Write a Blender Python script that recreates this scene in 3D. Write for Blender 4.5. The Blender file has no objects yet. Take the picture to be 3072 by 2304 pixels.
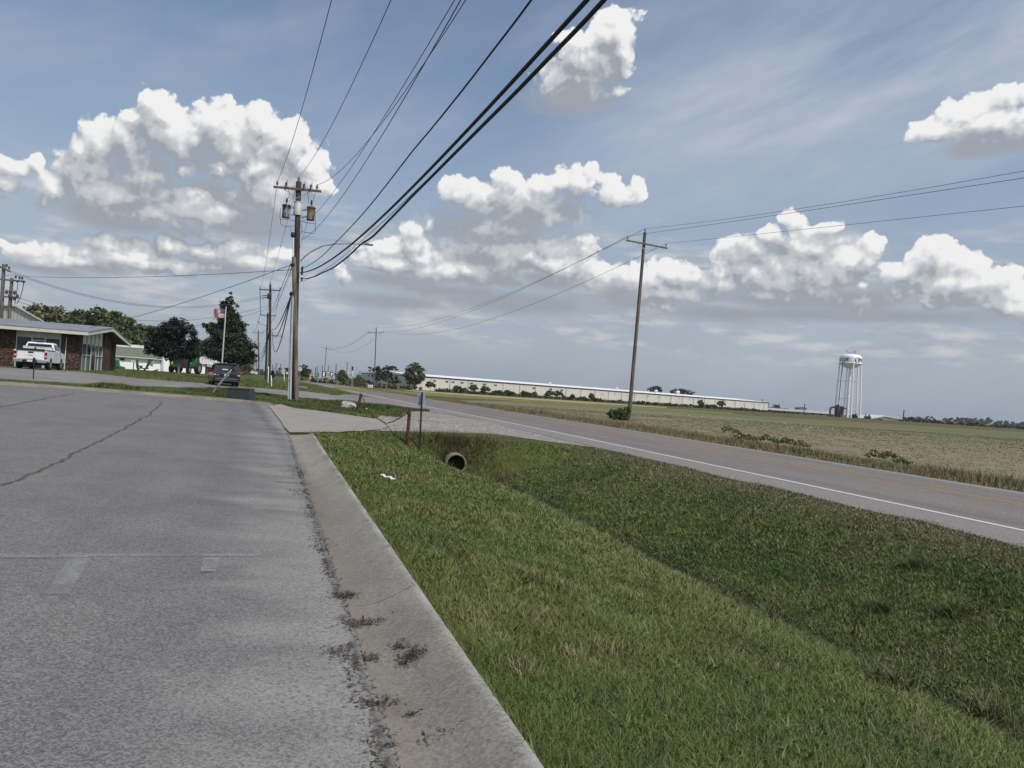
import bpy, bmesh, math, random
import numpy as np
from mathutils import Vector, Matrix
C = bpy.context.scene.collection
R = math.radians
rng = np.random.default_rng(7)

# ------------------------------------------------------------------ camera
FPX, CX, CY = 2250.0, 1536.0, 1152.0
ROLL = R(3.9)
HORY = 1127 + math.tan(ROLL) * (1536 - 870)
PITCH = math.atan((HORY - CY) * math.cos(ROLL) / FPX)
HC = 1.62

def _raw(px, py):
    x = px - CX; y = CY - py
    xr = x * math.cos(ROLL) - y * math.sin(ROLL); yr = x * math.sin(ROLL) + y * math.cos(ROLL)
    c, s = math.cos(PITCH), math.sin(PITCH)
    return xr, FPX * c - yr * s, FPX * s + yr * c
_v = _raw(868, 1126)
YAW = math.atan2(-_v[0], _v[1])
CAMP = Vector((0, 0, HC))

def ray(px, py):
    x, y, z = _raw(px, py); c, s = math.cos(YAW), math.sin(YAW)
    return Vector((x * c + y * s, -x * s + y * c, z)) / FPX
FWD = Vector((math.sin(YAW), math.cos(YAW), 0))
RGT = Vector((math.cos(YAW), -math.sin(YAW), 0))

def W(px, py, d):
    """world point seen at (px,py) at camera depth d"""
    return CAMP + ray(px, py) * d

def sm(a, b, x):
    t = np.clip((np.asarray(x, float) - a) / (b - a), 0, 1); return t * t * (3 - 2 * t)

# ------------------------------------------------------------------ value noise
_P = rng.random((64, 64))
def vn(x, y):
    x = np.asarray(x, float); y = np.asarray(y, float)
    xi = np.floor(x).astype(int); yi = np.floor(y).astype(int)
    fx = x - xi; fy = y - yi; fx = fx * fx * (3 - 2 * fx); fy = fy * fy * (3 - 2 * fy)
    a = _P[xi % 64, yi % 64]; b = _P[(xi + 1) % 64, yi % 64]; c = _P[xi % 64, (yi + 1) % 64]; d = _P[(xi + 1) % 64, (yi + 1) % 64]
    return a * (1 - fx) * (1 - fy) + b * fx * (1 - fy) + c * (1 - fx) * fy + d * fx * fy
def fbm(x, y, s, o=4):
    v = 0; a = .5; t = 0
    for i in range(o):
        v = v + a * vn(np.asarray(x) / s + 17.3 * i, np.asarray(y) / s + 9.1 * i); t += a; a *= .5; s *= .5
    return v / t

# ------------------------------------------------------------------ terrain
ROADZ = -.15
_ry = np.array([-60, 0, 10, 33, 45, 60, 85, 130, 200, 300, 420, 900.])
_rl = np.array([12.0, 12.0, 12.0, 11.9, 11.6, 11.0, 10.4, 9.6, 8.4, 4.5, -6, -120.])   # near white line
_rr = np.array([18.5, 18.5, 18.5, 18.45, 18.2, 17.7, 17.1, 16.3, 15.1, 11.2, .7, -113.])   # far white line
def roadL(y): return np.interp(y, _ry, _rl)
def roadR(y): return np.interp(y, _ry, _rr)
def shoulder(y):   # pavement edge on the near side
    return roadL(y) - 1.5 + .55 * (fbm(np.asarray(y) * 0 + 3, y, 1.7) - .5)
DITX = 5.3
def H(x, y):
    x = np.asarray(x, float); y = np.asarray(y, float)
    lat = np.clip(.6 - x, 0, 60); lat = np.where(lat > 16, 16 + (lat - 16) * .05, lat)
    zl = .036 * lat + .006 * (np.clip(y, 15, 60) - 15)
    edge = roadL(y) - 1.5
    t = np.clip((x - 1.2) / np.maximum(edge - 1.2, 1), 0, 1)
    flat = (zl + .09 * (1 - sm(19, 24, y))) * (1 - t) + (ROADZ - .03) * t
    # ditch beside the road, with a filled crossing for the driveway
    lb = np.clip((x - 1.25) / 3.5, 0, 1)
    sh = 1.15 * sm(13.5, 19.5, y)
    prof = np.where(x < 5.7, .52 * lb ** 1.15 + .48 * sm(4.72 - sh, 5.22 - sh * .45, x), 1 - sm(5.7, edge - .3, x))
    deep = .95 * (1 - sm(22.0, 22.75, y)) + .42 * sm(34.5, 37.5, y) * (1 - sm(44, 47.5, y)) + .30 * sm(56, 62, y) * (1 - sm(120, 170, y))
    z = flat - deep * prof
    # scour hollow in front of the culvert
    z = z - .30 * np.exp(-(((x - 5.2) / 1.05) ** 2 + ((y - 21.2) / 1.0) ** 2)) * (1 - sm(22.0, 22.6, y))
    # grassy hump between the two driveways
    z = z + .30 * np.exp(-(((x - 6.8) / 2.2) ** 2 + ((y - 37.5) / 2.2) ** 2))
    out = x > edge
    zr = np.where(x < roadR(y) + .5, ROADZ - .03, ROADZ - .03 - .42 * sm(roadR(y) + .8, roadR(y) + 3.2, x) + .12 * sm(roadR(y) + 3.4, roadR(y) + 6, x))
    z = np.where(out, zr, z)
    n = (fbm(x, y, 1.7, 3) - .5) * .10
    onpave = (x < 1.2) | ((x > edge - .3) & (x < roadR(y) + .7)) | ((y > 24) & (y < 34))
    z = z + np.where(onpave, 0, n) * sm(0, 1, np.where(x < edge, x - 1.2, x - roadR(y) - .7))
    return z
def h1(x, y): return float(H(x, y))

def G(px, py, off=0.0):
    """point of the ground seen at (px,py)"""
    r = ray(px, py); z = 0.0
    lo, hi = 1.5, 1500.
    t = lo; prev = lo
    while t < hi:
        p = CAMP + r * t
        if p.z <= h1(p.x, p.y) + off:
            a, b = prev, t
            for _ in range(30):
                m = (a + b) / 2; p = CAMP + r * m
                if p.z <= h1(p.x, p.y) + off: b = m
                else: a = m
            return CAMP + r * b
        prev = t; t *= 1.03
    return CAMP + r * hi

def depth(p): return (p - CAMP).dot(FWD)

# ------------------------------------------------------------------ mesh builder
class MB:
    def __init__(s): s.v = []; s.f = []; s.m = []; s.sm = []
    def add(s, vs, fs, mi=0, smooth=False, M=None):
        o = len(s.v)
        for p in vs:
            p = Vector(p); s.v.append(tuple(M @ p if M else p))
        for f in fs:
            s.f.append([i + o for i in f]); s.m.append(mi); s.sm.append(smooth)
        return s
    def box(s, c, size, rz=0, mi=0, M=None, taper=1.0):
        x, y, z = [q / 2 for q in size]; c = Vector(c); k = taper
        vs = [(-x, -y, -z), (x, -y, -z), (x, y, -z), (-x, y, -z), (-x * k, -y * k, z), (x * k, -y * k, z), (x * k, y * k, z), (-x * k, y * k, z)]
        Q = Matrix.Rotation(rz, 3, 'Z'); vs = [Q @ Vector(p) + c for p in vs]
        return s.add(vs, [(3, 2, 1, 0), (4, 5, 6, 7), (0, 1, 5, 4), (1, 2, 6, 5), (2, 3, 7, 6), (3, 0, 4, 7)], mi, False, M)
    def tube(s, path, rad, n=8, mi=0, caps=True, smooth=True, M=None):
        path = [Vector(p) for p in path]; k = len(path)
        if not hasattr(rad, '__len__'): rad = [rad] * k
        vs = []; fs = []
        prevu = None
        for i, p in enumerate(path):
            t = (path[min(i + 1, k - 1)] - path[max(i - 1, 0)]); t = t.normalized() if t.length > 1e-9 else Vector((0, 0, 1))
            if prevu is None:
                a = Vector((1, 0, 0)) if abs(t.x) < .8 else Vector((0, 1, 0))
                u = (a - t * a.dot(t)).normalized()
            else:
                u = prevu - t * prevu.dot(t); u = u.normalized() if u.length > 1e-6 else t.orthogonal().normalized()
            prevu = u; w = t.cross(u)
            for j in range(n):
                an = 2 * math.pi * j / n
                vs.append(p + (u * math.cos(an) + w * math.sin(an)) * rad[i])
        for i in range(k - 1):
            for j in range(n):
                a = i * n + j; b = i * n + (j + 1) % n
                fs.append((a, b, b + n, a + n))
        s.add(vs, fs, mi, smooth, M)
        if caps:
            s.add(vs[:n], [tuple(range(n))[::-1]], mi, False, M); s.add(vs[-n:], [tuple(range(n))], mi, False, M)
        return s
    def bar(s, a, b, w, h, mi=0, up=(0, 0, 1), M=None):
        a = Vector(a); b = Vector(b); t = (b - a).normalized(); up = Vector(up)
        x = t.cross(up)
        x = x.normalized() if x.length > 1e-5 else t.orthogonal().normalized()
        y = x.cross(t)
        vs = []
        for p in (a, b):
            for i, j in ((-1, -1), (1, -1), (1, 1), (-1, 1)): vs.append(p + x * (w / 2 * i) + y * (h / 2 * j))
        return s.add(vs, [(3, 2, 1, 0), (4, 5, 6, 7), (0, 1, 5, 4), (1, 2, 6, 5), (2, 3, 7, 6), (3, 0, 4, 7)], mi, False, M)
    def lathe(s, c, prof, n=16, mi=0, smooth=True, M=None, axis=None):
        c = Vector(c); vs = []; fs = []
        Q = Matrix.Identity(3) if axis is None else Vector((0, 0, 1)).rotation_difference(Vector(axis)).to_matrix()
        for r, z in prof:
            for j in range(n):
                a = 2 * math.pi * j / n; vs.append(c + Q @ Vector((r * math.cos(a), r * math.sin(a), z)))
        for i in range(len(prof) - 1):
            for j in range(n):
                a = i * n + j; b = i * n + (j + 1) % n; fs.append((a, b, b + n, a + n))
        return s.add(vs, fs, mi, smooth, M)
    def prism(s, poly, d, mi=0, M=None):
        """extrude a planar polygon (3d points) by vector d"""
        poly = [Vector(p) for p in poly]; d = Vector(d); n = len(poly)
        vs = poly + [p + d for p in poly]
        fs = [tuple(range(n))[::-1], tuple(range(n, 2 * n))] + [(i, (i + 1) % n, (i + 1) % n + n, i + n) for i in range(n)]
        return s.add(vs, fs, mi, False, M)
    def loft(s, secs, mi=0, smooth=True, caps=True, M=None):
        n = len(secs[0]); vs = [p for q in secs for p in q]; fs = []
        for i in range(len(secs) - 1):
            for j in range(n):
                a = i * n + j; b = i * n + (j + 1) % n; fs.append((a, b, b + n, a + n))
        s.add(vs, fs, mi, smooth, M)
        if caps:
            s.add(secs[0], [tuple(range(n))[::-1]], mi, False, M); s.add(secs[-1], [tuple(range(n))], mi, False, M)
        return s
    def build(s, name, mats, parent=None, bevel=0, fix=True):
        me = bpy.data.meshes.new(name)
        me.from_pydata(s.v, [], s.f)
        if not isinstance(mats, (list, tuple)): mats = [mats]
        for m in mats: me.materials.append(m)
        me.polygons.foreach_set('material_index', s.m); me.polygons.foreach_set('use_smooth', s.sm)
        if fix:
            bm = bmesh.new(); bm.from_mesh(me); bmesh.ops.recalc_face_normals(bm, faces=bm.faces); bm.to_mesh(me); bm.free()
        me.update()
        o = bpy.data.objects.new(name, me); C.objects.link(o)
        if parent is not None: o.parent = parent
        if bevel:
            b = o.modifiers.new('bevel', 'BEVEL'); b.width = bevel; b.segments = 2; b.limit_method = 'ANGLE'
        return o

def tag(o, label, cat, group=None, kind=None):
    o['label'] = label; o['category'] = cat
    if group: o['group'] = group
    if kind: o['kind'] = kind
    return o
def struct(o): o['kind'] = 'structure'; return o
def thing(name, label, cat, loc=(0, 0, 0), rz=0, group=None):
    o = bpy.data.objects.new(name, None); C.objects.link(o); o.location = loc; o.rotation_euler = (0, 0, rz)
    o.empty_display_size = .3
    return tag(o, label, cat, group)
def dup(root, loc=None, rz=None, scale=None, label=None):
    r = root.copy(); C.objects.link(r)
    if loc is not None: r.location = loc
    if rz is not None: r.rotation_euler = (0, 0, rz)
    if scale is not None: r.scale = scale if hasattr(scale, '__len__') else (scale,) * 3
    if label: r['label'] = label
    for ch in list(root.children):
        c = ch.copy(); C.objects.link(c); c.parent = r
        for g in list(ch.children):
            d = g.copy(); C.objects.link(d); d.parent = c
    return r

# ------------------------------------------------------------------ node helpers
class X:
    """wraps a float socket so that shader maths can be written as formulas"""
    nt = None
    def __init__(s, k): s.k = k
    @staticmethod
    def op(o, *a, clamp=False):
        n = X.nt.nodes.new('ShaderNodeMath'); n.operation = o; n.use_clamp = clamp
        for i, q in enumerate(a):
            if isinstance(q, X): X.nt.links.new(q.k, n.inputs[i])
            else: n.inputs[i].default_value = float(q)
        return X(n.outputs[0])
    def __add__(s, b): return X.op('ADD', s, b)
    __radd__ = __add__
    def __sub__(s, b): return X.op('SUBTRACT', s, b)
    def __rsub__(s, b): return X.op('SUBTRACT', b, s)
    def __mul__(s, b): return X.op('MULTIPLY', s, b)
    __rmul__ = __mul__
    def __truediv__(s, b): return X.op('DIVIDE', s, b)
def xmax(a, b): return X.op('MAXIMUM', a, b)
def xmin(a, b): return X.op('MINIMUM', a, b)
def ramp(x, a, b, lo=0., hi=1.):
    n = X.nt.nodes.new('ShaderNodeMapRange'); n.interpolation_type = 'SMOOTHSTEP'
    X.nt.links.new(x.k, n.inputs[0])
    for i, q in ((1, a), (2, b), (3, lo), (4, hi)):
        if isinstance(q, X): X.nt.links.new(q.k, n.inputs[i])
        else: n.inputs[i].default_value = q
    return X(n.outputs[0])
def nz(vec, scale, detail=3, rough=.5, dist=0., dims='3D', out=0):
    n = X.nt.nodes.new('ShaderNodeTexNoise'); n.noise_dimensions = dims
    if vec is not None: X.nt.links.new(vec, n.inputs['Vector'])
    n.inputs['Scale'].default_value = scale; n.inputs['Detail'].default_value = detail
    n.inputs['Roughness'].default_value = rough; n.inputs['Distortion'].default_value = dist
    return X(n.outputs['Fac']) if out == 0 else n.outputs['Color']
def vor(vec, scale, feature='F1', detail=0, rough=.5, rand=1., out='Distance', smooth=.5):
    n = X.nt.nodes.new('ShaderNodeTexVoronoi'); n.feature = feature
    if vec is not None: X.nt.links.new(vec, n.inputs['Vector'])
    n.inputs['Scale'].default_value = scale; n.inputs['Randomness'].default_value = rand
    if 'Detail' in n.inputs: n.inputs['Detail'].default_value = detail; n.inputs['Roughness'].default_value = rough
    if feature == 'SMOOTH_F1': n.inputs['Smoothness'].default_value = smooth
    return X(n.outputs[out]) if out == 'Distance' else n.outputs[out]
def vmath(o, a, b=None, c=None):
    n = X.nt.nodes.new('ShaderNodeVectorMath'); n.operation = o
    for i, q in enumerate((a, b, c)):
        if q is None: continue
        if isinstance(q, X): q = q.k
        if hasattr(q, 'is_output'): X.nt.links.new(q, n.inputs[i])
        else: n.inputs[i].default_value = q
    return n.outputs['Value'] if o in ('LENGTH', 'DOT_PRODUCT', 'DISTANCE') else n.outputs[0]
def comb(x, y, z=0.):
    n = X.nt.nodes.new('ShaderNodeCombineXYZ')
    for i, q in enumerate((x, y, z)):
        if isinstance(q, X): X.nt.links.new(q.k, n.inputs[i])
        else: n.inputs[i].default_value = q
    return n.outputs[0]
def sep(v):
    n = X.nt.nodes.new('ShaderNodeSeparateXYZ'); X.nt.links.new(v, n.inputs[0]); return [X(o) for o in n.outputs]
def mixc(f, a, b, mode='MIX'):
    n = X.nt.nodes.new('ShaderNodeMix'); n.data_type = 'RGBA'; n.blend_type = mode
    for i, q in ((0, f), (6, a), (7, b)):
        if isinstance(q, X): q = q.k
        if hasattr(q, 'is_output'): X.nt.links.new(q, n.inputs[i])
        elif i == 0: n.inputs[0].default_value = q
        else: n.inputs[i].default_value = (*q, 1.)
    return n.outputs[2]
def coords(kind='Object'):
    n = X.nt.nodes.new('ShaderNodeTexCoord'); return n.outputs[kind]
def wpos():
    n = X.nt.nodes.new('ShaderNodeNewGeometry'); return n.outputs['Position']
def attr(name, out='Color'):
    n = X.nt.nodes.new('ShaderNodeAttribute'); n.attribute_name = name; return n.outputs[out]

MATS = {}
def material(name, fn=None, base=(.5, .5, .5), rough=.8, metal=0., spec=.3):
    """new principled material; fn(nt) may return dict(color=, rough=, bump=(X,dist,strength))"""
    if name in MATS: return MATS[name]
    m = bpy.data.materials.new(name); m.use_nodes = True; nt = m.node_tree; X.nt = nt
    b = nt.nodes['Principled BSDF']
    b.inputs['Base Color'].default_value = (*base, 1); b.inputs['Roughness'].default_value = rough
    b.inputs['Metallic'].default_value = metal; b.inputs['Specular IOR Level'].default_value = spec
    if fn:
        d = fn(nt) or {}
        if 'color' in d: nt.links.new(d['color'], b.inputs['Base Color'])
        if 'rough' in d: nt.links.new(d['rough'].k, b.inputs['Roughness'])
        if 'alpha' in d: nt.links.new(d['alpha'].k, b.inputs['Alpha'])
        if 'bump' in d:
            h, dist, st = d['bump']; bn = nt.nodes.new('ShaderNodeBump'); bn.inputs['Distance'].default_value = dist; bn.inputs['Strength'].default_value = st
            nt.links.new(h.k, bn.inputs['Height']); nt.links.new(bn.outputs[0], b.inputs['Normal'])
        if 'sub' in d:
            b.inputs['Subsurface Weight'].default_value = d['sub']
    MATS[name] = m
    return m
def paint(name, base, rough=.5, var=.12, scale=6., metal=0., spec=.4, dirt=None):
    """painted or plain surface with a little mottling and grime"""
    def fn(nt):
        p = coords(); n = nz(p, scale, 4, .6)
        lo = tuple(q * (1 - var) for q in base); hi = tuple(min(1, q * (1 + var)) for q in base)
        c = mixc(ramp(n, .3, .7), lo, hi)
        if dirt: c = mixc(ramp(nz(p, scale * .35, 5, .65), .52, .75) * .6, c, dirt)
        return dict(color=c, rough=X.op('ADD', n * .2, rough - .1))
    return material(name, fn, base, rough, metal, spec)
# ------------------------------------------------------------------ camera, sun, sky
sc = bpy.context.scene
cam = bpy.data.cameras.new('camera'); co = bpy.data.objects.new('camera', cam); C.objects.link(co); sc.camera = co
cam.sensor_fit = 'HORIZONTAL'; cam.sensor_width = 36.0; cam.lens = 36.0 * FPX / 3072; cam.clip_start = .05; cam.clip_end = 12000
a0 = ray(CX, CY).normalized(); ax = (ray(CX + 100, CY) - ray(CX, CY)).normalized(); ay = (ray(CX, CY - 100) - ray(CX, CY)).normalized()
co.matrix_world = Matrix.Translation(CAMP) @ Matrix((ax, ay, -a0)).transposed().to_4x4()

SUNV = Vector((.35, -.52, .79)).normalized()
sun = bpy.data.lights.new('sun', 'SUN'); so = bpy.data.objects.new('sun', sun); C.objects.link(so)
sun.energy = 2.7; sun.angle = R(3.0); sun.color = (1, .95, .87)
so.rotation_euler = SUNV.to_track_quat('Z', 'Y').to_euler()
sc.view_settings.view_transform = 'Standard'; sc.view_settings.look = 'None'; sc.view_settings.exposure = .16; sc.view_settings.gamma = 1

world = bpy.data.worlds.new('World'); sc.world = world; world.use_nodes = True
nt = world.node_tree; X.nt = nt

def uv_of(px, py):
    d = ray(px, py).normalized(); return math.atan2(d.x, d.y), math.asin(d.z)
def ell(px, py, rx, ry=None):
    ry = ry or rx
    u, v = uv_of(px, py); a = uv_of(px - rx, py); b = uv_of(px + rx, py); c = uv_of(px, py - ry); d = uv_of(px, py + ry)
    return u, v, math.hypot(b[0] - a[0], b[1] - a[1]) / 2, math.hypot(c[0] - d[0], c[1] - d[1]) / 2
BRIGHT = [(457,314,57),(502,364,75),(393,359,45),(646,364,85),(791,384,65),(870,439,85),(930,498,65),(298,419,65),(239,444,45),(368,439,85),
 (423,518,100),(537,434,75),(224,518,75),(164,563,75),(540,505,34),(661,510,42),(760,498,85),(796,578,120),(940,550,62),(597,612,100,40),(348,598,190,75),
 (30,495,70,30),(108,482,28),(10,540,40,45),
 (80,752,105,33),(318,737,75,42),(502,727,55,40),(423,762,125,48),(721,742,90,40),(621,757,100,35),(830,762,60,30),(250,782,160,30),
 (1378,574,55),(1522,544,57,48),(1448,589,80,45),(1622,559,57,42),(1736,544,75,48),(1771,514,30),(1835,564,48,42),(1905,558,40,46),(1547,628,220,55),
 (1239,683,52,45),(1283,668,20,28),(1159,748,75,50),(1249,773,125,58),(1398,812,125,48),(1746,748,45,42),(1671,798,125,55),(1572,773,100,40),(1030,822,45,34),(1820,822,100,45),
 (1844,50,65,45),(1745,135,85,60),(1690,245,80,55),(1819,109,75,60),(1770,174,100,55),(1869,149,45,75),(1859,278,35,28),(1720,239,105,65),
 (3026,285,95,48),(2899,335,95,55),(2994,380,126,57),(2792,399,68,38),(2741,418,32,22),
 (2387,658,44,32),(2488,684,42,27),(2304,703,55,32),(2247,747,80,50),(2425,741,125,60),(2615,728,50,42),(2520,778,125,70),(2159,823,62,55),(2330,842,190,68),
 (2804,760,88,48),(2899,804,62,55),(2709,823,76,57),(2804,867,158,80),(2583,854,40,28),(3026,842,80,45),(3040,918,110,45),(2013,823,110,48),(1982,905,75,30)]
DARK = [(1500,905,330,36),(1900,895,200,46),(2180,940,260,34),(1180,905,180,26),(2560,905,200,40),(480,590,170,70),(640,590,140,60),(323,640,215,50),(398,672,125,28),(696,655,200,60),(746,688,150,24),(433,508,95,70),(600,480,60,50),(10,552,60,34),(250,792,170,26),(621,800,150,26),(140,806,150,18),
 (1472,690,200,62),(1448,738,120,24),(1646,632,150,42),(1199,842,185,26),(1348,874,225,24),(1650,840,110,30),
 (1720,292,150,60),(2962,440,158,34),(2266,745,60,34),(2494,718,75,22),(2330,892,220,56),(2950,886,50,22),(2520,945,560,24),(2010,866,110,26),(2700,880,60,40)]

BODY = [(330,565,160,105),(520,410,115,105),(705,430,130,125),(800,565,135,115),(600,635,330,70),(420,640,260,72),(430,778,400,42),(760,780,120,40),(90,768,110,36),
 (1560,626,245,105),(1480,692,195,66),(1850,580,70,52),(1350,815,310,70),(1180,795,125,58),(1700,812,210,62),(1250,740,75,64),(1500,765,270,75),(1930,840,150,62),(1640,750,160,60),
 (1770,190,115,105),(1850,90,68,88),(1735,265,135,70),(2960,375,185,80),(2800,405,70,38),
 (2400,825,270,110),(2330,885,270,72),(2450,745,115,70),(2830,865,225,92),(2850,785,105,62),(3040,885,95,80),(2150,850,115,62),(1985,880,170,52)]

def blobfield(vec, lst, k, gr_=1.0):
    acc = None
    for e in lst:
        u, v, ru, rv = ell(*e)
        ru *= gr_; rv *= gr_
        L = X(vmath('LENGTH', vmath('MULTIPLY_ADD', vec, (1 / ru, 1 / rv, 0), (-u / ru, -v / rv, 0))))
        acc = L if acc is None else X.op('SMOOTH_MIN', acc, L, k)
    return 1.0 - acc

# one cloud field per stretch of sky, as node groups sampled along the light for their shading
UB = [-9.0, uv_of(975, 620)[0], uv_of(1953, 700)[0], 9.0]
def near(lst, i):
    out = []
    for e in lst:
        c = ell(*e)
        if UB[i] - .06 < c[0] + c[2] and c[0] - c[2] < UB[i + 1] + .06: out.append(e)
    return out
def field_group(i):
    grp = bpy.data.node_groups.new('cloud_field', 'ShaderNodeTree')
    grp.interface.new_socket('Vector', in_out='INPUT', socket_type='NodeSocketVector')
    grp.interface.new_socket('Density', in_out='OUTPUT', socket_type='NodeSocketFloat')
    X.nt = grp
    gi = grp.nodes.new('NodeGroupInput'); go = grp.nodes.new('NodeGroupOutput'); vec = gi.outputs[0]
    warp = vmath('MULTIPLY_ADD', vmath('SUBTRACT', nz(vec, 18, 3, .55, out=1), (.5, .5, .5)), (.030, .026, 0), vec)
    D = blobfield(warp, near(BRIGHT, i), .30, 1.04)
    Bd = blobfield(warp, near(BODY, i), .25)
    f1 = nz(vec, 30, 8, .62); f2 = vor(warp, 38, 'SMOOTH_F1', 2.0, .6, smooth=.25)
    D = xmax(D + .38 + (f1 - .5) * 1.15 + (.40 - f2) * .60, Bd * 1.15 + .16 + (f1 - .5) * .62 + (.40 - f2) * .45)
    grp.links.new(D.k, go.inputs[0]); X.nt = nt
    return grp

X.nt = nt
tc = coords('Generated'); d = sep(tc)
u = X.op('ARCTAN2', d[0], d[1]); v = X.op('ARCSINE', X.op('MULTIPLY', d[2], 1.0))
p = comb(u, v)
nS = nz(p, 20, 5, .58); nT = nz(p, 12, 5, .6)
def clouds(i):
    grp = field_group(i)
    def cf(vec):
        g = nt.nodes.new('ShaderNodeGroup'); g.node_tree = grp; nt.links.new(vec, g.inputs[0]); return X(g.outputs[0])
    D0 = cf(p); D1 = cf(vmath('ADD', p, (.004, .009, 0))); D2 = cf(vmath('ADD', p, (.009, .034, 0)))
    S = blobfield(p, near(DARK, i), .28, 1.14) + (nS - .5) * 1.1
    shade = ramp(S, -.80, .62)
    alpha = ramp(xmax(D0, S * .8 + .10), .0, ramp(S, -.35, .35, .20, .66))
    tone = .47 + (D0 - D1) * .60 + ramp(D0 - D2, -.9, 1.0, -.44, .44) - shade * .32 + (nT - .5) * .62 - ramp(D0, .40, 1.15, 0., .12)
    tone = X.op('ADD', tone, 0, clamp=True)
    cc = mixc(ramp(tone, 0., .5), (.305, .330, .370), (.48, .50, .53))
    return alpha, mixc(ramp(tone, .46, 1.06), cc, (.80, .802, .79))
# clear sky
sky = nt.nodes.new('ShaderNodeTexSky'); sky.sky_type = 'NISHITA'; sky.sun_disc = False
sky.sun_elevation = math.asin(SUNV.z); sky.sun_rotation = math.atan2(SUNV.x, SUNV.y)
sky.air_density = 1.0; sky.dust_density = 2.2; sky.ozone_density = 1.5
skyc = vmath('SCALE', sky.outputs[0]); skyc.node.inputs['Scale'].default_value = .112
# thin high veil: streaks that fan out towards the upper right
ua, va = uv_of(1500, 620); ub, vb = uv_of(3072, 20); an = math.atan2(vb - va, ub - ua)
rot = nt.nodes.new('ShaderNodeVectorRotate'); rot.rotation_type = 'Z_AXIS'; nt.links.new(p, rot.inputs['Vector'])
rot.inputs['Center'].default_value = (ua, va, 0); rot.inputs['Angle'].default_value = -an
loc = vmath('SUBTRACT', rot.outputs[0], (ua, va, 0)); lx, ly, _ = sep(loc)
band = ramp(X.op('ABSOLUTE', ly + (nz(p, 3., 3, .5) - .5) * .1), .02, lx * .12 + .13, 1., 0.) * ramp(lx, -.05, .35)
wisp = nz(vmath('MULTIPLY', rot.outputs[0], (3.0, 13.0, 0)), 1.0, 5, .6)
wisp2 = nz(vmath('MULTIPLY', rot.outputs[0], (2.0, 6.0, 0)), 1.3, 5, .6)
veil = band * ramp(wisp, .15, .75) * .85 + ramp(wisp2, .36, .78) * .36
low = ramp(v, .02, .30, 1., 0.)
haze = ramp(v, .0, .42, .80, .12)
base = mixc(haze, skyc, (.335, .385, .455))
base = mixc(X.op('ADD', veil, 0, clamp=True), base, (.44, .485, .565))
# small flat clouds low over the horizon
ls = nz(vmath('MULTIPLY', p, (8., 30., 0)), 1.0, 6, .58)
lowc = ramp(ls, .44, .60) * ramp(v, .04, .08) * ramp(v, .17, .25, 1., 0.) * .75
lowt = nz(vmath('MULTIPLY', p, (9., 40., 0)), 1.6, 4, .6)
base = mixc(lowc, base, mixc(ramp(lowt, .38, .62), (.36, .395, .45), (.56, .56, .57)))
fade = ramp(v, .04, .10)
def closure(col):
    n = nt.nodes.new('ShaderNodeBackground')
    if hasattr(col, 'is_output'): nt.links.new(col, n.inputs[0])
    else: n.inputs[0].default_value = (*col, 1)
    return n.outputs[0]
def pick(f, a, b):
    n = nt.nodes.new('ShaderNodeMixShader'); nt.links.new(f.k, n.inputs[0]); nt.links.new(a, n.inputs[1]); nt.links.new(b, n.inputs[2]); return n.outputs[0]
cl = []
for i in range(3):
    al, cc = clouds(i); cl.append(closure(mixc(al * fade, base, cc)))
gt = lambda a, b: X.op('GREATER_THAN', a, b)
top = pick(gt(u, UB[1]), cl[0], pick(gt(u, UB[2]), cl[1], cl[2]))
outside = xmax(gt(v, .62), xmax(gt(-.70, u - YAW), gt(u - YAW, .72)))
top = pick(outside, top, closure(mixc(veil, mixc(haze, skyc, (.335, .385, .455)), (.42, .465, .545))))
top = pick(gt(0.0, v), top, closure((.30, .33, .36)))
nt.links.new(top, nt.nodes['World Output'].inputs['Surface'])
world.cycles.sampling_method = 'MANUAL'; world.cycles.sample_map_resolution = 512
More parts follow.
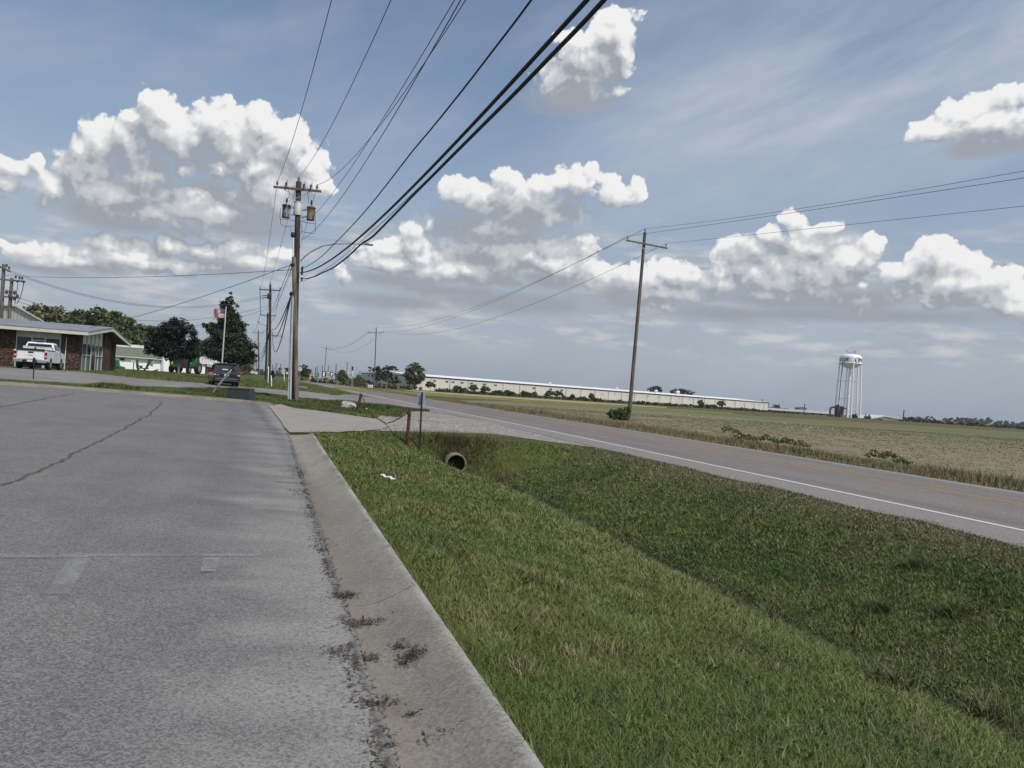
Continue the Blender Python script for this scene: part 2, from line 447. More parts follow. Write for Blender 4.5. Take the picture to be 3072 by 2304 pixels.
# ------------------------------------------------------------------ ground materials
def f_lot(nt):
    p = wpos(); x, y, z = sep(p)
    big = nz(p, .30, 4, .55); med = nz(p, 1.3, 5, .62)
    c = mixc(ramp(big, .36, .64), (.166, .166, .164), (.156, .147, .147))
    c = mixc(ramp(med, .36, .70) * .50, c, (.205, .200, .190))
    c = mixc(ramp(nz(p, .75, 4, .6), .50, .70) * .45, c, (.120, .118, .120))
    g = vor(p, 105, out='Color'); gr = sep(g)[0]
    c = mixc(.52, c, mixc(ramp(gr, .05, .95), vmath('MULTIPLY', c, (.38, .38, .39)), vmath('MULTIPLY', c, (1.75, 1.74, 1.70))))
    wear = nz(vmath('MULTIPLY', p, (1.6, .22, 1.)), 1.0, 4, .6); c = mixc(ramp(wear, .54, .70) * .2, c, vmath('MULTIPLY', c, (.70, .70, .71)))
    oil = ramp(vor(p, .55), .02, .13, 1., 0.) * ramp(nz(p, 14, 4, .7), .36, .6); c = mixc(oil * .5, c, (.05, .05, .052))
    pit = ramp(vor(p, 70), .10, .28, 1., 0.) * ramp(sep(vor(p, 70, out='Color'))[1], .60, .66)
    c = mixc(pit * .75, c, (.045, .045, .047))
    chip = ramp(vor(p, 80), .12, .26, 1., 0.) * ramp(sep(vor(p, 80, out='Color'))[2], .80, .86)
    c = mixc(chip * .6, c, (.46, .45, .43))
    # pale silt washed out along the gutter, in tongues, and a pale worn patch near the lot entrance
    tong = nz(vmath('MULTIPLY', p, (.6, 1.7, 1.)), 1.0, 5, .62)
    x = x + y * .025
    st = xmax(ramp(x + (tong - .5) * 3.0, -.55, .75), ramp(nz(vmath('ADD', p, (.6, .4, 0)), .8, 3, .55), .50, .66) * ramp(y, 4.6, 2.6) * .7)
    c = mixc(st * ramp(nz(p, 48, 3, .7), .30, .62) * .74, c, (.355, .345, .318))
    ed = ramp(X.op('ABSOLUTE', x - .56 + (nz(p, 5, 4, .65) - .5) * .16), .006, .040, .85, 0.) * ramp(nz(p, 5, 5, .7), .40, .58)
    c = mixc(ed, c, (.052, .044, .034))
    return dict(color=c, bump=(gr * .6 - pit + nz(p, 60, 2, .6), .005, .8))
M_LOT = material('lot_asphalt', f_lot, rough=.88, spec=.25)

def f_conc(nt):
    p = wpos()
    c = mixc(ramp(nz(p, .9, 5, .6), .3, .7), (.270, .256, .224), (.325, .308, .272))
    c = mixc(ramp(nz(p, 85, 3, .7), .40, .66) * .55, c, (.225, .212, .182))
    c = mixc(ramp(nz(p, 140, 2, .6), .62, .75) * .5, c, (.52, .51, .48))
    c = mixc(ramp(nz(vmath('MULTIPLY', p, (3., 1.2, 1.)), 1.4, 5, .65), .56, .74) * .5, c, (.22, .195, .155))
    return dict(color=c, bump=(nz(p, 120, 3, .7), .003, .6))
M_CONC = material('worn_concrete', f_conc, rough=.9, spec=.2)

def f_kerb(nt):
    p = wpos(); x, y, z = sep(p); l = X(attr('lat', 'Fac'))
    c = mixc(ramp(nz(p, 1.1, 5, .6), .3, .7), (.268, .246, .206), (.325, .300, .258))
    g = sep(vor(p, 75, out='Color'))[0]
    c = mixc(.36, c, mixc(ramp(g, .05, .95), vmath('MULTIPLY', c, (.55, .54, .52)), vmath('MULTIPLY', c, (1.4, 1.4, 1.4))))
    c = mixc(ramp(nz(p, 34, 4, .7), .54, .70) * .6, c, (.130, .115, .092))
    # silt and rust in the gutter, cleaner worn top edge
    c = mixc(ramp(l + (nz(p, 3., 4, .6) - .5) * .7, .0, .42, .45, 0.), c, (.225, .185, .145))
    c = mixc(ramp(nz(p, 2.2, 3, .6), .56, .70) * ramp(l, .05, .5, .4, 0.), c, (.29, .225, .185))
    c = mixc(ramp(nz(p, 1.6, 5, .65), .52, .70) * .45, c, (.175, .155, .125))
    c = mixc(ramp(l + (nz(p, 9, 3, .6) - .5) * .08, .86, .93) * .45, c, (.40, .40, .395))
    # hairline joints every few metres, wandering
    j = X.op('ABSOLUTE', X.op('SUBTRACT', X.op('FRACT', (y + (nz(p, 1.1, 5, .6) - .5) * .30 - .55) / 3.05), .5))
    c = mixc(ramp(j, .0010, .0026, .75, 0.) * ramp(nz(p, 3.5, 3, .6), .35, .5), c, (.06, .05, .04))
    return dict(color=c, bump=(nz(p, 120, 3, .7), .003, .6))
M_KERB = material('kerb_concrete', f_kerb, rough=.9, spec=.2)

def f_road(nt):
    p = wpos(); l = X(attr('lat', 'Fac'))
    c = mixc(ramp(nz(vmath('MULTIPLY', p, (1., .12, 1.)), .9, 5, .6), .35, .68), (.176, .158, .146), (.204, .182, .167))
    trk = ramp(X.op('ABSOLUTE', X.op('SUBTRACT', X.op('FRACT', l * 4.0), .5)), .10, .34, 1., 0.)
    c = mixc(trk * ramp(nz(vmath('MULTIPLY', p, (1., .05, 1.)), 1.5, 3, .6), .3, .7) * .85, c, (.142, .137, .133))
    c = mixc(ramp(l + (nz(p, 1.5, 3, .6) - .5) * .03, -.006, .012, .8, 0.), c, (.225, .213, .198))
    g = sep(vor(p, 48, out='Color'))[0]
    c = mixc(.55, c, mixc(g, vmath('MULTIPLY', c, (.5, .5, .5)), vmath('MULTIPLY', c, (1.55, 1.55, 1.55))))
    wob = l + (nz(vmath('MULTIPLY', p, (.0, 1.0, 0.)), 1.2, 5, .7) - .5) * .014
    seam = ramp(X.op('ABSOLUTE', wob - .492), .0018, .0065, 1., 0.) * ramp(nz(p, .9, 4, .7), .36, .55)
    c = mixc(seam * .8, c, (.055, .048, .043))
    return dict(color=c, bump=(g, .004, .6))
M_ROAD = material('highway_asphalt', f_road, rough=.88, spec=.25)

def f_gravel(nt):
    p = wpos(); g = vor(p, 26, out='Color'); s = sep(g); d = vor(p, 26)
    c = mixc(s[0], (.16, .148, .138), (.36, .33, .305))
    c = mixc(ramp(nz(p, 1.0, 4, .6), .42, .7) * .55, c, (.20, .175, .155))
    c = mixc(ramp(nz(p, .5, 4, .6), .5, .7) * .45, c, (.33, .315, .30))
    return dict(color=c, bump=(1.0 - d, .02, .8))
M_GRAVEL = material('gravel', f_gravel, rough=.92, spec=.2)

def f_ground(nt):
    p = wpos(); c = attr('col')
    n = nz(p, 9, 5, .7); n2 = nz(p, 45, 3, .7)
    c = mixc(ramp(n, .3, .7) * .6, c, vmath('MULTIPLY', c, (.45, .48, .42)))
    c = mixc(ramp(n2, .4, .7) * .5, c, vmath('MULTIPLY', c, (1.5, 1.5, 1.4)))
    return dict(color=c, bump=(n + n2, .05, .8))
M_GROUND = material('grassy_ground', f_ground, rough=.95, spec=.1)

def f_field(nt):
    p = wpos(); x, y, z = sep(p); dist = X(vmath('LENGTH', p))
    soil = mixc(ramp(nz(p, .5, 5, .6), .35, .65), (.235, .19, .13), (.29, .24, .168))
    soil = mixc(ramp(nz(p, 9, 4, .7), .4, .66) * .6, soil, (.12, .09, .06))
    rowv = y * .79 + x * .10 + (nz(p, .35, 3, .6) - .5) * .5
    row = ramp(X.op('ABSOLUTE', X.op('SUBTRACT', X.op('FRACT', rowv), .5)), .02, .34, 1., 0.)
    near = row * ramp(nz(p, 2.2, 4, .7), .32, .6)
    cov = xmax(near * ramp(dist, 40, 110, .35, .7), ramp(dist + (nz(vmath('MULTIPLY', p, (.4, 1., 1.)), .06, 4, .6) - .5) * 70. - y * .35, 45, 120, .05, .92))
    gr = mixc(ramp(nz(p, .05, 4, .6), .35, .65), (.118, .132, .054), (.142, .150, .068))
    return dict(color=mixc(cov, soil, gr), bump=(nz(p, 6, 4, .7), .06, .6))
M_FIELD = material('field_soil', f_field, rough=.95, spec=.1)

def f_line(nt, col, lo, hi, sc):
    p = wpos(); n = nz(vmath('MULTIPLY', p, (1., .45, 1.)), sc, 5, .72); g = nz(p, 60, 2, .6)
    return dict(color=mixc(ramp(g, .4, .7) * .35, col, (.24, .23, .22)), alpha=ramp(n + (g - .5) * .25, lo, hi))
M_WHITE = material('road_paint_white', lambda nt: f_line(nt, (.62, .63, .62), .22, .36, 1.3), rough=.8)
M_WHITE2 = material('road_paint_worn', lambda nt: f_line(nt, (.50, .49, .47), .26, .46, 1.3), rough=.8)
M_YELLOW = material('road_paint_yellow', lambda nt: f_line(nt, (.44, .27, .09), .36, .56, .22), rough=.8)
M_GHOST = material('lot_paint_faded', lambda nt: f_line(nt, (.325, .33, .325), .28, .82, 2.4), rough=.88)
def f_seam(nt):
    p = wpos(); n = nz(p, 7, 5, .7)
    return dict(color=mixc(ramp(n, .35, .7), (.055, .046, .036), (.135, .115, .09)), alpha=ramp(X(attr('lat', 'Fac')) + (nz(p, 9, 5, .72) - .5) * 2.6, .35, .85) * .52)
M_SEAM = material('dirt_seam', f_seam, rough=.95)

# ------------------------------------------------------------------ terrain
XS = np.array([-4500, -2200, -1200, -700, -450, -300, -210, -150, -115, -90, -70, -55, -46] + list(np.arange(-40, .6, 1.0)) + list(np.arange(.6, 12.6, .2)) + list(np.arange(12.8, 17, .7)) +
              list(np.arange(17, 27, .3)) + list(np.arange(28, 62, 1.5)) + [66, 74, 85, 100, 120, 150, 190, 240, 310, 400, 520, 700, 1000, 1600, 2600, 4500], float)
YS = np.array([-3000, -1200, -500, -200, -90, -40, -20, -12] + list(np.arange(-8, 26, .25)) + list(np.arange(26, 50, .4)) + list(np.arange(50, 90, 1.2)) + list(np.arange(92, 200, 5.)) +
              [205, 220, 240, 265, 300, 350, 420, 520, 680, 900, 1300, 2000, 3200, 5500], float)
def lawn_col(x, y):
    """grass colour of the place: darker green on the far ditch bank, olive and dry in patches"""
    x = np.asarray(x, float); y = np.asarray(y, float)
    a = fbm(x, y, 1.9, 4); b = fbm(x + 40, y + 11, .75, 3); c = fbm(x + 90, y, 4.5, 3)
    green = np.array([.138, .162, .048]); lush = np.array([.072, .124, .030]); olive = np.array([.150, .142, .056]); dry = np.array([.230, .188, .104])
    nb = (x < 4.9) & (y < 22); wl = sm(.42, .62, a) * np.where(nb, .55, .85); wo = sm(.48, .66, b) * np.where(nb, .5, .45) * sm(.3, .6, c); wd = sm(.62, .74, fbm(x + 7, y + 70, .40, 3)) * .45 * sm(.42, .6, fbm(x, y + 33, 2.4, 2))
    edge = sm(2.3, .4, roadL(y) - 1.5 - x) * (x > 6) * .55
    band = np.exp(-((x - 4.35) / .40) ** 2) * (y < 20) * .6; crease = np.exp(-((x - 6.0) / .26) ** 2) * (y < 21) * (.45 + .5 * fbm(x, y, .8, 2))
    mot = (.72 + .56 * fbm(x + 5, y + 60, .28, 3)).ravel()[:, None]; mow = (1 + .10 * np.sin((x - 1.2) * 9.5 + 1.5 * fbm(x, y, 3., 2))).ravel()[:, None]
    col = green[None] * np.ones((x.size, 1)) * mot * mow; wl, wo, wd, edge, band, crease = [np.ravel(q)[:, None] for q in (wl, wo, wd, edge, band, crease)]
    col = col * (1 - wl) + lush * wl; col = col * (1 - wo) + olive * wo; col = col * (1 - wd) + dry * wd
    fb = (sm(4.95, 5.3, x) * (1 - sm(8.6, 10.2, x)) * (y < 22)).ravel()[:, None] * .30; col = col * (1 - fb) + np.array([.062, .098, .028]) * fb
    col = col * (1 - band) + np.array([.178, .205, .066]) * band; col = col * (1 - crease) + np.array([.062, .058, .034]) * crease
    return col * (1 - edge) + np.array([.150, .130, .075]) * edge
gx, gy = np.meshgrid(XS, YS, indexing='xy'); gz = H(gx, gy)
nx, ny = len(XS), len(YS)
me = bpy.data.meshes.new('ground')
idx = np.arange(nx * ny).reshape(ny, nx)
F = np.stack([idx[:-1, :-1], idx[:-1, 1:], idx[1:, 1:], idx[1:, :-1]], -1).reshape(-1, 4)
me.from_pydata(np.stack([gx, gy, gz], -1).reshape(-1, 3).tolist(), [], F.tolist())
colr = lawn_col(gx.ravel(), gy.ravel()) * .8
xr, yr = gx.ravel(), gy.ravel()
sl = xr - roadR(yr)
vg = (sl > 0); colr[vg] = colr[vg] * .35 + np.array([.125, .105, .055]) * .65
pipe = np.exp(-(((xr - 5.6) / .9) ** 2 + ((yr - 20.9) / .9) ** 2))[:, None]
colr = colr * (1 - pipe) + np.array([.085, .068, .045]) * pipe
far = ((yr > 60) | (xr < -12)) & ~vg
colr[far] = colr[far] * .4 + np.array([.085, .105, .038]) * .6
ca = me.color_attributes.new('col', 'FLOAT_COLOR', 'POINT'); ca.data.foreach_set('color', np.concatenate([colr, np.ones((len(colr), 1))], 1).astype(np.float32).ravel())
me.materials.append(M_GROUND); me.polygons.foreach_set('use_smooth', [True] * len(me.polygons)); me.update()
ground = bpy.data.objects.new('ground', me); C.objects.link(ground); struct(ground)

def drape(name, poly, off, mat, cut=True):
    """sheet laid on the terrain, cut along the terrain's own grid lines"""
    bm = bmesh.new(); vs = [bm.verts.new((q[0], q[1], 0)) for q in poly]; bm.faces.new(vs)
    xs = [q[0] for q in poly]; ys = [q[1] for q in poly]
    for arr, no, k in ((XS, (1, 0, 0), 0), (YS, (0, 1, 0), 1)):
        lo, hi = (min(xs), max(xs)) if k == 0 else (min(ys), max(ys))
        for q in arr[(arr > lo) & (arr < hi)]:
            bmesh.ops.bisect_plane(bm, geom=bm.verts[:] + bm.edges[:] + bm.faces[:], plane_co=(q if k == 0 else 0, q if k else 0, 0), plane_no=no)
    bm.verts.ensure_lookup_table()
    A = np.array([(q.co.x, q.co.y) for q in bm.verts]); Z = H(A[:, 0], A[:, 1]) + off
    for q, zz in zip(bm.verts, Z): q.co.z = zz
    bmesh.ops.recalc_face_normals(bm, faces=bm.faces)
    me = bpy.data.meshes.new(name); bm.to_mesh(me); bm.free(); me.materials.append(mat)
    o = bpy.data.objects.new(name, me); C.objects.link(o)
    if sum(q.normal.z for q in me.polygons) < 0: me.flip_normals()
    return o
def ribbon(name, pts, wid, off, mat, lat=True, n=2):
    """flat strip along pts (x,y); attribute lat is 0 at the edges, 1 in the middle"""
    pts = [Vector((q[0], q[1])) for q in pts]; vs = []; la = []; k = len(pts)
    for i, q in enumerate(pts):
        t = (pts[min(i + 1, k - 1)] - pts[max(i - 1, 0)]).normalized(); nrm = Vector((t.y, -t.x)); w = wid[i] if hasattr(wid, '__len__') else wid
        for j in range(n + 1):
            f = j / n - .5; r = q + nrm * f * w; vs.append((r.x, r.y, h1(r.x, r.y) + off)); la.append(1 - abs(f) * 2)
    fs = [(i * (n + 1) + j, i * (n + 1) + j + 1, (i + 1) * (n + 1) + j + 1, (i + 1) * (n + 1) + j) for i in range(k - 1) for j in range(n)]
    me = bpy.data.meshes.new(name); me.from_pydata(vs, [], fs); me.materials.append(mat)
    at = me.attributes.new('lat', 'FLOAT', 'POINT'); at.data.foreach_set('value', la); me.update()
    if sum(q.normal.z for q in me.polygons) < 0: me.flip_normals()
    o = bpy.data.objects.new(name, me); C.objects.link(o); return o
def gp(*pts): return [tuple(G(*q))[:2] for q in pts]

# the lot, its kerbs, the apron and drives
lotfar = gp((0, 1156), (226, 1171), (452, 1188), (687, 1206), (806, 1220))
def GUT(y): return .60 - .025 * y
lot = [(GUT(-9), -9), (GUT(19.6), 19.6)] + [tuple(q) for q in gp((842, 1266), (806, 1220))] + lotfar[-2::-1] + [(-46, lotfar[0][1] - 1.5), (-46, -9)]
struct(drape('parking_lot', lot, .012, M_LOT))

def kerb(name, path, width, rise, inner=None):
    """mountable concrete kerb swept along the gutter line; lat runs 0 gutter .. 1 back edge"""
    prof = [(0, .010, 0), (.06, .012, .06), (.22, .06, .2), (.36, .16, .36), (.50, .34, .5), (.64, .56, .64), (.78, .80, .78), (.87, .935, .87), (.93, .985, .93), (.985, 1.0, .98), (1.0, .95, 1), (1.01, -.9, 1)]
    vs = []; la = []; fs = []; k = len(path); n = len(prof)
    for i, q in enumerate(path):
        a = Vector(path[max(i - 1, 0)]); b = Vector(path[min(i + 1, k - 1)]); t = (b - a).normalized(); nr = Vector((t.y, -t.x))
        z0 = h1(q[0], q[1]) if q[0] < .6 else h1(.59, q[1])
        w = width[i] if hasattr(width, '__len__') else width
        rs = rise[i] if hasattr(rise, '__len__') else rise
        for f, zz, l in prof:
            r = Vector(q) + nr * f * w; vs.append((r.x, r.y, z0 + (.012 + zz * rs if zz >= 0 else -.25))); la.append(l)
    for i in range(k - 1):
        for j in range(n - 1): fs.append((i * n + j, i * n + j + 1, (i + 1) * n + j + 1, (i + 1) * n + j))
    fs.append(tuple(range((k - 1) * n, k * n))); fs.append(tuple(range(n))[::-1])
    me = bpy.data.meshes.new(name); me.from_pydata(vs, [], fs); me.materials.append(M_KERB)
    at = me.attributes.new('lat', 'FLOAT', 'POINT'); at.data.foreach_set('value', la)
    me.polygons.foreach_set('use_smooth', [len(q.vertices) == 4 for q in me.polygons]); me.update()
    bm = bmesh.new(); bm.from_mesh(me); bmesh.ops.recalc_face_normals(bm, faces=bm.faces); bm.to_mesh(me); bm.free()
    o = bpy.data.objects.new(name, me); C.objects.link(o); return struct(o)
ky = np.concatenate([np.arange(-9, 18.6, .6), [18.9, 19.3, 19.6]])
kerb('kerb', [(GUT(q), q) for q in ky], [.46 + .003 * q for q in ky], [.125 * float(sm(19.9, 18.4, q)) + .01 for q in ky])
kp = [Vector(q) for q in lotfar]; kk = []
for a, b in zip(kp[:-1], kp[1:]):
    for i in range(6): kk.append(tuple(a.lerp(b, i / 6)))
kk = [(-46, kk[0][1] - 1.5), (-30, kk[0][1] - .8)] + kk + [tuple(kp[-1])]
kerb('kerb', kk[::-1], .62, [.02] + [.13] * (len(kk) - 1)).data.materials[0] = material('far_kerb_concrete', lambda nt: dict(color=mixc(ramp(nz(wpos(), 1.4, 5, .65), .35, .65), (.165, .145, .118), (.235, .215, .182))), rough=.9)

ap = gp((806, 1220), (842, 1266), (868, 1301), (1010, 1300), (1140, 1291), (1188, 1275), (1120, 1258), (1010, 1242), (880, 1226), (842, 1214))
struct(drape('concrete_apron', ap, .035, M_CONC))
gr = gp((1110, 1293), (1300, 1297), (1480, 1302), (1620, 1322))
gr += [(float(shoulder(q)) + .05, q) for q in (24.5, 26.5, 29, 32)] + [(float(roadL(q)) - .9, q) for q in (33, 36, 39.5)]
gr += gp((1290, 1236), (1210, 1241), (1140, 1250), (1110, 1260), (1120, 1275))
struct(drape('gravel_drive', gr, .012, M_GRAVEL))
yy = np.array(list(np.arange(-40, 60, .8)) + list(np.arange(60, 420, 6.)))
# dealer frontage and its drive to the road
fr = gp((0, 1138), (300, 1156), (520, 1163), (684, 1170), (760, 1181), (840, 1188), (900, 1195), (990, 1203), (1090, 1215), (1180, 1222))
fr += [(float(roadL(q)) - .9, q) for q in (46, 50, 56)]
fr += gp((1057, 1184), (1030, 1184), (960, 1180), (900, 1174), (840, 1169), (756, 1163), (700, 1158), (640, 1152), (520, 1145), (420, 1136), (300, 1122), (240, 1116), (180, 1113), (60, 1106), (0, 1103))
fr += [(-34, fr and float(G(0, 1103).y)), (-46, float(G(0, 1103).y)), (-46, float(G(0, 1138).y) - 1)]
def f_front(nt):
    p = wpos(); c = mixc(ramp(nz(p, .25, 5, .6), .35, .68), (.195, .185, .172), (.265, .255, .24))
    c = mixc(ramp(nz(p, 14, 4, .7), .4, .7) * .5, c, (.15, .14, .13))
    return dict(color=c)
M_FRONT = material('old_concrete_drive', f_front, rough=.9, spec=.2)
struct(drape('driveway', fr, .03, M_FRONT))

# the highway
rows = []; la = []
lats = [0, .02, .26, .5, .74, .98, 1.0]
for y in yy:
    xl = float(shoulder(y)); xr_ = float(roadR(y)) + .45
    rows.append((xl - .10, y, ROADZ - .14))
    for l in lats: rows.append((xl + (xr_ - xl) * l, y, ROADZ + .02 * (1 - abs(l - .5) * 2)))
    rows.append((xr_ + .10, y, ROADZ - .14))
n = len(lats) + 2; fs = [(i * n + j, i * n + j + 1, (i + 1) * n + j + 1, (i + 1) * n + j) for i in range(len(yy) - 1) for j in range(n - 1)]
me = bpy.data.meshes.new('highway'); me.from_pydata(rows, [], fs); me.materials.append(M_ROAD); me.update()
# lat for the material is measured between the two edge lines
la = [float((r[0] - roadL(r[1])) / (roadR(r[1]) - roadL(r[1]))) for r in rows]
at = me.attributes.new('lat', 'FLOAT', 'POINT'); at.data.foreach_set('value', la)
hw = bpy.data.objects.new('highway', me); C.objects.link(hw); struct(hw)
def roadz(x, y):
    xl, xr_ = float(shoulder(y)), float(roadR(y)) + .45; return ROADZ + .02 * (1 - abs((x - xl) / (xr_ - xl) - .5) * 2)
def stripe(name, fx, w, mat):
    vs = []; fs = []
    for y in yy:
        x = float(fx(y))
        for d in (-w / 2, w / 2): vs.append((x + d, y, roadz(x + d, y) + .006))
    for i in range(len(yy) - 1): fs.append((2 * i, 2 * i + 1, 2 * i + 3, 2 * i + 2))
    me = bpy.data.meshes.new(name); me.from_pydata(vs, [], fs); me.materials.append(mat); me.update()
    o = bpy.data.objects.new(name, me); C.objects.link(o); return struct(o)
stripe('road_marking', lambda y: roadL(y), .14, M_WHITE)
stripe('road_marking', lambda y: roadR(y), .11, M_WHITE2)
for d in (-.12, .12): stripe('road_marking', lambda y, d=d: (roadL(y) + roadR(y)) / 2 + .55 + d, .11, M_YELLOW)

# faded paint and dirt seams on the lot
gh = [((0, 1668), (0, 1676), (820, 1674), (820, 1667)), ((134, 1790), (205, 1790), (272, 1680), (208, 1680)), ((600, 1722), (646, 1722), (660, 1680), (608, 1680)), ((0, 1676), (0, 1682), (260, 1681), (270, 1676))]
for i, q in enumerate(gh): struct(drape('lot_marking', gp(*q), .016 + .002 * i, M_GHOST))
s1 = gp((0, 1462), (110, 1420), (210, 1370), (300, 1325), (380, 1283), (440, 1250), (474, 1222), (484, 1212), (476, 1207))
s2 = gp((0, 1222), (60, 1213), (130, 1199), (190, 1188), (228, 1181), (262, 1182), (300, 1186))
def dense(p, n=8):
    out = []
    for i in range(len(p) - 1):
        for j in range(n):
            f = j / n; a = Vector(p[max(i - 1, 0)]); b = Vector(p[i]); c = Vector(p[i + 1]); d = Vector(p[min(i + 2, len(p) - 1)])
            out.append(.5 * ((2 * b) + (c - a) * f + (2 * a - 5 * b + 4 * c - d) * f * f + (3 * b - a - 3 * c + d) * f ** 3))
    return out + [Vector(p[-1])]
wr = random.Random(5)
def wig(p): return [q + Vector((wr.gauss(0, .022), wr.gauss(0, .03))) for q in p]
struct(ribbon('dirt_seam', wig(dense(s1)), .12, .018, M_SEAM)); struct(ribbon('dirt_seam', wig(dense(s2)), .15, .018, M_SEAM))
struct(ribbon('dirt_seam', dense(gp((0, 1158), (226, 1173), (452, 1190), (687, 1208), (800, 1220))), .22, .020, M_SEAM))

# field beyond the road and the hay strips before the factory
fe = [(float(roadR(q)) + 6.2, q) for q in (-60, 0, 20, 40, 60, 85, 110)] + gp((1560, 1203), (1850, 1222), (2200, 1243), (2600, 1268), (3072, 1297)) + [(700, 150), (700, -60)]
struct(drape('field', fe, .03, M_FIELD))
def f_hay(nt):
    p = wpos(); n = nz(vmath('MULTIPLY', p, (.3, .3, 1.)), .35, 4, .6)
    return dict(color=mixc(ramp(n, .35, .65), (.42, .33, .19), (.30, .265, .13)))
M_HAY = material('cut_hay', f_hay, rough=.95, spec=.1)
def f_mown(nt):
    p = wpos(); n = nz(p, .2, 5, .6); return dict(color=mixc(ramp(n, .35, .65), (.20, .20, .055), (.15, .165, .05)))  # mown grass; the sunlight on it is put into its bright yellow-green
M_MOWN = material('sunlit_mown_grass', f_mown, rough=.95, spec=.1)
struct(drape('mown_strip', gp((1000, 1161), (1060, 1165), (1150, 1169), (1250, 1177), (1400, 1189), (1600, 1201), (1850, 1217), (2200, 1239), (2200, 1243), (1850, 1222), (1600, 1207), (1400, 1196), (1250, 1186), (1150, 1178), (1060, 1172), (1000, 1166)), .06, M_MOWN))
struct(drape('hay_strip', gp((1190, 1168), (1250, 1173), (1400, 1183), (1600, 1196), (1850, 1212), (2000, 1222), (2000, 1225), (1850, 1216.5), (1600, 1201), (1400, 1188.5), (1250, 1176.5)), .10, M_HAY))
# ------------------------------------------------------------------ grass and other ground cover
def f_blade(nt):
    c = attr('col'); h = X(attr('tip', 'Fac'))
    return dict(color=vmath('MULTIPLY', c, (1, 1, 1)))
M_BLADE = material('grass_blade', f_blade, rough=.55, spec=.25)

def blades(name, pos, h, w, col, lean=.5, seg=2, bend=.5, yaw=None, parent=None, mat=None):
    """one mesh of many curved leaf blades"""
    pos = np.asarray(pos, float); n = len(pos); h = np.broadcast_to(h, n).astype(float); w = np.broadcast_to(w, n).astype(float)
    yaw = rng.random(n) * 2 * np.pi if yaw is None else yaw
    fyaw = yaw + (rng.random(n) - .5) * 2.4
    ln = (rng.random(n) ** .7) * lean
    dx, dy = np.cos(yaw), np.sin(yaw); sx, sy = -np.sin(fyaw), np.cos(fyaw)
    lv = []
    for k in range(seg + 1):
        f = k / seg; out = h * ln * (f * (1 - bend) + bend * f * f) * 1.6; up = h * f * np.sqrt(np.clip(1 - (ln * f * .75) ** 2, .05, 1))
        ctr = pos + np.stack([dx * out, dy * out, up - .01 * (k == 0)], 1); ww = w * (1 - .55 * f)
        if k < seg:
            lv.append(ctr - np.stack([sx, sy, np.zeros(n)], 1) * (ww / 2)[:, None]); lv.append(ctr + np.stack([sx, sy, np.zeros(n)], 1) * (ww / 2)[:, None])
        else: lv.append(ctr)
    V = np.stack(lv, 1); m = V.shape[1]; V = V.reshape(-1, 3)
    base = np.arange(n)[:, None] * m
    loops = []; tot = []; 
    quads = np.concatenate([base + np.array([2 * k, 2 * k + 1, 2 * k + 3, 2 * k + 2]) for k in range(seg - 1)], 0) if seg > 1 else np.zeros((0, 4), int)
    tris = base + np.array([2 * seg - 2, 2 * seg - 1, 2 * seg])
    L = np.concatenate([quads.ravel(), tris.ravel()]); st = np.concatenate([np.arange(len(quads)) * 4, len(quads) * 4 + np.arange(len(tris)) * 3])
    me = bpy.data.meshes.new(name); me.vertices.add(len(V)); me.vertices.foreach_set('co', V.astype(np.float32).ravel())
    me.loops.add(len(L)); me.loops.foreach_set('vertex_index', L.astype(np.int32))
    me.polygons.add(len(st)); me.polygons.foreach_set('loop_start', st.astype(np.int32))
    me.update(calc_edges=True)
    cc = np.repeat(np.asarray(col, float), m, 0)
    ca = me.color_attributes.new('col', 'FLOAT_COLOR', 'POINT'); ca.data.foreach_set('color', np.concatenate([cc, np.ones((len(cc), 1))], 1).astype(np.float32).ravel())
    me.materials.append(mat or M_BLADE); me.polygons.foreach_set('use_smooth', [True] * len(me.polygons))
    o = bpy.data.objects.new(name, me); C.objects.link(o)
    if parent is not None: o.parent = parent
    return o
def jit(col, a=.25):
    n = len(col); k = 1 + (rng.random((n, 1)) - .5) * 2 * a; return col * k * (1 + (rng.random((n, 3)) - .5) * .2)
def onz(x, y): z = H(x, y); e = shoulder(y); return np.stack([x, y, np.where((x > e - .12) & (x < e + .4), np.maximum(z, ROADZ - .005), z)], 1)

# lawn and ditch beside the kerb: denser near the camera
def kerbback(y): return GUT(y) + .46 + .003 * y
def sample_polar(n, d0, d1, pw, a0, a1):
    uu = rng.random(n)
    d = d0 * (d1 / d0) ** uu if pw == 0 else (d0 ** pw + uu * (d1 ** pw - d0 ** pw)) ** (1 / pw)
    a = a0 + rng.random(n) * (a1 - a0); return d * np.sin(a), d * np.cos(a), d
APN = np.array([tuple(q) for q in ap]); GRN = np.array([tuple(q) for q in gr])
def inpoly(x, y, P):
    r = np.zeros(len(x), bool); j = len(P) - 1
    for i in range(len(P)):
        xi, yi = P[i]; xj, yj = P[j]
        c = ((yi > y) != (yj > y)) & (x < (xj - xi) * (y - yi) / (yj - yi + 1e-12) + xi); r ^= c; j = i
    return r
FRN = np.array([tuple(q) for q in fr])
x, y, d = sample_polar(760000, 1.6, 42, .25, -.08, R(75))
edge = shoulder(y)
ok = (x > np.where(y < 19.9, kerbback(y) + .01, .75)) & (x < edge + .22 * rng.random(len(x)) ** 2) & ~inpoly(x, y, APN) & ~inpoly(x, y, GRN) & ~inpoly(x, y, FRN) & ((y < 24) | (y > 30))
ok &= ~((np.abs(x - 5.25) < .75) & (y > 19.6) & (y < 22.2) & (rng.random(len(x)) < .8))
x, y, d = x[ok], y[ok], d[ok]
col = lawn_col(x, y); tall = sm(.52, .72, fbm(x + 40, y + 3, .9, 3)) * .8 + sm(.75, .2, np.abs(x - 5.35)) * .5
thin = sm(2.0, .2, edge[ok] - x)
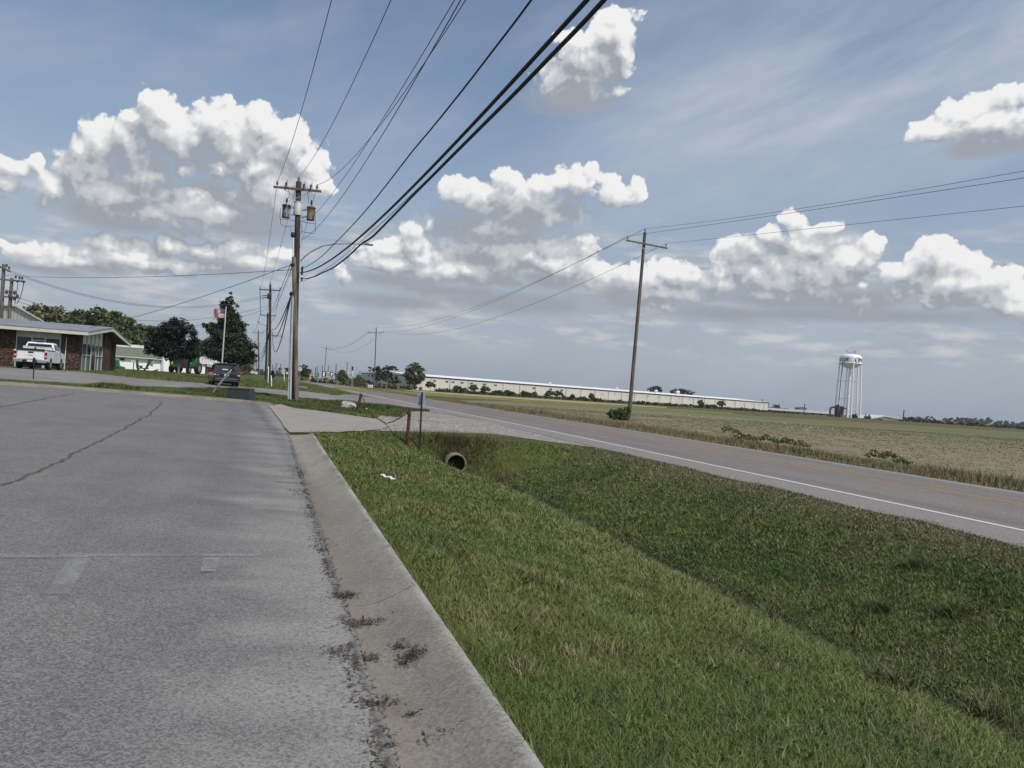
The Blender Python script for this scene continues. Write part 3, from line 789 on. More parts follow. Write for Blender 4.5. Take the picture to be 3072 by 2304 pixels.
h = (.026 + .036 * rng.random(len(x)) + .070 * tall * rng.random(len(x)) + .05 * np.exp(-((x - 4.5) / .4) ** 2) * (y < 20) * rng.random(len(x)) + .03 * sm(.35, .02, x - kerbback(y)) * (y < 20)) * (1 - .45 * thin)
w = np.maximum(.0042, d * .00105) * (.7 + .6 * rng.random(len(x)))
straw = rng.random(len(x)) < (.03 + .15 * thin); col[straw] = np.array([.26, .225, .125]) * (.7 + .5 * rng.random((straw.sum(), 1)))
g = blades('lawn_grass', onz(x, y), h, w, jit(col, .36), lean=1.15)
tag(g, 'short mown green grass covering the verge and roadside ditch', 'grass', kind='stuff')
print('lawn blades', len(x))

# coarse seeded tussocks standing out of the ditch
def tussock_pts(cs, n, r):
    P = []; 
    for cx, cy in cs:
        a = rng.random(n) * 6.283; q = r * rng.random(n) ** .7; P.append(np.stack([cx + q * np.cos(a), cy + q * np.sin(a)], 1))
    P = np.concatenate(P); return P[:, 0], P[:, 1]
tc_ = gp((2300, 1860), (2680, 2060), (2960, 2150), (2640, 1830), (2860, 1840), (2750, 1700))
x, y = tussock_pts(tc_, 200, .17)
o = blades('grass_tussocks', onz(x, y), .10 + .14 * rng.random(len(x)), .006 + .006 * rng.random(len(x)), jit(np.tile([.115, .132, .045], (len(x), 1)), .35), lean=1.0)
tag(o, 'coarse dark tussocks of long grass in the ditch', 'grass', kind='stuff')
dc = gp((1650, 1900), (1560, 2020), (1720, 1975), (2610, 1915), (2690, 1925), (2960, 2105), (1620, 1870), (2830, 1960), (2540, 1735), (1820, 1960), (2890, 1925), (1990, 1840))
x, y = tussock_pts(dc, 75, .14)
o = blades('dry_grass', onz(x, y), .04 + .06 * rng.random(len(x)), .004 + .003 * rng.random(len(x)), jit(np.tile([.27, .22, .13], (len(x), 1)), .3), lean=.8)
tag(o, 'straw coloured dead grass tufts scattered through the verge', 'grass', kind='stuff')
# broad leaved weeds, seed stems and blades hanging over the kerb
wx = 1.1 + 8.5 * rng.random(420); wy = 1.8 + 15 * rng.random(420) ** 1.5; k = (wx < shoulder(wy) - .3) & (wx > kerbback(wy) + .05)
x, y = tussock_pts(list(zip(wx[k], wy[k])), 11, .05)
o = blades('broadleaf_weeds', onz(x, y), .04 + .05 * rng.random(len(x)), .013 + .010 * rng.random(len(x)), jit(np.tile([.105, .142, .044], (len(x), 1)), .35), lean=1.35, bend=.3)
tag(o, 'low broad leaved weeds dotted through the verge', 'weeds', kind='stuff')
x = .7 + 9.5 * rng.random(2600); y = 2 + 18 * rng.random(2600) ** 1.3; k = (x < shoulder(y)) & (x > kerbback(y) + .1) & (fbm(x, y, 1.2, 3) > .5); x, y = x[k], y[k]
o = blades('seed_stems', onz(x, y), .10 + .12 * rng.random(len(x)), np.maximum(.003, np.hypot(x, y) * .0006), jit(np.tile([.24, .21, .11], (len(x), 1)), .35), lean=.5)
tag(o, 'thin pale seed stems standing above the mown verge', 'grass', kind='stuff')
y = 1.5 + 17.5 * rng.random(3200) ** 1.4; x = kerbback(y) + .012 + .03 * rng.random(len(y)); zz_ = H(np.full(len(y), .59), y) + .10
o = blades('kerb_grass', np.stack([x, y, zz_], 1), .05 + .07 * rng.random(len(y)) * (fbm(x, y, .5, 2) > .45), np.maximum(.004, y * .001), jit(np.tile([.115, .145, .042], (len(y), 1)), .35), lean=1.2, yaw=math.pi + rng.normal(0, .7, len(y)))
tag(o, 'longer green blades hanging over the back edge of the kerb', 'grass', kind='stuff')
# dead stems and mud around the culvert mouth
cx, cy = 5.0, 22.0
x = rng.normal(5.35, .75, 2600); y = rng.normal(21.9, .55, 2600)
o = blades('dead_stems', onz(x, y), .08 + .22 * rng.random(len(x)), .012, jit(np.tile([.15, .115, .075], (len(x), 1)), .4), lean=1.0)
tag(o, 'brown dead stems matted around the culvert mouth', 'dead grass', kind='stuff')
x = rng.normal(5.1, .8, 2600); y = 22.75 + rng.normal(0, .35, 2600)
o = blades('bank_grass', onz(x, y), .12 + .25 * rng.random(len(x)), .014, jit(np.tile([.125, .130, .050], (len(x), 1)), .4), lean=.9)
tag(o, 'longer rough grass on the bank above the culvert', 'grass', kind='stuff')

# taller grass strip between the lot and the dealer frontage, and mown lawns farther off
P1 = np.array(gp((0, 1143), (226, 1158), (452, 1172), (687, 1192), (842, 1214), (1000, 1239), (1188, 1252), (1290, 1236), (1200, 1224), (1090, 1215), (990, 1203), (900, 1195), (840, 1189), (760, 1181), (684, 1170), (520, 1164), (300, 1156), (0, 1139)))
def scatter(P, n):
    lo, hi = P.min(0), P.max(0); q = lo + rng.random((n, 2)) * (hi - lo); k = inpoly(q[:, 0], q[:, 1], P); return q[k, 0], q[k, 1]
x, y = scatter(P1, 300000)
back = fbm(x, y, 2.0, 3); h = .05 + .22 * rng.random(len(x)) * sm(.35, .62, back); h *= np.where(x > -3.2, .45 + .5 * (y > 46), 1)
o = blades('verge_grass', onz(x, y), h, .034 * (.6 + .7 * rng.random(len(x))), jit(np.tile([.092, .118, .036], (len(x), 1)) * (1.25 - .5 * sm(.3, .7, back))[:, None], .35), lean=.7)
tag(o, 'strip of rough green grass between the lot and the dealer drive', 'grass', kind='stuff')
P2 = np.array(gp((180, 1113), (240, 1117), (420, 1137), (640, 1153), (756, 1164), (900, 1175), (1030, 1185), (1057, 1182), (960, 1161), (890, 1147), (800, 1140), (600, 1128), (480, 1120), (300, 1113)))
x, y = scatter(P2, 240000)
o = blades('lawn_grass', onz(x, y), .04 + .07 * rng.random(len(x)), .07 * (.6 + .7 * rng.random(len(x))), jit(np.tile([.120, .140, .042], (len(x), 1)) * (.8 + .5 * fbm(x, y, 3.5, 3))[:, None], .25), lean=.9)
tag(o, 'mown lawn in front of the dealership and around the poles', 'grass', kind='stuff')

# brown seeding grass along the far side of the road
n = 150000; y = -6 + 236 * rng.random(n) ** 1.6; 
x = roadR(y) + .5 + 7.4 * rng.random(n)
s = x - roadR(y); core = sm(1.5, 2.6, s) * (1 - sm(4.6, 7.2, s)); pat = sm(.25, .6, fbm(x * .6, y, 3., 3))
fade = (1 - .75 * sm(78, 120, y))
h = (.06 + .10 * rng.random(n)) * (1 - core) + core * (.22 + .42 * rng.random(n)) * (.55 + .6 * pat) * fade
dd = np.hypot(x, y); w = np.maximum(.008, dd * .00075) * (.6 + .6 * rng.random(n))
brown = np.array([.245, .176, .112]); grn = np.array([.145, .150, .058]); low = np.array([.205, .190, .085])
k = (rng.random(n) < .58 * core)[:, None]; col = np.where(k, brown, np.where(core[:, None] > .4, grn, low))
o = blades('tall_grass', onz(x, y), h, w, jit(col, .35), lean=.45)
tag(o, 'tall brown seeding grass between the road and the field', 'grass', kind='stuff')

# white umbels in the tall grass
def umbels(cs, n, sp):
    mb = MB()
    for cx, cy, rx, ry in cs:
        for _ in range(n):
            px = cx + random.gauss(0, rx); py = cy + random.gauss(0, ry); z = h1(px, py); hh = .55 + .4 * random.random(); s = .03 + .035 * random.random()
            mb.add([(px - .006, py, z), (px + .006, py, z), (px, py, z + hh)], [(0, 1, 2)], 1)
            pts = [(px + s * math.cos(a) * (.8 + .3 * random.random()), py + s * math.sin(a) * (.8 + .3 * random.random()), z + hh + .02 * random.random()) for a in [i * 1.047 for i in range(6)]]
            mb.add(pts + [(px, py, z + hh + .045)], [(i, (i + 1) % 6, 6) for i in range(6)], 0)
    return mb
random.seed(4)
fl = []
for q, rx, ry in (((2050, 1262), 1.0, 2.2), ((1780, 1225), 1.2, 9), ((1560, 1204), 1.2, 14), ((2190, 1280), .7, 2.0), ((2420, 1310), .9, 1.6)):
    p_ = G(*q); fl.append((max(p_.x, float(roadR(p_.y)) + 3.2), p_.y, rx, ry))
o = umbels(fl, 26, 0).build('wildflowers', [paint('umbel_white', (.62, .62, .56), .9), paint('umbel_stem', (.10, .13, .05), .9)], fix=False)
tag(o, 'white lacy wildflowers among the roadside grass', 'wildflowers', kind='stuff')

# young crop in rows on the near part of the field
rows_ = np.arange(-12, 105, 1.27); P = []
for q in rows_:
    n = int(520); xx = 25.2 + 85 * rng.random(n) ** 1.5; yy_ = q - .1266 * xx + rng.normal(0, .07, n) + (vn(xx * .2, q) - .5) * .4
    keep = fbm(xx, yy_, 9., 3) > .24; P.append(np.stack([xx[keep], yy_[keep]], 1))
P = np.concatenate(P); P = P[P[:, 0] > roadR(P[:, 1]) + 6.4]
P = np.repeat(P, 4, 0) + rng.normal(0, .06, (len(P) * 4, 2)); dd = np.hypot(P[:, 0], P[:, 1])
o = blades('crop_plants', onz(P[:, 0], P[:, 1]), .05 + .07 * rng.random(len(P)), np.maximum(.03, dd * .0008) * (.7 + .6 * rng.random(len(P))), jit(np.tile([.185, .188, .092], (len(P), 1)), .25), lean=1.15)
tag(o, 'rows of small young crop plants in the tan field', 'crop', kind='stuff')

# dirt, clippings and dead leaves caught along the gutter
def litter(cs, zoff=.012):
    Q = []
    for cx, cy, rx, ry, n in cs: Q.append(np.stack([rng.normal(cx, rx, n), rng.normal(cy, ry, n)], 1))
    return np.concatenate(Q)
cl_ = []
for px_, py_, rx, ry, n in ((1035, 1793, .055, .06, 420), (1085, 1880, .07, .05, 420), (1195, 1965, .035, .05, 120), (1230, 2005, .05, .07, 380), (1015, 1965, .05, .07, 200), (1110, 1985, .04, .05, 140),
                            (1120, 2120, .06, .04, 190), (1230, 2160, .025, .02, 70), (960, 1630, .06, .28, 300), (930, 1540, .05, .4, 260), (900, 1420, .16, .32, 520), (860, 1400, .25, .12, 180), (905, 1480, .12, .2, 260), (880, 1452, .3, .06, 200),
                            (985, 1720, .03, .2, 200), (1060, 2050, .03, .3, 180), (880, 1306, .45, .16, 1100), (845, 1290, .25, .35, 400), (1250, 2240, .1, .05, 60), (1130, 2290, .02, .15, 110)):
    p_ = G(px_, py_); cl_.append((p_.x, p_.y, rx * .85, ry * .85, int(n * .62)))
for yy_ in np.arange(2.5, 19, .25): cl_.append((GUT(yy_) - .01, yy_, .011, .12, int(26 * (.10 + vn(yy_, 3.3)) * .8)))
Q = litter(cl_); z = H(Q[:, 0], Q[:, 1]) + .014
kx = np.clip((Q[:, 0] - GUT(Q[:, 1])) / .47, 0, 1); z = np.where((Q[:, 1] < 19.6) & (kx > 0), H(np.full(len(Q), .59), Q[:, 1]) + .024 + .125 * sm(.2, .95, kx), z)
mb = MB(); cd = jit(np.tile([.095, .080, .060], (len(Q), 1)), .6); cols_ = []
for (qx, qy), qz, cq in zip(Q, z, cd):
    L_ = .006 + .014 * random.random() ** 1.5; w_ = .002 + .004 * random.random(); a_ = random.random() * 6.283; e_ = random.random() ** 2 * .016; c_, s_ = math.cos(a_), math.sin(a_)
    mb.add([(qx - c_ * L_, qy - s_ * L_, qz), (qx + s_ * w_, qy - c_ * w_, qz + e_ * .6), (qx + c_ * L_, qy + s_ * L_, qz + e_), (qx - s_ * w_, qy + c_ * w_, qz + .004)], [(0, 1, 2, 3)]); cols_ += [(*cq, 1)] * 4
o = mb.build('gutter_debris', M_BLADE, fix=False)
ca = o.data.color_attributes.new('col', 'FLOAT_COLOR', 'POINT'); ca.data.foreach_set('color', np.array(cols_, np.float32).ravel())
tag(o, 'dark dead leaves and clippings gathered along the gutter', 'debris', kind='stuff')
# loose stones on the gravel drive
x, y = scatter(GRN, 9000); mb = MB()
for a, b in zip(x, y):
    s = .012 + .03 * random.random() ** 2; z = h1(a, b) + .012
    mb.add([(a - s, b, z), (a + s * .4, b - s, z), (a + s, b + s * .5, z), (a, b, z + s * .9)], [(0, 1, 3), (1, 2, 3), (2, 0, 3)], 0)
o = mb.build('loose_stones', paint('pale_stone', (.34, .32, .29), .95, .35, 3.), fix=False); tag(o, 'loose pale stones scattered on the gravel drive', 'gravel', kind='stuff')
# ------------------------------------------------------------------ shared object materials
def f_wood(nt, a=(.10, .082, .066), b=(.20, .172, .145)):
    p = wpos(); n = nz(vmath('MULTIPLY', p, (14., 14., .7)), 1.0, 5, .65); k = nz(vmath('MULTIPLY', p, (2., 2., .5)), 1., 4, .6)
    c = mixc(ramp(n, .3, .7), a, b); c = mixc(ramp(k, .45, .7) * .5, c, (.06, .05, .042))
    return dict(color=c, bump=(n, .02, .6))
M_POLE = material('weathered_pole_wood', f_wood, rough=.9, spec=.15)
M_POLED = material('dark_pole_wood', lambda nt: f_wood(nt, (.036, .031, .027), (.085, .073, .062)), rough=.9, spec=.15)
M_STUB = material('grey_pole_wood', lambda nt: f_wood(nt, (.125, .108, .092), (.215, .19, .165)), rough=.9, spec=.15)
M_GALV = paint('galvanised_steel', (.36, .37, .38), .5, .15, 5., metal=.6)
M_WHITEM = paint('white_metal', (.74, .75, .76), .45, .06, 3., dirt=(.45, .43, .40))
M_PORC = paint('porcelain', (.30, .31, .33), .3, .1)
M_PORCD = paint('dark_porcelain', (.09, .075, .07), .35, .1)
M_BLACK = paint('black_rubber', (.018, .018, .019), .6, .2)
M_CABLE = paint('black_cable', (.016, .016, .018), .65, .2)
M_WIRE = paint('bare_wire', (.05, .052, .056), .6, .2)
M_GLASS = material('dark_glass', None, (.012, .014, .017), .06, 0, .6)
M_PVC = paint('grey_conduit', (.42, .44, .46), .55, .1, 2.)

def wb(mb, name, mat, parent, **k):
    """build a part from world coordinates under a thing whose empty stands at parent.location"""
    o = parent.location; p = parent.parent
    while p is not None: o = o + p.location; p = p.parent
    mb.v = [(v[0] - o[0], v[1] - o[1], v[2] - o[2]) for v in mb.v]
    return mb.build(name, mat, parent, **k)

def insul(p, h=.26, r=.07, n=10):
    return MB().lathe(p, [(.025, 0), (.025, h * .3), (r, h * .32), (r * .6, h * .5), (r, h * .52), (r * .55, h * .7), (r * .75, h * .74), (r * .5, h), (0, h * 1.02)], n)

# ------------------------------------------------------------------ transformer pole and its stub
B = G(879, 1199); B.z = h1(B.x, B.y); D = depth(B)
def PW(px, py, dx=0.0, dz=0.0): return W(px, py, D + dz + .284 * (px - 890) * D / FPX)
pole = thing('utility_pole', 'tall dark wooden utility pole carrying two transformers and a lamp arm', 'utility pole', B)
top = PW(896, 546)
wb(MB().tube([B - Vector((0, 0, .6)), B.lerp(top, .35), B.lerp(top, .7), top, top + Vector((0, 0, .05))], [.20, .185, .168, .155, .10], 14), 'shaft', M_POLED, pole)
a, b = PW(823, 563), PW(966, 577); fo = Vector((-.05, -.20, 0)); a += fo; b += fo
wb(MB().bar(a, b, .10, .13), 'crossarm', M_POLE, pole)
ctr = (a + b) / 2
for q, z in ((.2, 597), (.8, 597)):
    wb(MB().bar(a.lerp(b, q) + Vector((0, -.06, -.04)), PW(893, z) + fo * .8, .035, .012, up=(0, 1, 0)), 'brace', M_GALV, pole)
for px, py in ((834, 562), (953, 573)): wb(insul(PW(px, py) + fo + Vector((0, 0, .02)), .32, .085), 'insulator', M_PORC, pole)
wb(insul(top + Vector((0, 0, .03)), .28, .085), 'insulator', M_PORC, pole)
INA, INB, INC = PW(834, 562) + fo + Vector((0, 0, .33)), top + Vector((0, 0, .32)), PW(953, 573) + fo + Vector((0, 0, .33))
for px, py in ((859, 566), (912, 571), (933, 573)):
    p = PW(px, py) + fo + Vector((0, -.09, -.12))
    wb(MB().tube([p, p + Vector((.02, -.05, .42))], [.045, .045], 8).tube([p + Vector((.1, -.08, .1)), p + Vector((.07, -.16, .55))], .018, 6).bar(p + Vector((0, 0, .2)), p + Vector((0, .12, .16)), .04, .04), 'fuse_cutout', M_PORCD, pole)
c0, c1 = PW(892, 646), PW(894, 606)
wb(MB().tube([c0, c1, c1 + Vector((0, 0, .02))], [.235, .235, .20], 16).tube([c1 - Vector((0, 0, .05)), c1], [.25, .25], 16), 'cluster_mount', paint('mount_grey', (.46, .47, .48), .5, .1, 4.), pole)
def f_tank(nt, a, b, lo, hi):
    p = coords(); n = nz(vmath('MULTIPLY', p, (6., 6., 1.2)), 1., 5, .65)
    return dict(color=mixc(ramp(n, lo, hi), a, b), rough=.5 + 0 * n)
M_TANK1 = material('weathered_tank_paint', lambda nt: f_tank(nt, (.30, .32, .34), (.055, .065, .08), .44, .56), rough=.55)
M_TANK2 = material('rusty_tank_paint', lambda nt: f_tank(nt, (.30, .195, .115), (.055, .05, .05), .40, .62), rough=.7)
for px, py0, py1, m, s in ((857.5, 655, 616, M_TANK1, -1), (931, 662, 622, M_TANK2, 1)):
    lo, hi = PW(px, py0) + Vector((0, -.12, 0)), PW(px, py1) + Vector((0, -.12, 0)); hh = (hi - lo).length; r = .245
    t = wb(MB().lathe(lo, [(0, .0), (r * .93, .0), (r * .95, .05), (r * .94, hh * .5), (r, hh * .9), (r * 1.12, hh * .91), (r * 1.12, hh * .96), (r * .95, hh), (r * .5, hh + .06), (0, hh + .08)], 20), 'transformer', m, pole)
    u = hi + Vector((.04, -.03, .06))
    ub = insul(u, .36, .075); ub.v = [tuple(Vector(v) - B) for v in ub.v]; o = ub.build('bushing', M_PORCD, t)
    for k in (.25, .78):
        br = MB(); p = lo.lerp(hi, k); q = PW(892.5, py0 + (py1 - py0) * k); br.bar(p + Vector((-s * r * .9, 0, 0)), q + Vector((s * .22, 0, 0)), .05, .09)
        br.v = [tuple(Vector(v) - B) for v in br.v]; br.build('bracket', M_GALV, t)
jl = [[(860, 602), (868, 590), (866, 570)], [(926, 612), (925, 596), (922, 578)], [(842, 625), (840, 650), (843, 675), (858, 682), (884, 679)], [(945, 632), (946, 665), (946, 695), (942, 702), (904, 696)],
      [(842, 658), (868, 661), (886, 665)], [(902, 666), (925, 671), (945, 671)], [(870, 684), (875, 700), (879, 706)], [(903, 670), (906, 690), (903, 705)], [(900, 664), (915, 663), (928, 655)]]
for q in jl: wb(MB().tube([PW(*k) + Vector((0, -.14, 0)) for k in q], .014, 5), 'jumper_wire', M_CABLE, pole)
p = PW(881, 707) + Vector((-.05, -.18, 0))
wb(MB().lathe(p - Vector((0, 0, .15)), [(.05, 0), (.11, .05), (.13, .2), (.09, .3), (0, .33)], 10), 'weatherhead', M_BLACK, pole)
wb(MB().tube([PW(883, 772) + Vector((-.05, -.2, 0)), PW(882, 716) + Vector((-.05, -.2, 0))], .045, 8), 'riser_pipe', M_WHITEM, pole)
arm = [PW(*k) for k in ((900.7, 784), (915, 769), (935, 754), (967, 738), (1008, 731), (1050, 730.5), (1092, 733))]
la_ = wb(MB().tube(arm, [.045] * 5 + [.04, .035], 8), 'lamp_arm', M_GALV, pole)
hp = PW(1092, 732); hq = PW(1120, 735); hd = (hq - hp)
hs = []
for f, w, zt, zb in ((0, .05, .05, -.03), (.25, .13, .09, -.04), (.6, .17, .10, -.05), (.9, .12, .05, -.05), (1., .03, .0, -.03)):
    c = hp + hd * f - B; y = Vector((-hd.y, hd.x, 0)).normalized(); hs.append([c + y * w + Vector((0, 0, zb)), c + y * w * .8 + Vector((0, 0, zt)), c - y * w * .8 + Vector((0, 0, zt)), c - y * w + Vector((0, 0, zb))])
MB().loft(hs).build('lamp_head', M_GALV, la_)
for za, zb in ((708, 725), (715, 727)): wb(MB().tube([PW(903, za), PW(1057, zb)], .012, 5), 'stay_rod', M_GALV, pole)
wb(MB().box(PW(900, 812) + Vector((.12, -.1, 0)), (.12, .12, .5)).box(PW(900, 838) + Vector((.1, -.1, 0)), (.1, .1, .2)), 'cable_bracket', M_BLACK, pole)

S0 = G(891, 1201); S0.z = h1(S0.x, S0.y); SD = depth(S0)
stub = thing('stub_pole', 'short grey wooden stub pole standing hard against the transformer pole', 'utility pole', S0)
St = W(881.5, 772, SD)
wb(MB().tube([S0 - Vector((0, 0, .5)), S0.lerp(St, .5), St, St + Vector((0, 0, .05))], [.14, .135, .125, .06], 12), 'shaft', M_STUB, stub)
wb(MB().tube([St - Vector((0, 0, .55)), St - Vector((0, 0, .38))], [.155, .155], 12), 'strap', M_BLACK, stub)
wb(MB().tube([W(870.5, 1200, SD - .2), W(872.5, 1085, SD - .2), W(877.5, 895, SD - .2), W(876, 886, SD - .25)], .075, 10).tube([W(871, 1140, SD - .2), W(871, 1136.5, SD - .2)], .085, 10).tube([W(874.5, 962, SD - .2), W(874.6, 959, SD - .2)], .085, 10), 'riser_pipe', M_PVC, stub)
wb(MB().tube([W(864.5, 1199, SD - .2), W(867, 1120, SD - .2), W(871, 1000, SD - .2), W(875, 893, SD - .2)], .034, 8), 'riser_pipe', M_WHITEM, stub)
wb(MB().lathe(W(874.5, 884, SD - .25), [(.05, -.1), (.12, -.03), (.14, .08), (.07, .17), (0, .18)], 9), 'weatherhead', M_BLACK, stub)

# ------------------------------------------------------------------ other poles
def simple_pole(label, base_px, top_px, arms, hgt=None, r=.15, mat=M_POLE, d=None, group=None, braces=True, ins=True, extra=None, wood=None):
    if d is None:
        b = G(*base_px)
        if hgt: d = hgt * FPX / math.hypot(top_px[0] - base_px[0], top_px[1] - base_px[1]); b = W(base_px[0], base_px[1], d); b.z = h1(b.x, b.y)
        else: d = depth(b)
    else: b = W(*base_px, d); b.z = h1(b.x, b.y)
    t = thing('utility_pole', label, 'utility pole', b, group=group)
    tp = W(*top_px, d)
    wb(MB().tube([b - Vector((0, 0, .5)), b.lerp(tp, .5), tp], [r * 1.15, r, r * .85], 10), 'shaft', mat, t)
    att = {}
    for k, (ax_, ay_, bx_, by_) in enumerate(arms):
        def Q(px, py): return W(px, py, d + .284 * (px - top_px[0]) * d / FPX) + Vector((0, -r * 1.2, 0))
        A, Bb = Q(ax_, ay_), Q(bx_, by_); wb(MB().bar(A, Bb, .10, .14), 'crossarm', wood or mat, t)
        m = (A + Bb) / 2
        if braces:
            for q in (.22, .78): wb(MB().bar(A.lerp(Bb, q) + Vector((0, -.05, -.05)), m + Vector((0, -.03, -.62)), .05, .02, up=(0, 1, 0)), 'brace', M_GALV, t)
        if ins:
            for q in (.035, .965):
                p = A.lerp(Bb, q) + Vector((0, 0, .06)); wb(insul(p, .38, .09, 7), 'insulator', M_PORC, t); att[(k, q < .5)] = p + Vector((0, 0, .38))
    if ins: wb(insul(tp, .36, .09, 7), 'insulator', M_PORC, t); att['top'] = tp + Vector((0, 0, .36))
    att['d'] = d; att['b'] = b; att['t'] = t; att['tip'] = tp
    return att
R1 = simple_pole('brown wooden pole rising from a bush across the road', (1886, 1262), (1935, 697), [(1876, 722, 1999, 746)], r=.17)
R2 = simple_pole('wooden pole with single crossarm beside the white yard sign', (1122, 1166), (1129, 984), [(1103.5, 998, 1152, 996.5)], hgt=None, r=.16, d=R1['d'] * 3.12)
R3 = simple_pole('grey wooden pole in the roadside grass next to the billboard', (970.5, 1149), (980, 1038), [(964.5, 1043, 995, 1048)], r=.16, d=R1['d'] * 5.0)
L2 = simple_pole('wooden pole with two crossarms just beyond the transformer pole', (808.5, 1154), (811, 853), [(777.5, 869, 842, 872)], d=104, r=.17, mat=M_POLED)
wb(MB().tube([W(808, 897, 104), W(809, 880, 104)], [.3, .26], 8).bar(W(786, 888, 104), W(812, 884, 104), .08, .1).bar(W(786, 895, 104), W(814, 888, 104), .08, .1), 'dead_end_clamps', M_BLACK, L2['t'])
wb(MB().tube([W(814, 1005, 104), W(846, 1008.5, 104), W(849, 1009, 104)], [.06, .05, .09], 7), 'lamp_arm', M_GALV, L2['t'])
L3 = simple_pole('dark pole close behind the double armed roadside pole, wearing a lamp', (797, 1144), (803.5, 940), [(780, 945, 827, 948)], d=148, r=.21, mat=M_POLED)
wb(MB().tube([W(801, 977, 148), W(786, 973, 148), W(777, 968, 148)], .08, 6).box(W(776, 967, 148), (.5, .4, .3)), 'lamp_arm', M_GALV, L3['t'])
L4 = simple_pole('slender grey pole with one short crossarm behind the white pickup', (777, 1136), (774.6, 992), [(759, 998, 791, 999)], d=210, r=.19)
wb(MB().box(W(771.5, 1043, 210), (.7, .5, 1.0)), 'lamp_head', M_BLACK, L4['t'])
L5 = simple_pole('thin pole half hidden by the tall conifer', (745, 1132), (749, 1034), [(742, 1040, 756, 1040)], d=285, r=.22, ins=False)
for i, (x0, y0, x1, y1, dd, lab) in enumerate(((721, 1124, 723, 1085, 320, 'pale thin pole under the tall conifer, nearest the van'), (730, 1128, 731.5, 1088, 330, 'pale thin pole under the conifer, second from the van'),
        (768, 1130, 770, 1084, 480, 'tiny grey pole far along the road beyond the slender crossarm pole'),
        (817, 1143, 818, 1094, 420, 'distant bare pole just clear of the two dark poles'), (822, 1143, 823, 1102, 520, 'shortest distant bare pole in the gap before the transformer pole'), (826.5, 1141, 829, 1089, 450, 'distant pole with tiny crossarm in the gap before the transformer pole'), (840, 1130, 842.5, 1092, 480, 'distant leaning pole beside the far evergreen'),
        (943.5, 1146, 947, 1102, 430, 'bare pole left of the green road sign'), (951, 1122, 952, 1099, 470, 'bare pole rising behind the green road sign'), (967, 1124, 967.5, 1096, 500, 'bare pole rising behind the billboard edge'), (985, 1120, 985.5, 1096, 520, 'bare pole rising behind the middle of the billboard'),
        (1006, 1139, 1009, 1091, 420, 'tall bare leaning pole between billboard and bushy tree'))):
    b = W(x0, y0, dd); b.z = h1(b.x, b.y); tp = W(x1, y1, dd)
    t = thing('utility_pole', lab, 'utility pole', b, group='far off poles along the road')
    wb(MB().tube([b - Vector((0, 0, .5)), tp], [.26, .22], 6), 'shaft', M_POLE if i > 1 else M_STUB, t)
    if i in (2, 5): wb(MB().bar(tp + Vector((-1.3, 0, -.6)), tp + Vector((1.3, 0, -.6)), .15, .2), 'crossarm', M_POLE, t)
simple_pole('distant pole with wide crossarm and white transformer behind the bushy tree', (1039, 1142), (1042, 1087.5), [(1035, 1088.5, 1050, 1089.5)], d=420, r=.22, ins=False, braces=False)
simple_pole('distant pole with two small crossarms behind the speed limit sign', (1078, 1140), (1080, 1112), [(1075.5, 1113, 1085, 1113.5), (1075.5, 1119, 1085, 1119.5)], d=620, r=.3, ins=False, braces=False)
simple_pole('small pole standing before the long low factory roof', (2412, 1240), (2414, 1212), [(2410.5, 1213.5, 2417.5, 1214.5)], d=395, r=.22, ins=False, braces=False, mat=M_POLED)
simple_pole('dark pole beyond the cream shed at the field edge', (2709, 1262), (2712, 1231), [(2708, 1232, 2716, 1232.5)], d=400, r=.3, ins=False, braces=False, mat=M_POLED)
simple_pole('small pole on the skyline behind the warehouse end', (2284, 1220), (2287, 1198), [(2282, 1198.5, 2291, 1199.5)], d=520, r=.25, ins=False, braces=False, mat=M_POLED)
simple_pole('small pole just past the warehouse end wall', (2304, 1232), (2306, 1209), [(2303.5, 1210, 2309, 1211)], d=505, r=.22, ins=False, braces=False, mat=M_POLED)

# twin pole structure behind the dealership
dT = 78
b = W(8, 1080, dT); b.z = h1(b.x, b.y)
tw = thing('utility_pole', 'twin wooden pole rack with switchgear behind the dealership roof', 'utility pole', b)
wb(MB().tube([W(0, 1085, dT), W(5, 915, dT), W(12, 793, dT)], [.2, .19, .17], 10), 'shaft', M_STUB, tw)
wb(MB().tube([W(22, 1085, dT), W(30, 915, dT), W(36, 834, dT)], [.19, .18, .16], 10), 'shaft', M_STUB, tw)
for q in ((-20, 791, 31, 815), (-20, 836, 76, 845), (8, 890, 56, 893)):
    wb(MB().bar(W(q[0], q[1], dT), W(q[2], q[3], dT - .3), .12, .16), 'crossarm', M_STUB if q[1] < 880 else M_GALV, tw)
for px, py in ((20, 876), (31, 874), (44, 878), (28, 888), (43, 895), (52, 889)):
    wb(MB().lathe(W(px, py, dT - .4), [(.05, -.22), (.17, -.1), (.12, 0), (.17, .05), (.05, .25), (0, .26)], 8), 'switch', M_PORCD, tw)
for px, py in ((47, 837), (58, 840), (66, 841), (20, 803), (27, 810), (52, 851), (70, 852)):
    wb(insul(W(px, py, dT - .35), .38, .12, 7), 'insulator', M_PORCD, tw)
wb(MB().tube([W(72, 850, dT - .4), W(62, 890, dT - .4), W(50, 912, dT - .4)], .035, 5).tube([W(53, 853, dT - .4), W(50, 880, dT - .4), W(45, 912, dT - .4)], .03, 5), 'jumper_wire', M_CABLE, tw)

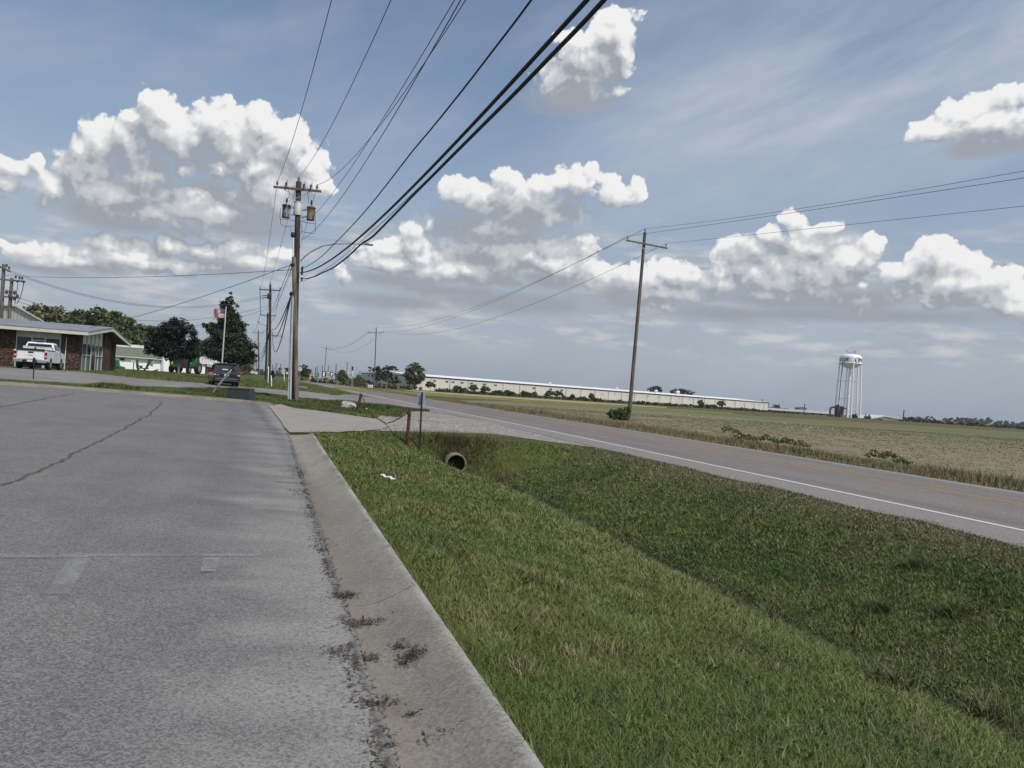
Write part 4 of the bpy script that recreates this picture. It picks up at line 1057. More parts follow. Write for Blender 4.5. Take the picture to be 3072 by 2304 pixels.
# ------------------------------------------------------------------ wires
def onplane(A, dirv, px, py):
    """point where the sight line of a pixel meets the vertical plane through A along dirv"""
    n = Vector((-dirv.y, dirv.x, 0)); r = ray(px, py); t = (A - CAMP).dot(n) / r.dot(n); return CAMP + r * t
def wire(label, pts, r, mat=M_WIRE, cat='power line', group=None, n=6):
    o = Vector(pts[len(pts) // 2])
    ob = MB().tube([Vector(p) - o for p in pts], r, n).build('overhead_wire' if cat == 'power line' else 'overhead_cable', mat); ob.location = o
    return tag(ob, label, cat, group)
def overhead(label, A, pix, m, r, mat=M_WIRE, fit=True, ext=-7., cat='power line', slope=None):
    dv = Vector((-m, 1, 0)).normalized(); P = [A] + [onplane(A, dv, *q) for q in pix]
    s = np.array([A.y - p.y for p in P]); z = np.array([p.z for p in P])
    if fit:
        Mx = np.stack([s, s * s], 1); w = np.ones(len(s)); k = np.linalg.lstsq(Mx * w[:, None], (z - A.z) * w, rcond=None)[0]
        ss = np.linspace(0, A.y - ext, 60); zz = A.z + k[0] * ss + k[1] * ss * ss
    else:
        k = np.polyfit(s, z, 2); base = np.polyval(k, s); ss = np.linspace(0, A.y - ext, 140)
        o_ = np.argsort(s); res = np.interp(ss, s[o_], (z - base)[o_], right=0); zz = np.polyval(k, ss) + res
        ker = np.array([1, 2, 3, 2, 1]) / 9; zz = np.concatenate([zz[:2], np.convolve(zz, ker, 'valid'), zz[-2:]])
    return wire(label, [Vector((A.x + m * q, A.y - q, w)) for q, w in zip(ss, zz)], r, mat, cat)
m0 = .067
overhead('thin overhead wire from the left end of the transformer pole crossarm', INA, [(874.6, 432.6), (907, 323), (934, 224), (964, 109), (996.4, 0)], m0, .011)
overhead('thin overhead wire from the very top of the transformer pole', INB, [(939, 477), (999, 368), (1048.6, 263.6), (1098, 164), (1175, 0)], m0, .011)
overhead('thin overhead wire from the right end of the transformer pole crossarm', INC, [(999, 534.6), (1068.5, 472), (1118, 398), (1148, 358), (1297, 149), (1404, 0)], m0, .011)
overhead('thin overhead wire meeting the pole at the rusty transformer', PW(947, 640), [(1014, 562), (1098, 437.6), (1148, 348), (1247.5, 194), (1367, 0)], m0, .011)
overhead('thin overhead wire meeting the pole just above the lamp arm stays', PW(905, 719), [(949, 691), (1019, 597), (1098, 482), (1178, 348), (1267.5, 199), (1387, 0)], m0, .011)
overhead('black overhead cable crossing in front of the street lamp arm, topmost of three', PW(901, 806.7), [(931, 793), (967, 767.6), (1003, 731.5), (1034.5, 700), (1108, 619), (1173, 537), (1237.6, 452.5), (1297, 383), (1397, 258.6), (1496, 129), (1597, 0)], m0, .017, M_CABLE, False, cat='cable')
overhead('thickest straight black overhead cable, middle of the three', PW(901, 817.8), [(931, 813.4), (967, 796.6), (1015, 763), (1063, 724), (1150, 648), (1247.5, 546), (1372, 424), (1496, 288), (1645, 129), (1765, 0)], m0, .030, M_CABLE, True, cat='cable')
overhead('lumpy black overhead cable with slack loops, lowest of the three', PW(901, 834), [(916, 836), (943, 830), (967, 818), (1003, 801), (1046.6, 767.6), (1083, 731.5), (1116.5, 712), (1150, 678), (1247.5, 577), (1347, 477), (1446, 378), (1571, 253.6), (1670, 149), (1819, 0)], m0, .029, M_CABLE, False, cat='cable')
overhead('hair thin strand running between the two thick black cables', PW(901, 846), [(955, 826), (1015, 778), (1100, 708), (1247, 571), (1392, 424), (1500, 318), (1700, 116), (1819, 0)], m0, .008, M_CABLE, True, cat='cable')

def span(label, A, Bq, mid=None, r=.02, mat=M_WIRE, cat='power line', sag=None, n=28, group=None):
    A, Bq = Vector(A), Vector(Bq)
    if mid:
        dv = (Bq - A); dv.z = 0; L = dv.length; dv.normalize(); p = onplane(A, dv, *mid); t = (p - A).dot(dv) / L
        t = min(max(t, .12), .88); sag = max(.05, (A.z + (Bq.z - A.z) * t - p.z) / (4 * t * (1 - t)))
    return wire(label, [A.lerp(Bq, k / n) - Vector((0, 0, 4 * sag * (k / n) * (1 - k / n))) for k in range(n + 1)], r, mat, cat, group)
span('wire from the left crossarm end down to the next roadside pole', INA, L2[(0, True)], (808, 720), .012)
span('wire from the transformer pole top down to the next pole top', INB, L2['top'], (855, 690), .012)
span('wire passing behind the transformer pole to the next pole', INC, L2[(0, False)], (902, 736), .012)
s1_ = [W(874, 884, SD - .2)] * 3
for i, ((ex, ey), mid, nm) in enumerate((((816.4, 985.6), (850, 945), 'upper'), ((816, 992), (853, 955), 'middle'), ((817.5, 1006), (857, 965), 'lower'))):
    span(f'{nm} of three black cables sagging from the stub pole conduit to the next pole', s1_[i], W(ex, ey, 104), mid, .035, M_CABLE, cat='cable')
span('steep thin cable from the stub pole strap to the pole beyond', W(872, 792, SD), W(815, 933, 104), (842, 868), .02, M_CABLE, cat='cable')
span('steep thin cable just outside the strap cable', W(876, 800, SD), W(818, 940, 104), (850, 868), .02, M_CABLE, cat='cable')
dl = 62
span('long level wire from the transformer pole to the twin pole rack', PW(893, 808), W(14, 826, dT), (486, 829), .017)
span('service wire slanting down from the stub pole to the dealership roof', St - Vector((0, 0, .4)), W(262, 985, 66), (560, 905), .017)
Lc = W(805, 888, 104); Ld = W(806, 894, 104)
span('upper of two sagging wires from the twin pole rack to the double armed pole', W(31, 812, dT), W(786, 888, 104), (526, 920), .02)
span('lower of two sagging wires from the twin pole rack to the double armed pole', W(29, 816, dT), W(786, 894, 104), (526, 924), .02)
span('low sagging wire leaving the switchgear of the twin pole rack', W(58, 895, dT), W(806, 916, 104), (492, 963), .02)
span('lowest sagging wire crossing behind the flag', W(56, 905, dT), W(806, 924, 104), (571, 979), .02)
for k, lab in (((0, True), 'wire along the left crossarm ends between the two dark poles'), ((0, False), 'wire along the right crossarm ends between the two dark poles')):
    span(lab, L2[k], L3[k], None, .025, sag=.8)
span('wire between the tops of the two dark poles', L2['top'], L3['top'], None, .025, sag=.8)
for k, lab in (((0, True), 'wire leaving the second dark pole on its left'), ((0, False), 'wire leaving the second dark pole on its right')):
    span(lab, L3[k], L4[k], None, .03, sag=1.2)
for i, (y0, y1, sg) in enumerate(((1006, 1068, 1.6), (1010, 1072, 2.2), (1000, 1060, 1.2))):
    span(f'{("second", "lowest", "uppermost")[i]} of three drooping cables between the dark poles and the slender pole', W(806, y0, 104), W(778, y1, 210), None, .045, M_CABLE, 'cable', sag=sg)
span('service wire dropping left from the slender pole towards the conifer', W(776, 1040, 210), W(712, 1060, 150), None, .03, sag=.6)
span('jumper hanging from the left crossarm end of the double armed pole', L2[(0, True)], W(783, 945, 104), None, .02, sag=.02)
# line across the road
def rw(label, A, pix, r): overhead(label, A, pix, -.0, r, ext=-30)
rw('upper wire running from the bush pole top over the field edge', R1['top'], [(2212, 655), (2500, 607), (2800, 560), (3072, 514.5)], .012)
rw('second wire running from the bush pole over the field edge', R1[(0, True)], [(2212, 662), (2500, 620), (2800, 576), (3072, 533)], .013)
rw('lowest wire running from the bush pole over the field edge', R1[(0, False)], [(2212, 709), (2500, 678), (2800, 648), (3072, 617.6)], .012)
span('top wire between the bush pole and the yard sign pole', R1['top'], R2['top'], (1497, 893), .018)
span('left wire between the bush pole and the yard sign pole', R1[(0, True)], R2[(0, True)], (1497, 899), .018)
span('right wire, hanging lowest, between the bush pole and the yard sign pole', R1[(0, False)], R2[(0, False)], (1348, 991), .018)
for k, lab in (('top', 'top wire from the yard sign pole to the billboard pole'), ((0, True), 'left wire from the yard sign pole to the billboard pole'), ((0, False), 'right wire from the yard sign pole to the billboard pole')):
    span(lab, R2[k], R3[k], None, .028, sag=3.2 if k != (0, False) else 4.0)
# ------------------------------------------------------------------ trees and bushes
M_LEAF = material('leaf', lambda nt: dict(color=attr('col')), rough=.55, spec=.25)
M_BARK = material('bark', lambda nt: f_wood(nt, (.07, .06, .05), (.15, .13, .11)), rough=.95, spec=.1)
M_BARKG = material('pale_bark', lambda nt: f_wood(nt, (.16, .15, .14), (.28, .265, .25)), rough=.95, spec=.1)
def leaf_mesh(name, blobs, n, size, col, parent=None, shell=.45, clump=.20, droop=0., nclump=None, spread=.35, elong=1.6, lift=1.35):
    """crown of many small leaf faces: blobs are (centre, radii); leaves gather in clumps spread through the volume"""
    vol = np.array([abs(b[1][0] * b[1][1] * b[1][2]) ** .7 for b in blobs]); k = nclump or max(30, n // 40)
    bi = rng.choice(len(blobs), k, p=vol / vol.sum())
    dirs = rng.normal(size=(k, 3)); dirs /= np.linalg.norm(dirs, axis=1)[:, None]
    rad = shell + (1 - shell) * rng.random(k) ** .6
    cen = np.array([blobs[i][0] for i in bi]); rr = np.array([blobs[i][1] for i in bi])
    cc = cen + dirs * rad[:, None] * rr * (.86 + .28 * rng.random((k, 1)))
    shade = .62 + .76 * rng.random(k)
    li = rng.integers(0, k, n); off = rng.normal(size=(n, 3)) * (rr[li].mean(1) * clump)[:, None] * np.array([1, 1, .62])
    p = cc[li] + off; p[:, 2] -= droop * np.hypot(off[:, 0], off[:, 1])
    nr = dirs[li] * .9 + rng.normal(size=(n, 3)) * .8 + np.array([0, 0, .35]); nr /= np.linalg.norm(nr, axis=1)[:, None]
    a = rng.normal(size=(n, 3)); t = np.cross(nr, a); t /= np.linalg.norm(t, axis=1)[:, None] + 1e-9; b = np.cross(nr, t)
    s = (size * (.55 + .9 * rng.random(n)))[:, None]
    V = np.stack([p - t * s * elong * .5, p - b * s * .5 + nr * s * .12, p + t * s * elong * .5, p + b * s * .5 + nr * s * .12], 1).reshape(-1, 3)
    me = bpy.data.meshes.new(name); me.vertices.add(len(V)); me.vertices.foreach_set('co', V.astype(np.float32).ravel())
    me.loops.add(n * 4); me.loops.foreach_set('vertex_index', np.arange(n * 4, dtype=np.int32)); me.polygons.add(n); me.polygons.foreach_set('loop_start', (np.arange(n) * 4).astype(np.int32)); me.update(calc_edges=True)
    c = np.array(col)[None] * lift * (shade[li] * (1 + spread * (rng.random(n) - .5) * 2))[:, None] * (1 + .16 * (rng.random((n, 3)) - .5))
    c = np.repeat(c, 4, 0); ca = me.color_attributes.new('col', 'FLOAT_COLOR', 'POINT'); ca.data.foreach_set('color', np.concatenate([c, np.ones((len(c), 1))], 1).astype(np.float32).ravel())
    me.materials.append(M_LEAF); o = bpy.data.objects.new(name, me); C.objects.link(o)
    if parent is not None: o.parent = parent
    return o
def tree(label, base, d, crown, leaves, size, col, cat='tree', name='tree', group=None, trunk=True, bark=None, tr=None, thick=.6, **k):
    """base pixel, depth, crown ellipses in pixels at that depth"""
    b = W(base[0], base[1], d); b.z = h1(b.x, b.y)
    t = thing(name, label, cat, b, group=group); s = d / FPX; bl = []
    for px, py, rx, ry in crown:
        c = W(px, py, d) - b; bl.append(((c.x, c.y, c.z), (rx * s, rx * s * thick, ry * s)))
    bl = [((c[0], c[1], c[2]), r) for c, r in bl]
    if trunk:
        mb = MB(); hc = max(c[2] for c, r in bl); cx = sum(c[0] for c, r in bl) / len(bl); cy = sum(c[1] for c, r in bl) / len(bl); r0 = tr or hc * .03
        mb.tube([(0, 0, -.3), (0, 0, hc * .25), (cx * .5, cy * .5, hc * .55), (cx, cy, hc * .9)], [r0 * 1.2, r0, r0 * .65, r0 * .15], 8)
        for c, r in bl:
            st = Vector((cx * .3, cy * .3, min(hc * .35, max(c[2] * .6, .2)))); mb.tube([st, (st + Vector(c)) / 2 + Vector((0, 0, -.05 * hc)), c], [r0 * .5, r0 * .32, r0 * .1], 5)
        mb.build('trunk', bark or M_BARK, t)
    leaf_mesh('crown', bl, leaves, size, col, t, **k)
    return t
GRN_, DKG, OLV = (.055, .075, .024), (.030, .046, .018), (.105, .110, .045)
# wood behind the dealership
fw = 'woodland trees behind the dealership'
for i, (bx, d, cr, c, lab) in enumerate((
    (110, 190, [(90, 948, 42, 30), (135, 945, 48, 30), (165, 965, 40, 30), (120, 980, 60, 40)], (.115, .108, .050), 'olive topped woodland tree nearest the pale gable'),
    (190, 200, [(190, 960, 36, 24), (215, 968, 36, 26), (200, 990, 50, 34)], (.062, .082, .028), 'low green woodland tree in the dip beside the olive topped one'),
    (290, 190, [(262, 958, 36, 30), (298, 946, 40, 24), (330, 965, 38, 34), (300, 985, 70, 40)], (.058, .080, .026), 'tallest domed green woodland tree above the roof gable'),
    (370, 195, [(352, 972, 36, 30), (380, 985, 36, 30), (365, 1010, 50, 36)], (.072, .090, .032), 'green woodland tree above the end of the dealership roof'),
    (420, 200, [(405, 995, 34, 26), (432, 1003, 34, 28), (415, 1022, 50, 30)], (.088, .095, .038), 'olive green woodland tree sloping down behind the white shop'),
    (468, 205, [(455, 1006, 30, 22), (480, 1012, 34, 24), (470, 1030, 46, 26)], (.070, .085, .032), 'woodland tree half hidden by the dark maple'),
    (606, 210, [(595, 1045, 24, 20), (620, 1052, 26, 18)], (.060, .085, .026), 'green tree filling the gap between maple and conifer'))):
    tree(lab, (bx, 1100), d, cr, 5200, .50, c, group=fw, clump=.17, thick=.7)
tree('dark purple leaved maple on the dealership lawn', (535, 1122), 100, [(525, 985, 46, 30), (500, 1010, 52, 34), (555, 1005, 36, 32), (575, 1035, 26, 30), (470, 1045, 36, 24), (510, 1048, 62, 32), (565, 1058, 34, 24)], 15000, .17, (.0125, .0125, .0105), bark=M_BARKG, clump=.16, shell=.3, tr=.16, lift=1.1)
tree('tall dark green conifer beside the flag', (684, 1120), 92, [(690, 893, 11, 17), (687, 920, 25, 22), (682, 950, 38, 24), (700, 975, 36, 22), (664, 985, 42, 22), (688, 1010, 58, 24), (668, 1035, 62, 20), (712, 1038, 52, 22), (682, 1060, 82, 17), (700, 1076, 58, 11), (735, 1060, 30, 12), (616, 975, 14, 8)], 46000, .14, (.026, .037, .017), clump=.17, shell=.1, droop=.15, tr=.2, lift=1.15)
tree('pale green shrubby tree beyond the conifer', (738, 1132), 260, [(738, 1085, 22, 26), (750, 1100, 16, 24), (728, 1108, 22, 18)], 3000, .4, (.085, .105, .040))
tree('yellow green round bush by the white pickup', (731, 1131), 245, [(732, 1119, 9, 7)], 500, .35, (.15, .16, .05), cat='bush', name='bush', trunk=False)
tree('dark rounded shrub against the foot of the dark poles', (818, 1140), 112, [(818, 1126, 4.6, 11), (817, 1116, 3, 5)], 700, .12, (.014, .022, .013), cat='shrub', name='shrub', trunk=False)
tree('dark evergreen left of the transformer pole', (861, 1133), 390, [(861, 1112, 8, 10), (866, 1120, 8, 10), (856, 1122, 9, 9)], 900, .55, DKG)
tree('big dark tree just right of the transformer pole', (910, 1140), 300, [(912, 1105, 12, 12), (905, 1120, 16, 14), (921, 1118, 12, 14), (930, 1128, 9, 9), (905, 1130, 12, 8)], 2600, .45, DKG, thick=.8)
tree('pale bush below the big dark tree', (905, 1142), 290, [(902, 1135, 8, 6), (915, 1135, 9, 5)], 500, .4, (.12, .14, .05), cat='bush', name='bush', trunk=False)
tree('bushy green tree left of the speed limit sign', (1027, 1146), 260, [(1027, 1118, 10, 12), (1020, 1131, 13, 12), (1036, 1131, 12, 12), (1027, 1138, 18, 9)], 2600, .36, (.055, .088, .026), thick=.8)
tree('low green bush right of the speed limit sign', (1066, 1150), 270, [(1062, 1143, 10, 7), (1072, 1146, 10, 6)], 700, .35, (.060, .085, .028), cat='bush', name='bush', trunk=False)
tree('green leafy bush before the little white house', (1084, 1150), 270, [(1084, 1138, 10, 9), (1080, 1145, 13, 6)], 900, .35, (.085, .105, .030), cat='bush', name='bush', trunk=False)
tree('dark pine with layered flat branches, behind the yard sign pole', (1128, 1152), 275, [(1118, 1107, 14, 8), (1133, 1105, 14, 9), (1113, 1127, 9, 4), (1135, 1122, 18, 9), (1140, 1135, 16, 8)], 2600, .36, DKG, clump=.14)
tree('spreading dark pine right of the yard sign pole', (1165, 1152), 280, [(1158, 1105, 14, 9), (1175, 1104, 14, 8), (1188, 1107, 8, 6), (1160, 1122, 16, 9), (1172, 1132, 12, 8), (1150, 1135, 14, 8)], 3000, .36, (.036, .052, .020), clump=.15)
tree('dense round tree at the near end of the warehouse', (1245, 1160), 275, [(1243, 1103, 20, 17), (1228, 1118, 18, 18), (1260, 1118, 18, 18), (1245, 1128, 30, 20), (1240, 1143, 24, 10)], 7000, .32, (.062, .072, .026), clump=.12, shell=.5, thick=.9)
tree('low bush at the foot of the dense round tree', (1190, 1155), 262, [(1192, 1143, 16, 6), (1175, 1146, 10, 5)], 700, .35, (.05, .07, .024), cat='bush', name='bush', trunk=False)
tree('loose pale green shrub in front of the grey barn', (1190, 1150), 255, [(1190, 1132, 7, 8), (1193, 1142, 9, 6)], 500, .35, (.07, .095, .035), cat='bush', name='bush', trunk=False)
tree('dark rounded tree behind the warehouse roof', (1966, 1196), 480, [(1966, 1166, 16, 9), (1955, 1171, 12, 7), (1978, 1171, 12, 7)], 1600, .5, (.045, .06, .024), thick=.8)
tree('wide dark tree clump behind the warehouse roof', (2050, 1200), 500, [(2024, 1174, 12, 7), (2052, 1174, 16, 8), (2070, 1178, 12, 7), (2038, 1178, 16, 6)], 1900, .5, (.036, .05, .02), thick=.8)
random.seed(11)
# bushes along the warehouse foot
pb = tree('leafy bush growing against the long cream warehouse wall', (1290, 1164), 262, [(1290, 1153, 12, 8), (1300, 1156, 10, 6), (1280, 1157, 10, 6)], 1300, .34, (.048, .068, .022), cat='bush', name='bush', trunk=False, group='bushes along the warehouse wall', clump=.16)
WL = W(1262, 1150, 284); WR = W(2304, 1225, 432)
_z = W(1280, 1129, 287).z; _r = ray(2304, 1207); WR = W(2304, 1225, (_z - HC) / _r.z)
wdir = (WR - WL); wdir.z = 0; wlen = wdir.length; wdir.normalize(); wn = Vector((wdir.y, -wdir.x, 0))
for i in range(60):
    f = .02 + .96 * (i + random.random() * .8) / 60; p = WL + wdir * wlen * f + wn * (14 + 5 * random.random()); p.z = h1(p.x, p.y) - .1
    big = .85 if f < .34 else .46 + .6 * (f > .62 and f < .72)
    o = dup(pb, p, random.random() * 6.28, tuple(big * q for q in (.8 + .9 * random.random(), .8 + .9 * random.random(), .55 + .7 * random.random())))
x = rng.random(9000) * wlen; off = 10 + 9 * rng.random(9000)
px_ = WL.x + wdir.x * x + wn.x * off; py_ = WL.y + wdir.y * x + wn.y * off
o = blades('undergrowth', onz(px_, py_), .5 + 1.0 * rng.random(9000) * (.5 + fbm(x, off, 18., 2)), .5, jit(np.tile([.075, .080, .034], (9000, 1)), .5), lean=.8)
tag(o, 'low weeds and vines tangled along the warehouse foot', 'weeds', kind='stuff')
# bush at the pole foot and green weeds in the tall grass across the road
db = R1['d']
tree('dense green bush wrapped round the foot of the roadside pole', (1862, 1272), db - 1.5, [(1872, 1238, 24, 16), (1850, 1250, 22, 20), (1835, 1240, 14, 14), (1880, 1228, 14, 10), (1862, 1262, 30, 10)], 5200, .085, (.050, .078, .024), cat='bush', name='bush', trunk=False, clump=.15)
for i, (px, py, s) in enumerate(((2185, 1275, 1.0), (2228, 1296, 1.25), (2298, 1302, 1.0), (2352, 1310, 1.1), (2402, 1318, .8), (2620, 1350, 1.1), (2665, 1352, 1.0), (2700, 1368, .9))):
    d = depth(G(px, py + 30 * s)); d = min(d, 60); u_ = 12 * s
    tree(('leafy weed clump nearest the pole bush in the tall grass', 'second leafy weed clump from the pole bush', 'third leafy weed clump from the pole bush', 'fourth leafy weed clump from the pole bush', 'fifth and small leafy weed clump from the pole bush', 'leafy weed clump before the bare soil', 'leafy weed clump right of the one before the bare soil', 'last leafy weed clump along the field edge')[i],
         (px, py + 30 * s), d, [(px, py + 8, u_ * .9, u_ * .8), (px - u_ * 1.1, py + 14, u_, u_ * .55), (px + u_ * 1.2, py + 15, u_ * 1.1, u_ * .55), (px + u_ * 2.4, py + 20, u_, u_ * .4)], 2000, .045, (.155, .168, .062), cat='weed', name='weed_clump', trunk=False, group='weeds along the field edge', clump=.2)
# hedgerow and far woods on the right horizon
for i, (px, py, rx, ry, d, c, lab) in enumerate(((2750, 1258, 26, 10, 620, (.045, .06, .028), 'far dark tree clump left of the domed one on the horizon'), (2789, 1258, 18, 10, 640, (.045, .06, .03), 'far domed tree on the right horizon'), (2725, 1258, 20, 8, 560, (.040, .055, .024), 'far trees just behind the dark pole'),
        (2810, 1268, 16, 8, 430, (.050, .07, .026), 'nearer green bush below the domed far tree'), (2645, 1262, 10, 5, 395, (.040, .055, .022), 'bush before the cream shed'), (2602, 1252, 12, 8, 405, (.036, .05, .02), 'dark bush right of the water tower legs'), (2565, 1247, 8, 10, 402, (.030, .045, .02), 'small dark conifer under the water tower'),
        (2420, 1245, 12, 4, 405, (.036, .05, .02), 'low bush before the factory wall'), (2490, 1250, 14, 5, 405, (.036, .05, .02), 'low bush left of the rusty silo'), (2920, 1276, 20, 6, 460, (.05, .068, .03), 'green bush on the far hedge line'), (3010, 1281, 26, 8, 520, (.045, .062, .03), 'dark trees at the far right end of the hedge line'), (3062, 1285, 22, 9, 500, (.045, .06, .028), 'last dark tree clump at the picture edge'))):
    tree(lab, (px, py + ry + 2), d, [(px - rx * .5, py, rx * .55, ry * .9), (px + rx * .4, py + ry * .1, rx * .6, ry), (px, py + ry * .5, rx, ry * .6)], 900, .6 if d > 450 else .42, c, cat='tree' if ry > 6 else 'bush', name='tree' if ry > 6 else 'bush', trunk=False)
def treeline(name, label, a, b, n, hgt, size, col, wob):
    """distant wood that reads as one mass"""
    a, b = Vector(a), Vector(b); bl = []
    L = (b - a).length; k = int(n / 60)
    for i in range(k):
        f = (i + random.random()) / k; p = a.lerp(b, f); h = hgt * (.55 + .75 * vn(f * 23 + wob, wob)); p.z = h1(p.x, p.y)
        bl.append(((p.x, p.y, p.z + h * .45), (L / k * 1.3, L / k * .8, h * .55)))
    o = leaf_mesh(name, bl, n, size, col, clump=.22); return tag(o, label, 'woods', kind='stuff')
p0, p1_ = W(2830, 1268, 1300), W(3150, 1292, 1300)
treeline('far_woods', 'blue green wood along the right horizon', p0, p1_, 6500, 9, 2.6, (.06, .075, .05), 2.2)
treeline('hedge_line', 'low hedge line beyond the far edge of the field', W(2700, 1262, 420), W(3120, 1295, 420), 7000, 1.7, .55, (.05, .066, .028), 5.1)
treeline('far_woods', 'distant wooded rise at the end of the road', W(740, 1128, 900), W(905, 1135, 900), 2600, 9, 2.4, (.055, .07, .04), 3.3)
treeline('roadside_weeds', 'reddish weeds and low brush along the far roadside', W(925, 1142, 250), W(1270, 1160, 250), 5000, 1.9, .5, (.115, .095, .05), 7.7)
treeline('far_woods', 'low wood behind the warehouse and the barn', W(1000, 1130, 700), W(2350, 1225, 800), 3000, 5, 2.4, (.05, .065, .035), 9.1)
# ------------------------------------------------------------------ things beside the road and drive
M_RUST = material('rusty_steel', lambda nt: dict(color=mixc(ramp(nz(coords(), 9, 5, .65), .35, .68), (.040, .018, .015), (.085, .040, .030))), rough=.85, spec=.2)
M_ORANGE = paint('faded_orange', (.75, .10, .045), .6, .12)
M_DKGREEN = paint('dark_green_box', (.035, .045, .044), .55, .12, 3.)
M_SIGNBK = paint('sign_back', (.42, .50, .62), .4, .06, 4., metal=.3)
def post(name, label, base, topx, r, mat, cat, d=None, n=8, **k):
    b = G(*base) if d is None else W(*base, d)
    if d is not None: b.z = h1(b.x, b.y)
    t = thing(name, label, cat, b, **k); tp = W(*topx, depth(b))
    wb(MB().tube([b - Vector((0, 0, .25)), tp, tp + (tp - b).normalized() * .006], [r, r, r * .5], n), 'pipe', mat, t); return t, b, tp
t, bA, tA = post('rusty_post', 'upright rusty pipe post standing in the grass beside the culvert', (1220, 1333), (1229.5, 1225), .050, M_RUST, 'post', n=12)
wb(MB().tube([tA.lerp(bA, .16), tA.lerp(bA, .20)], [.058, .058], 12), 'collar', M_RUST, t)
t, bL, tL = post('rusty_post', 'leaning rusty pipe post at the far end of the chain across the drive', (1068, 1233), (1084, 1181), .075, M_RUST, 'post', n=12)
# chain hung between the posts
dv = (tL - tA); dv.z = 0; dv.normalize(); pts = [tA.lerp(bA, .1)]
for px, py in ((1208, 1248), (1193, 1257), (1180, 1264), (1169, 1268), (1159, 1269.5), (1149, 1268.5), (1132, 1262), (1119, 1250), (1108, 1236), (1094, 1205)):
    p = onplane(tA, dv, px, py); p.z = max(p.z, h1(p.x, p.y) + .05); pts.append(p)
pts.append(tL.lerp(bL, .06))
ch = MB(); P_ = [p for p in dense([Vector(p) for p in pts], 7)] if False else pts
fine = []
for a, b in zip(pts[:-1], pts[1:]):
    k = max(3, int((b - a).length / .11))
    for i in range(k): fine.append(a.lerp(b, i / k))
fine.append(pts[-1])
for i, (a, b) in enumerate(zip(fine[:-1], fine[1:])):
    mid = (a + b) / 2; t_ = (b - a).normalized(); u_ = t_.orthogonal().normalized(); u_ = u_ if i % 2 else t_.cross(u_); L = (b - a).length * .62
    ring = [mid + t_ * math.cos(q) * L + u_ * math.sin(q) * .017 for q in [k * math.pi / 4 for k in range(9)]]
    ch.tube(ring, .008, 5, caps=False)
o = ch.build('chain', M_BLACK); tag(o, 'slack black chain hung between the two rusty posts', 'chain')
for px, py, r, lab in ((1159, 1273, .058, 'larger orange ball marker on the ground under the chain'), (1107.5, 1256, .040, 'smaller orange ball marker at the far side of the drive')):
    p = G(px, py + r * 60); o = MB().lathe(p + Vector((0, 0, r * .9)), [(0, -r), (r * .6, -r * .8), (r, 0), (r * .8, r * .6), (r * .35, r * .9), (0, r * .95)], 14).build('marker_ball', M_ORANGE); tag(o, lab, 'marker')
# sign seen from behind
b = G(1259, 1352); D_ = depth(b); t = thing('small_sign', 'back of a small pale blue sign on a dark steel channel post', 'sign', b)
tp = W(1266.3, 1177, D_)
m = MB(); m.bar(b - Vector((0, 0, .3)), tp, .034, .012, up=FWD).bar(b - Vector((0, 0, .3)) + RGT * .022, tp + RGT * .022, .008, .034, up=FWD).bar(b - Vector((0, 0, .3)) - RGT * .022, tp - RGT * .022, .008, .034, up=FWD)
wb(m, 'post', paint('dark_channel', (.035, .026, .022), .8, .2), t)
q = [W(1253.3, 1179, D_ + .05), W(1275.3, 1178, D_ + .05), W(1275.3, 1215.5, D_ + .05), W(1253.3, 1216.5, D_ + .05)]
wb(MB().prism(q, FWD * .012), 'panel', M_SIGNBK, t)
wb(MB().tube([W(1257, 1207, D_ - .01), W(1262, 1207, D_ - .01)], .008, 6), 'bolt', M_BLACK, t)
# concrete culvert
D_ = 22.38; cc_ = W(1368, 1393.5, D_); ri = .262; ro = .325
ax_ = Vector((.03, 1, .05)).normalized()
t = thing('culvert_pipe', 'short concrete culvert pipe opening into the grassy ditch', 'culvert', cc_)
wb(MB().lathe(cc_, [(ri, .06), (ri + .001, .03), (ri + .012, 0), (ro - .012, -.004), (ro, .015), (ro, 3.0)], 40, axis=ax_), 'pipe', material('culvert_concrete', lambda nt: dict(color=mixc(ramp(nz(coords(), 7, 6, .65), .35, .68), (.150, .122, .092), (.27, .23, .185)), bump=(nz(coords(), 40, 4, .7), .01, .8)), rough=.95), t)
wb(MB().lathe(cc_ + ax_ * .06, [(ri, 0), (ri * .985, .3), (ri * .98, 3.2), (0, 3.21)], 40, axis=ax_), 'bore', paint('culvert_bore_shade', (.022, .019, .016), .95, .3), t)  # shade inside the pipe is put into this near-black bore colour
x = rng.normal(cc_.x, .42, 900); y = cc_.y + .25 + np.abs(rng.normal(0, .5, 900)); z = cc_.z + np.sqrt(np.maximum(.0, ro ** 2 - (x - cc_.x) ** 2)) 
k = z > H(x, y); o = blades('bank_stems', np.stack([x, y, np.maximum(z, H(x, y))], 1)[(np.abs(x - cc_.x) < .5)], .12 + .18 * rng.random(int((np.abs(x - cc_.x) < .5).sum())), .011, jit(np.tile([.13, .105, .065], (int((np.abs(x - cc_.x) < .5).sum()), 1)), .4), lean=1.0)
tag(o, 'dry stems drooping over the top of the culvert pipe', 'dead grass', kind='stuff')
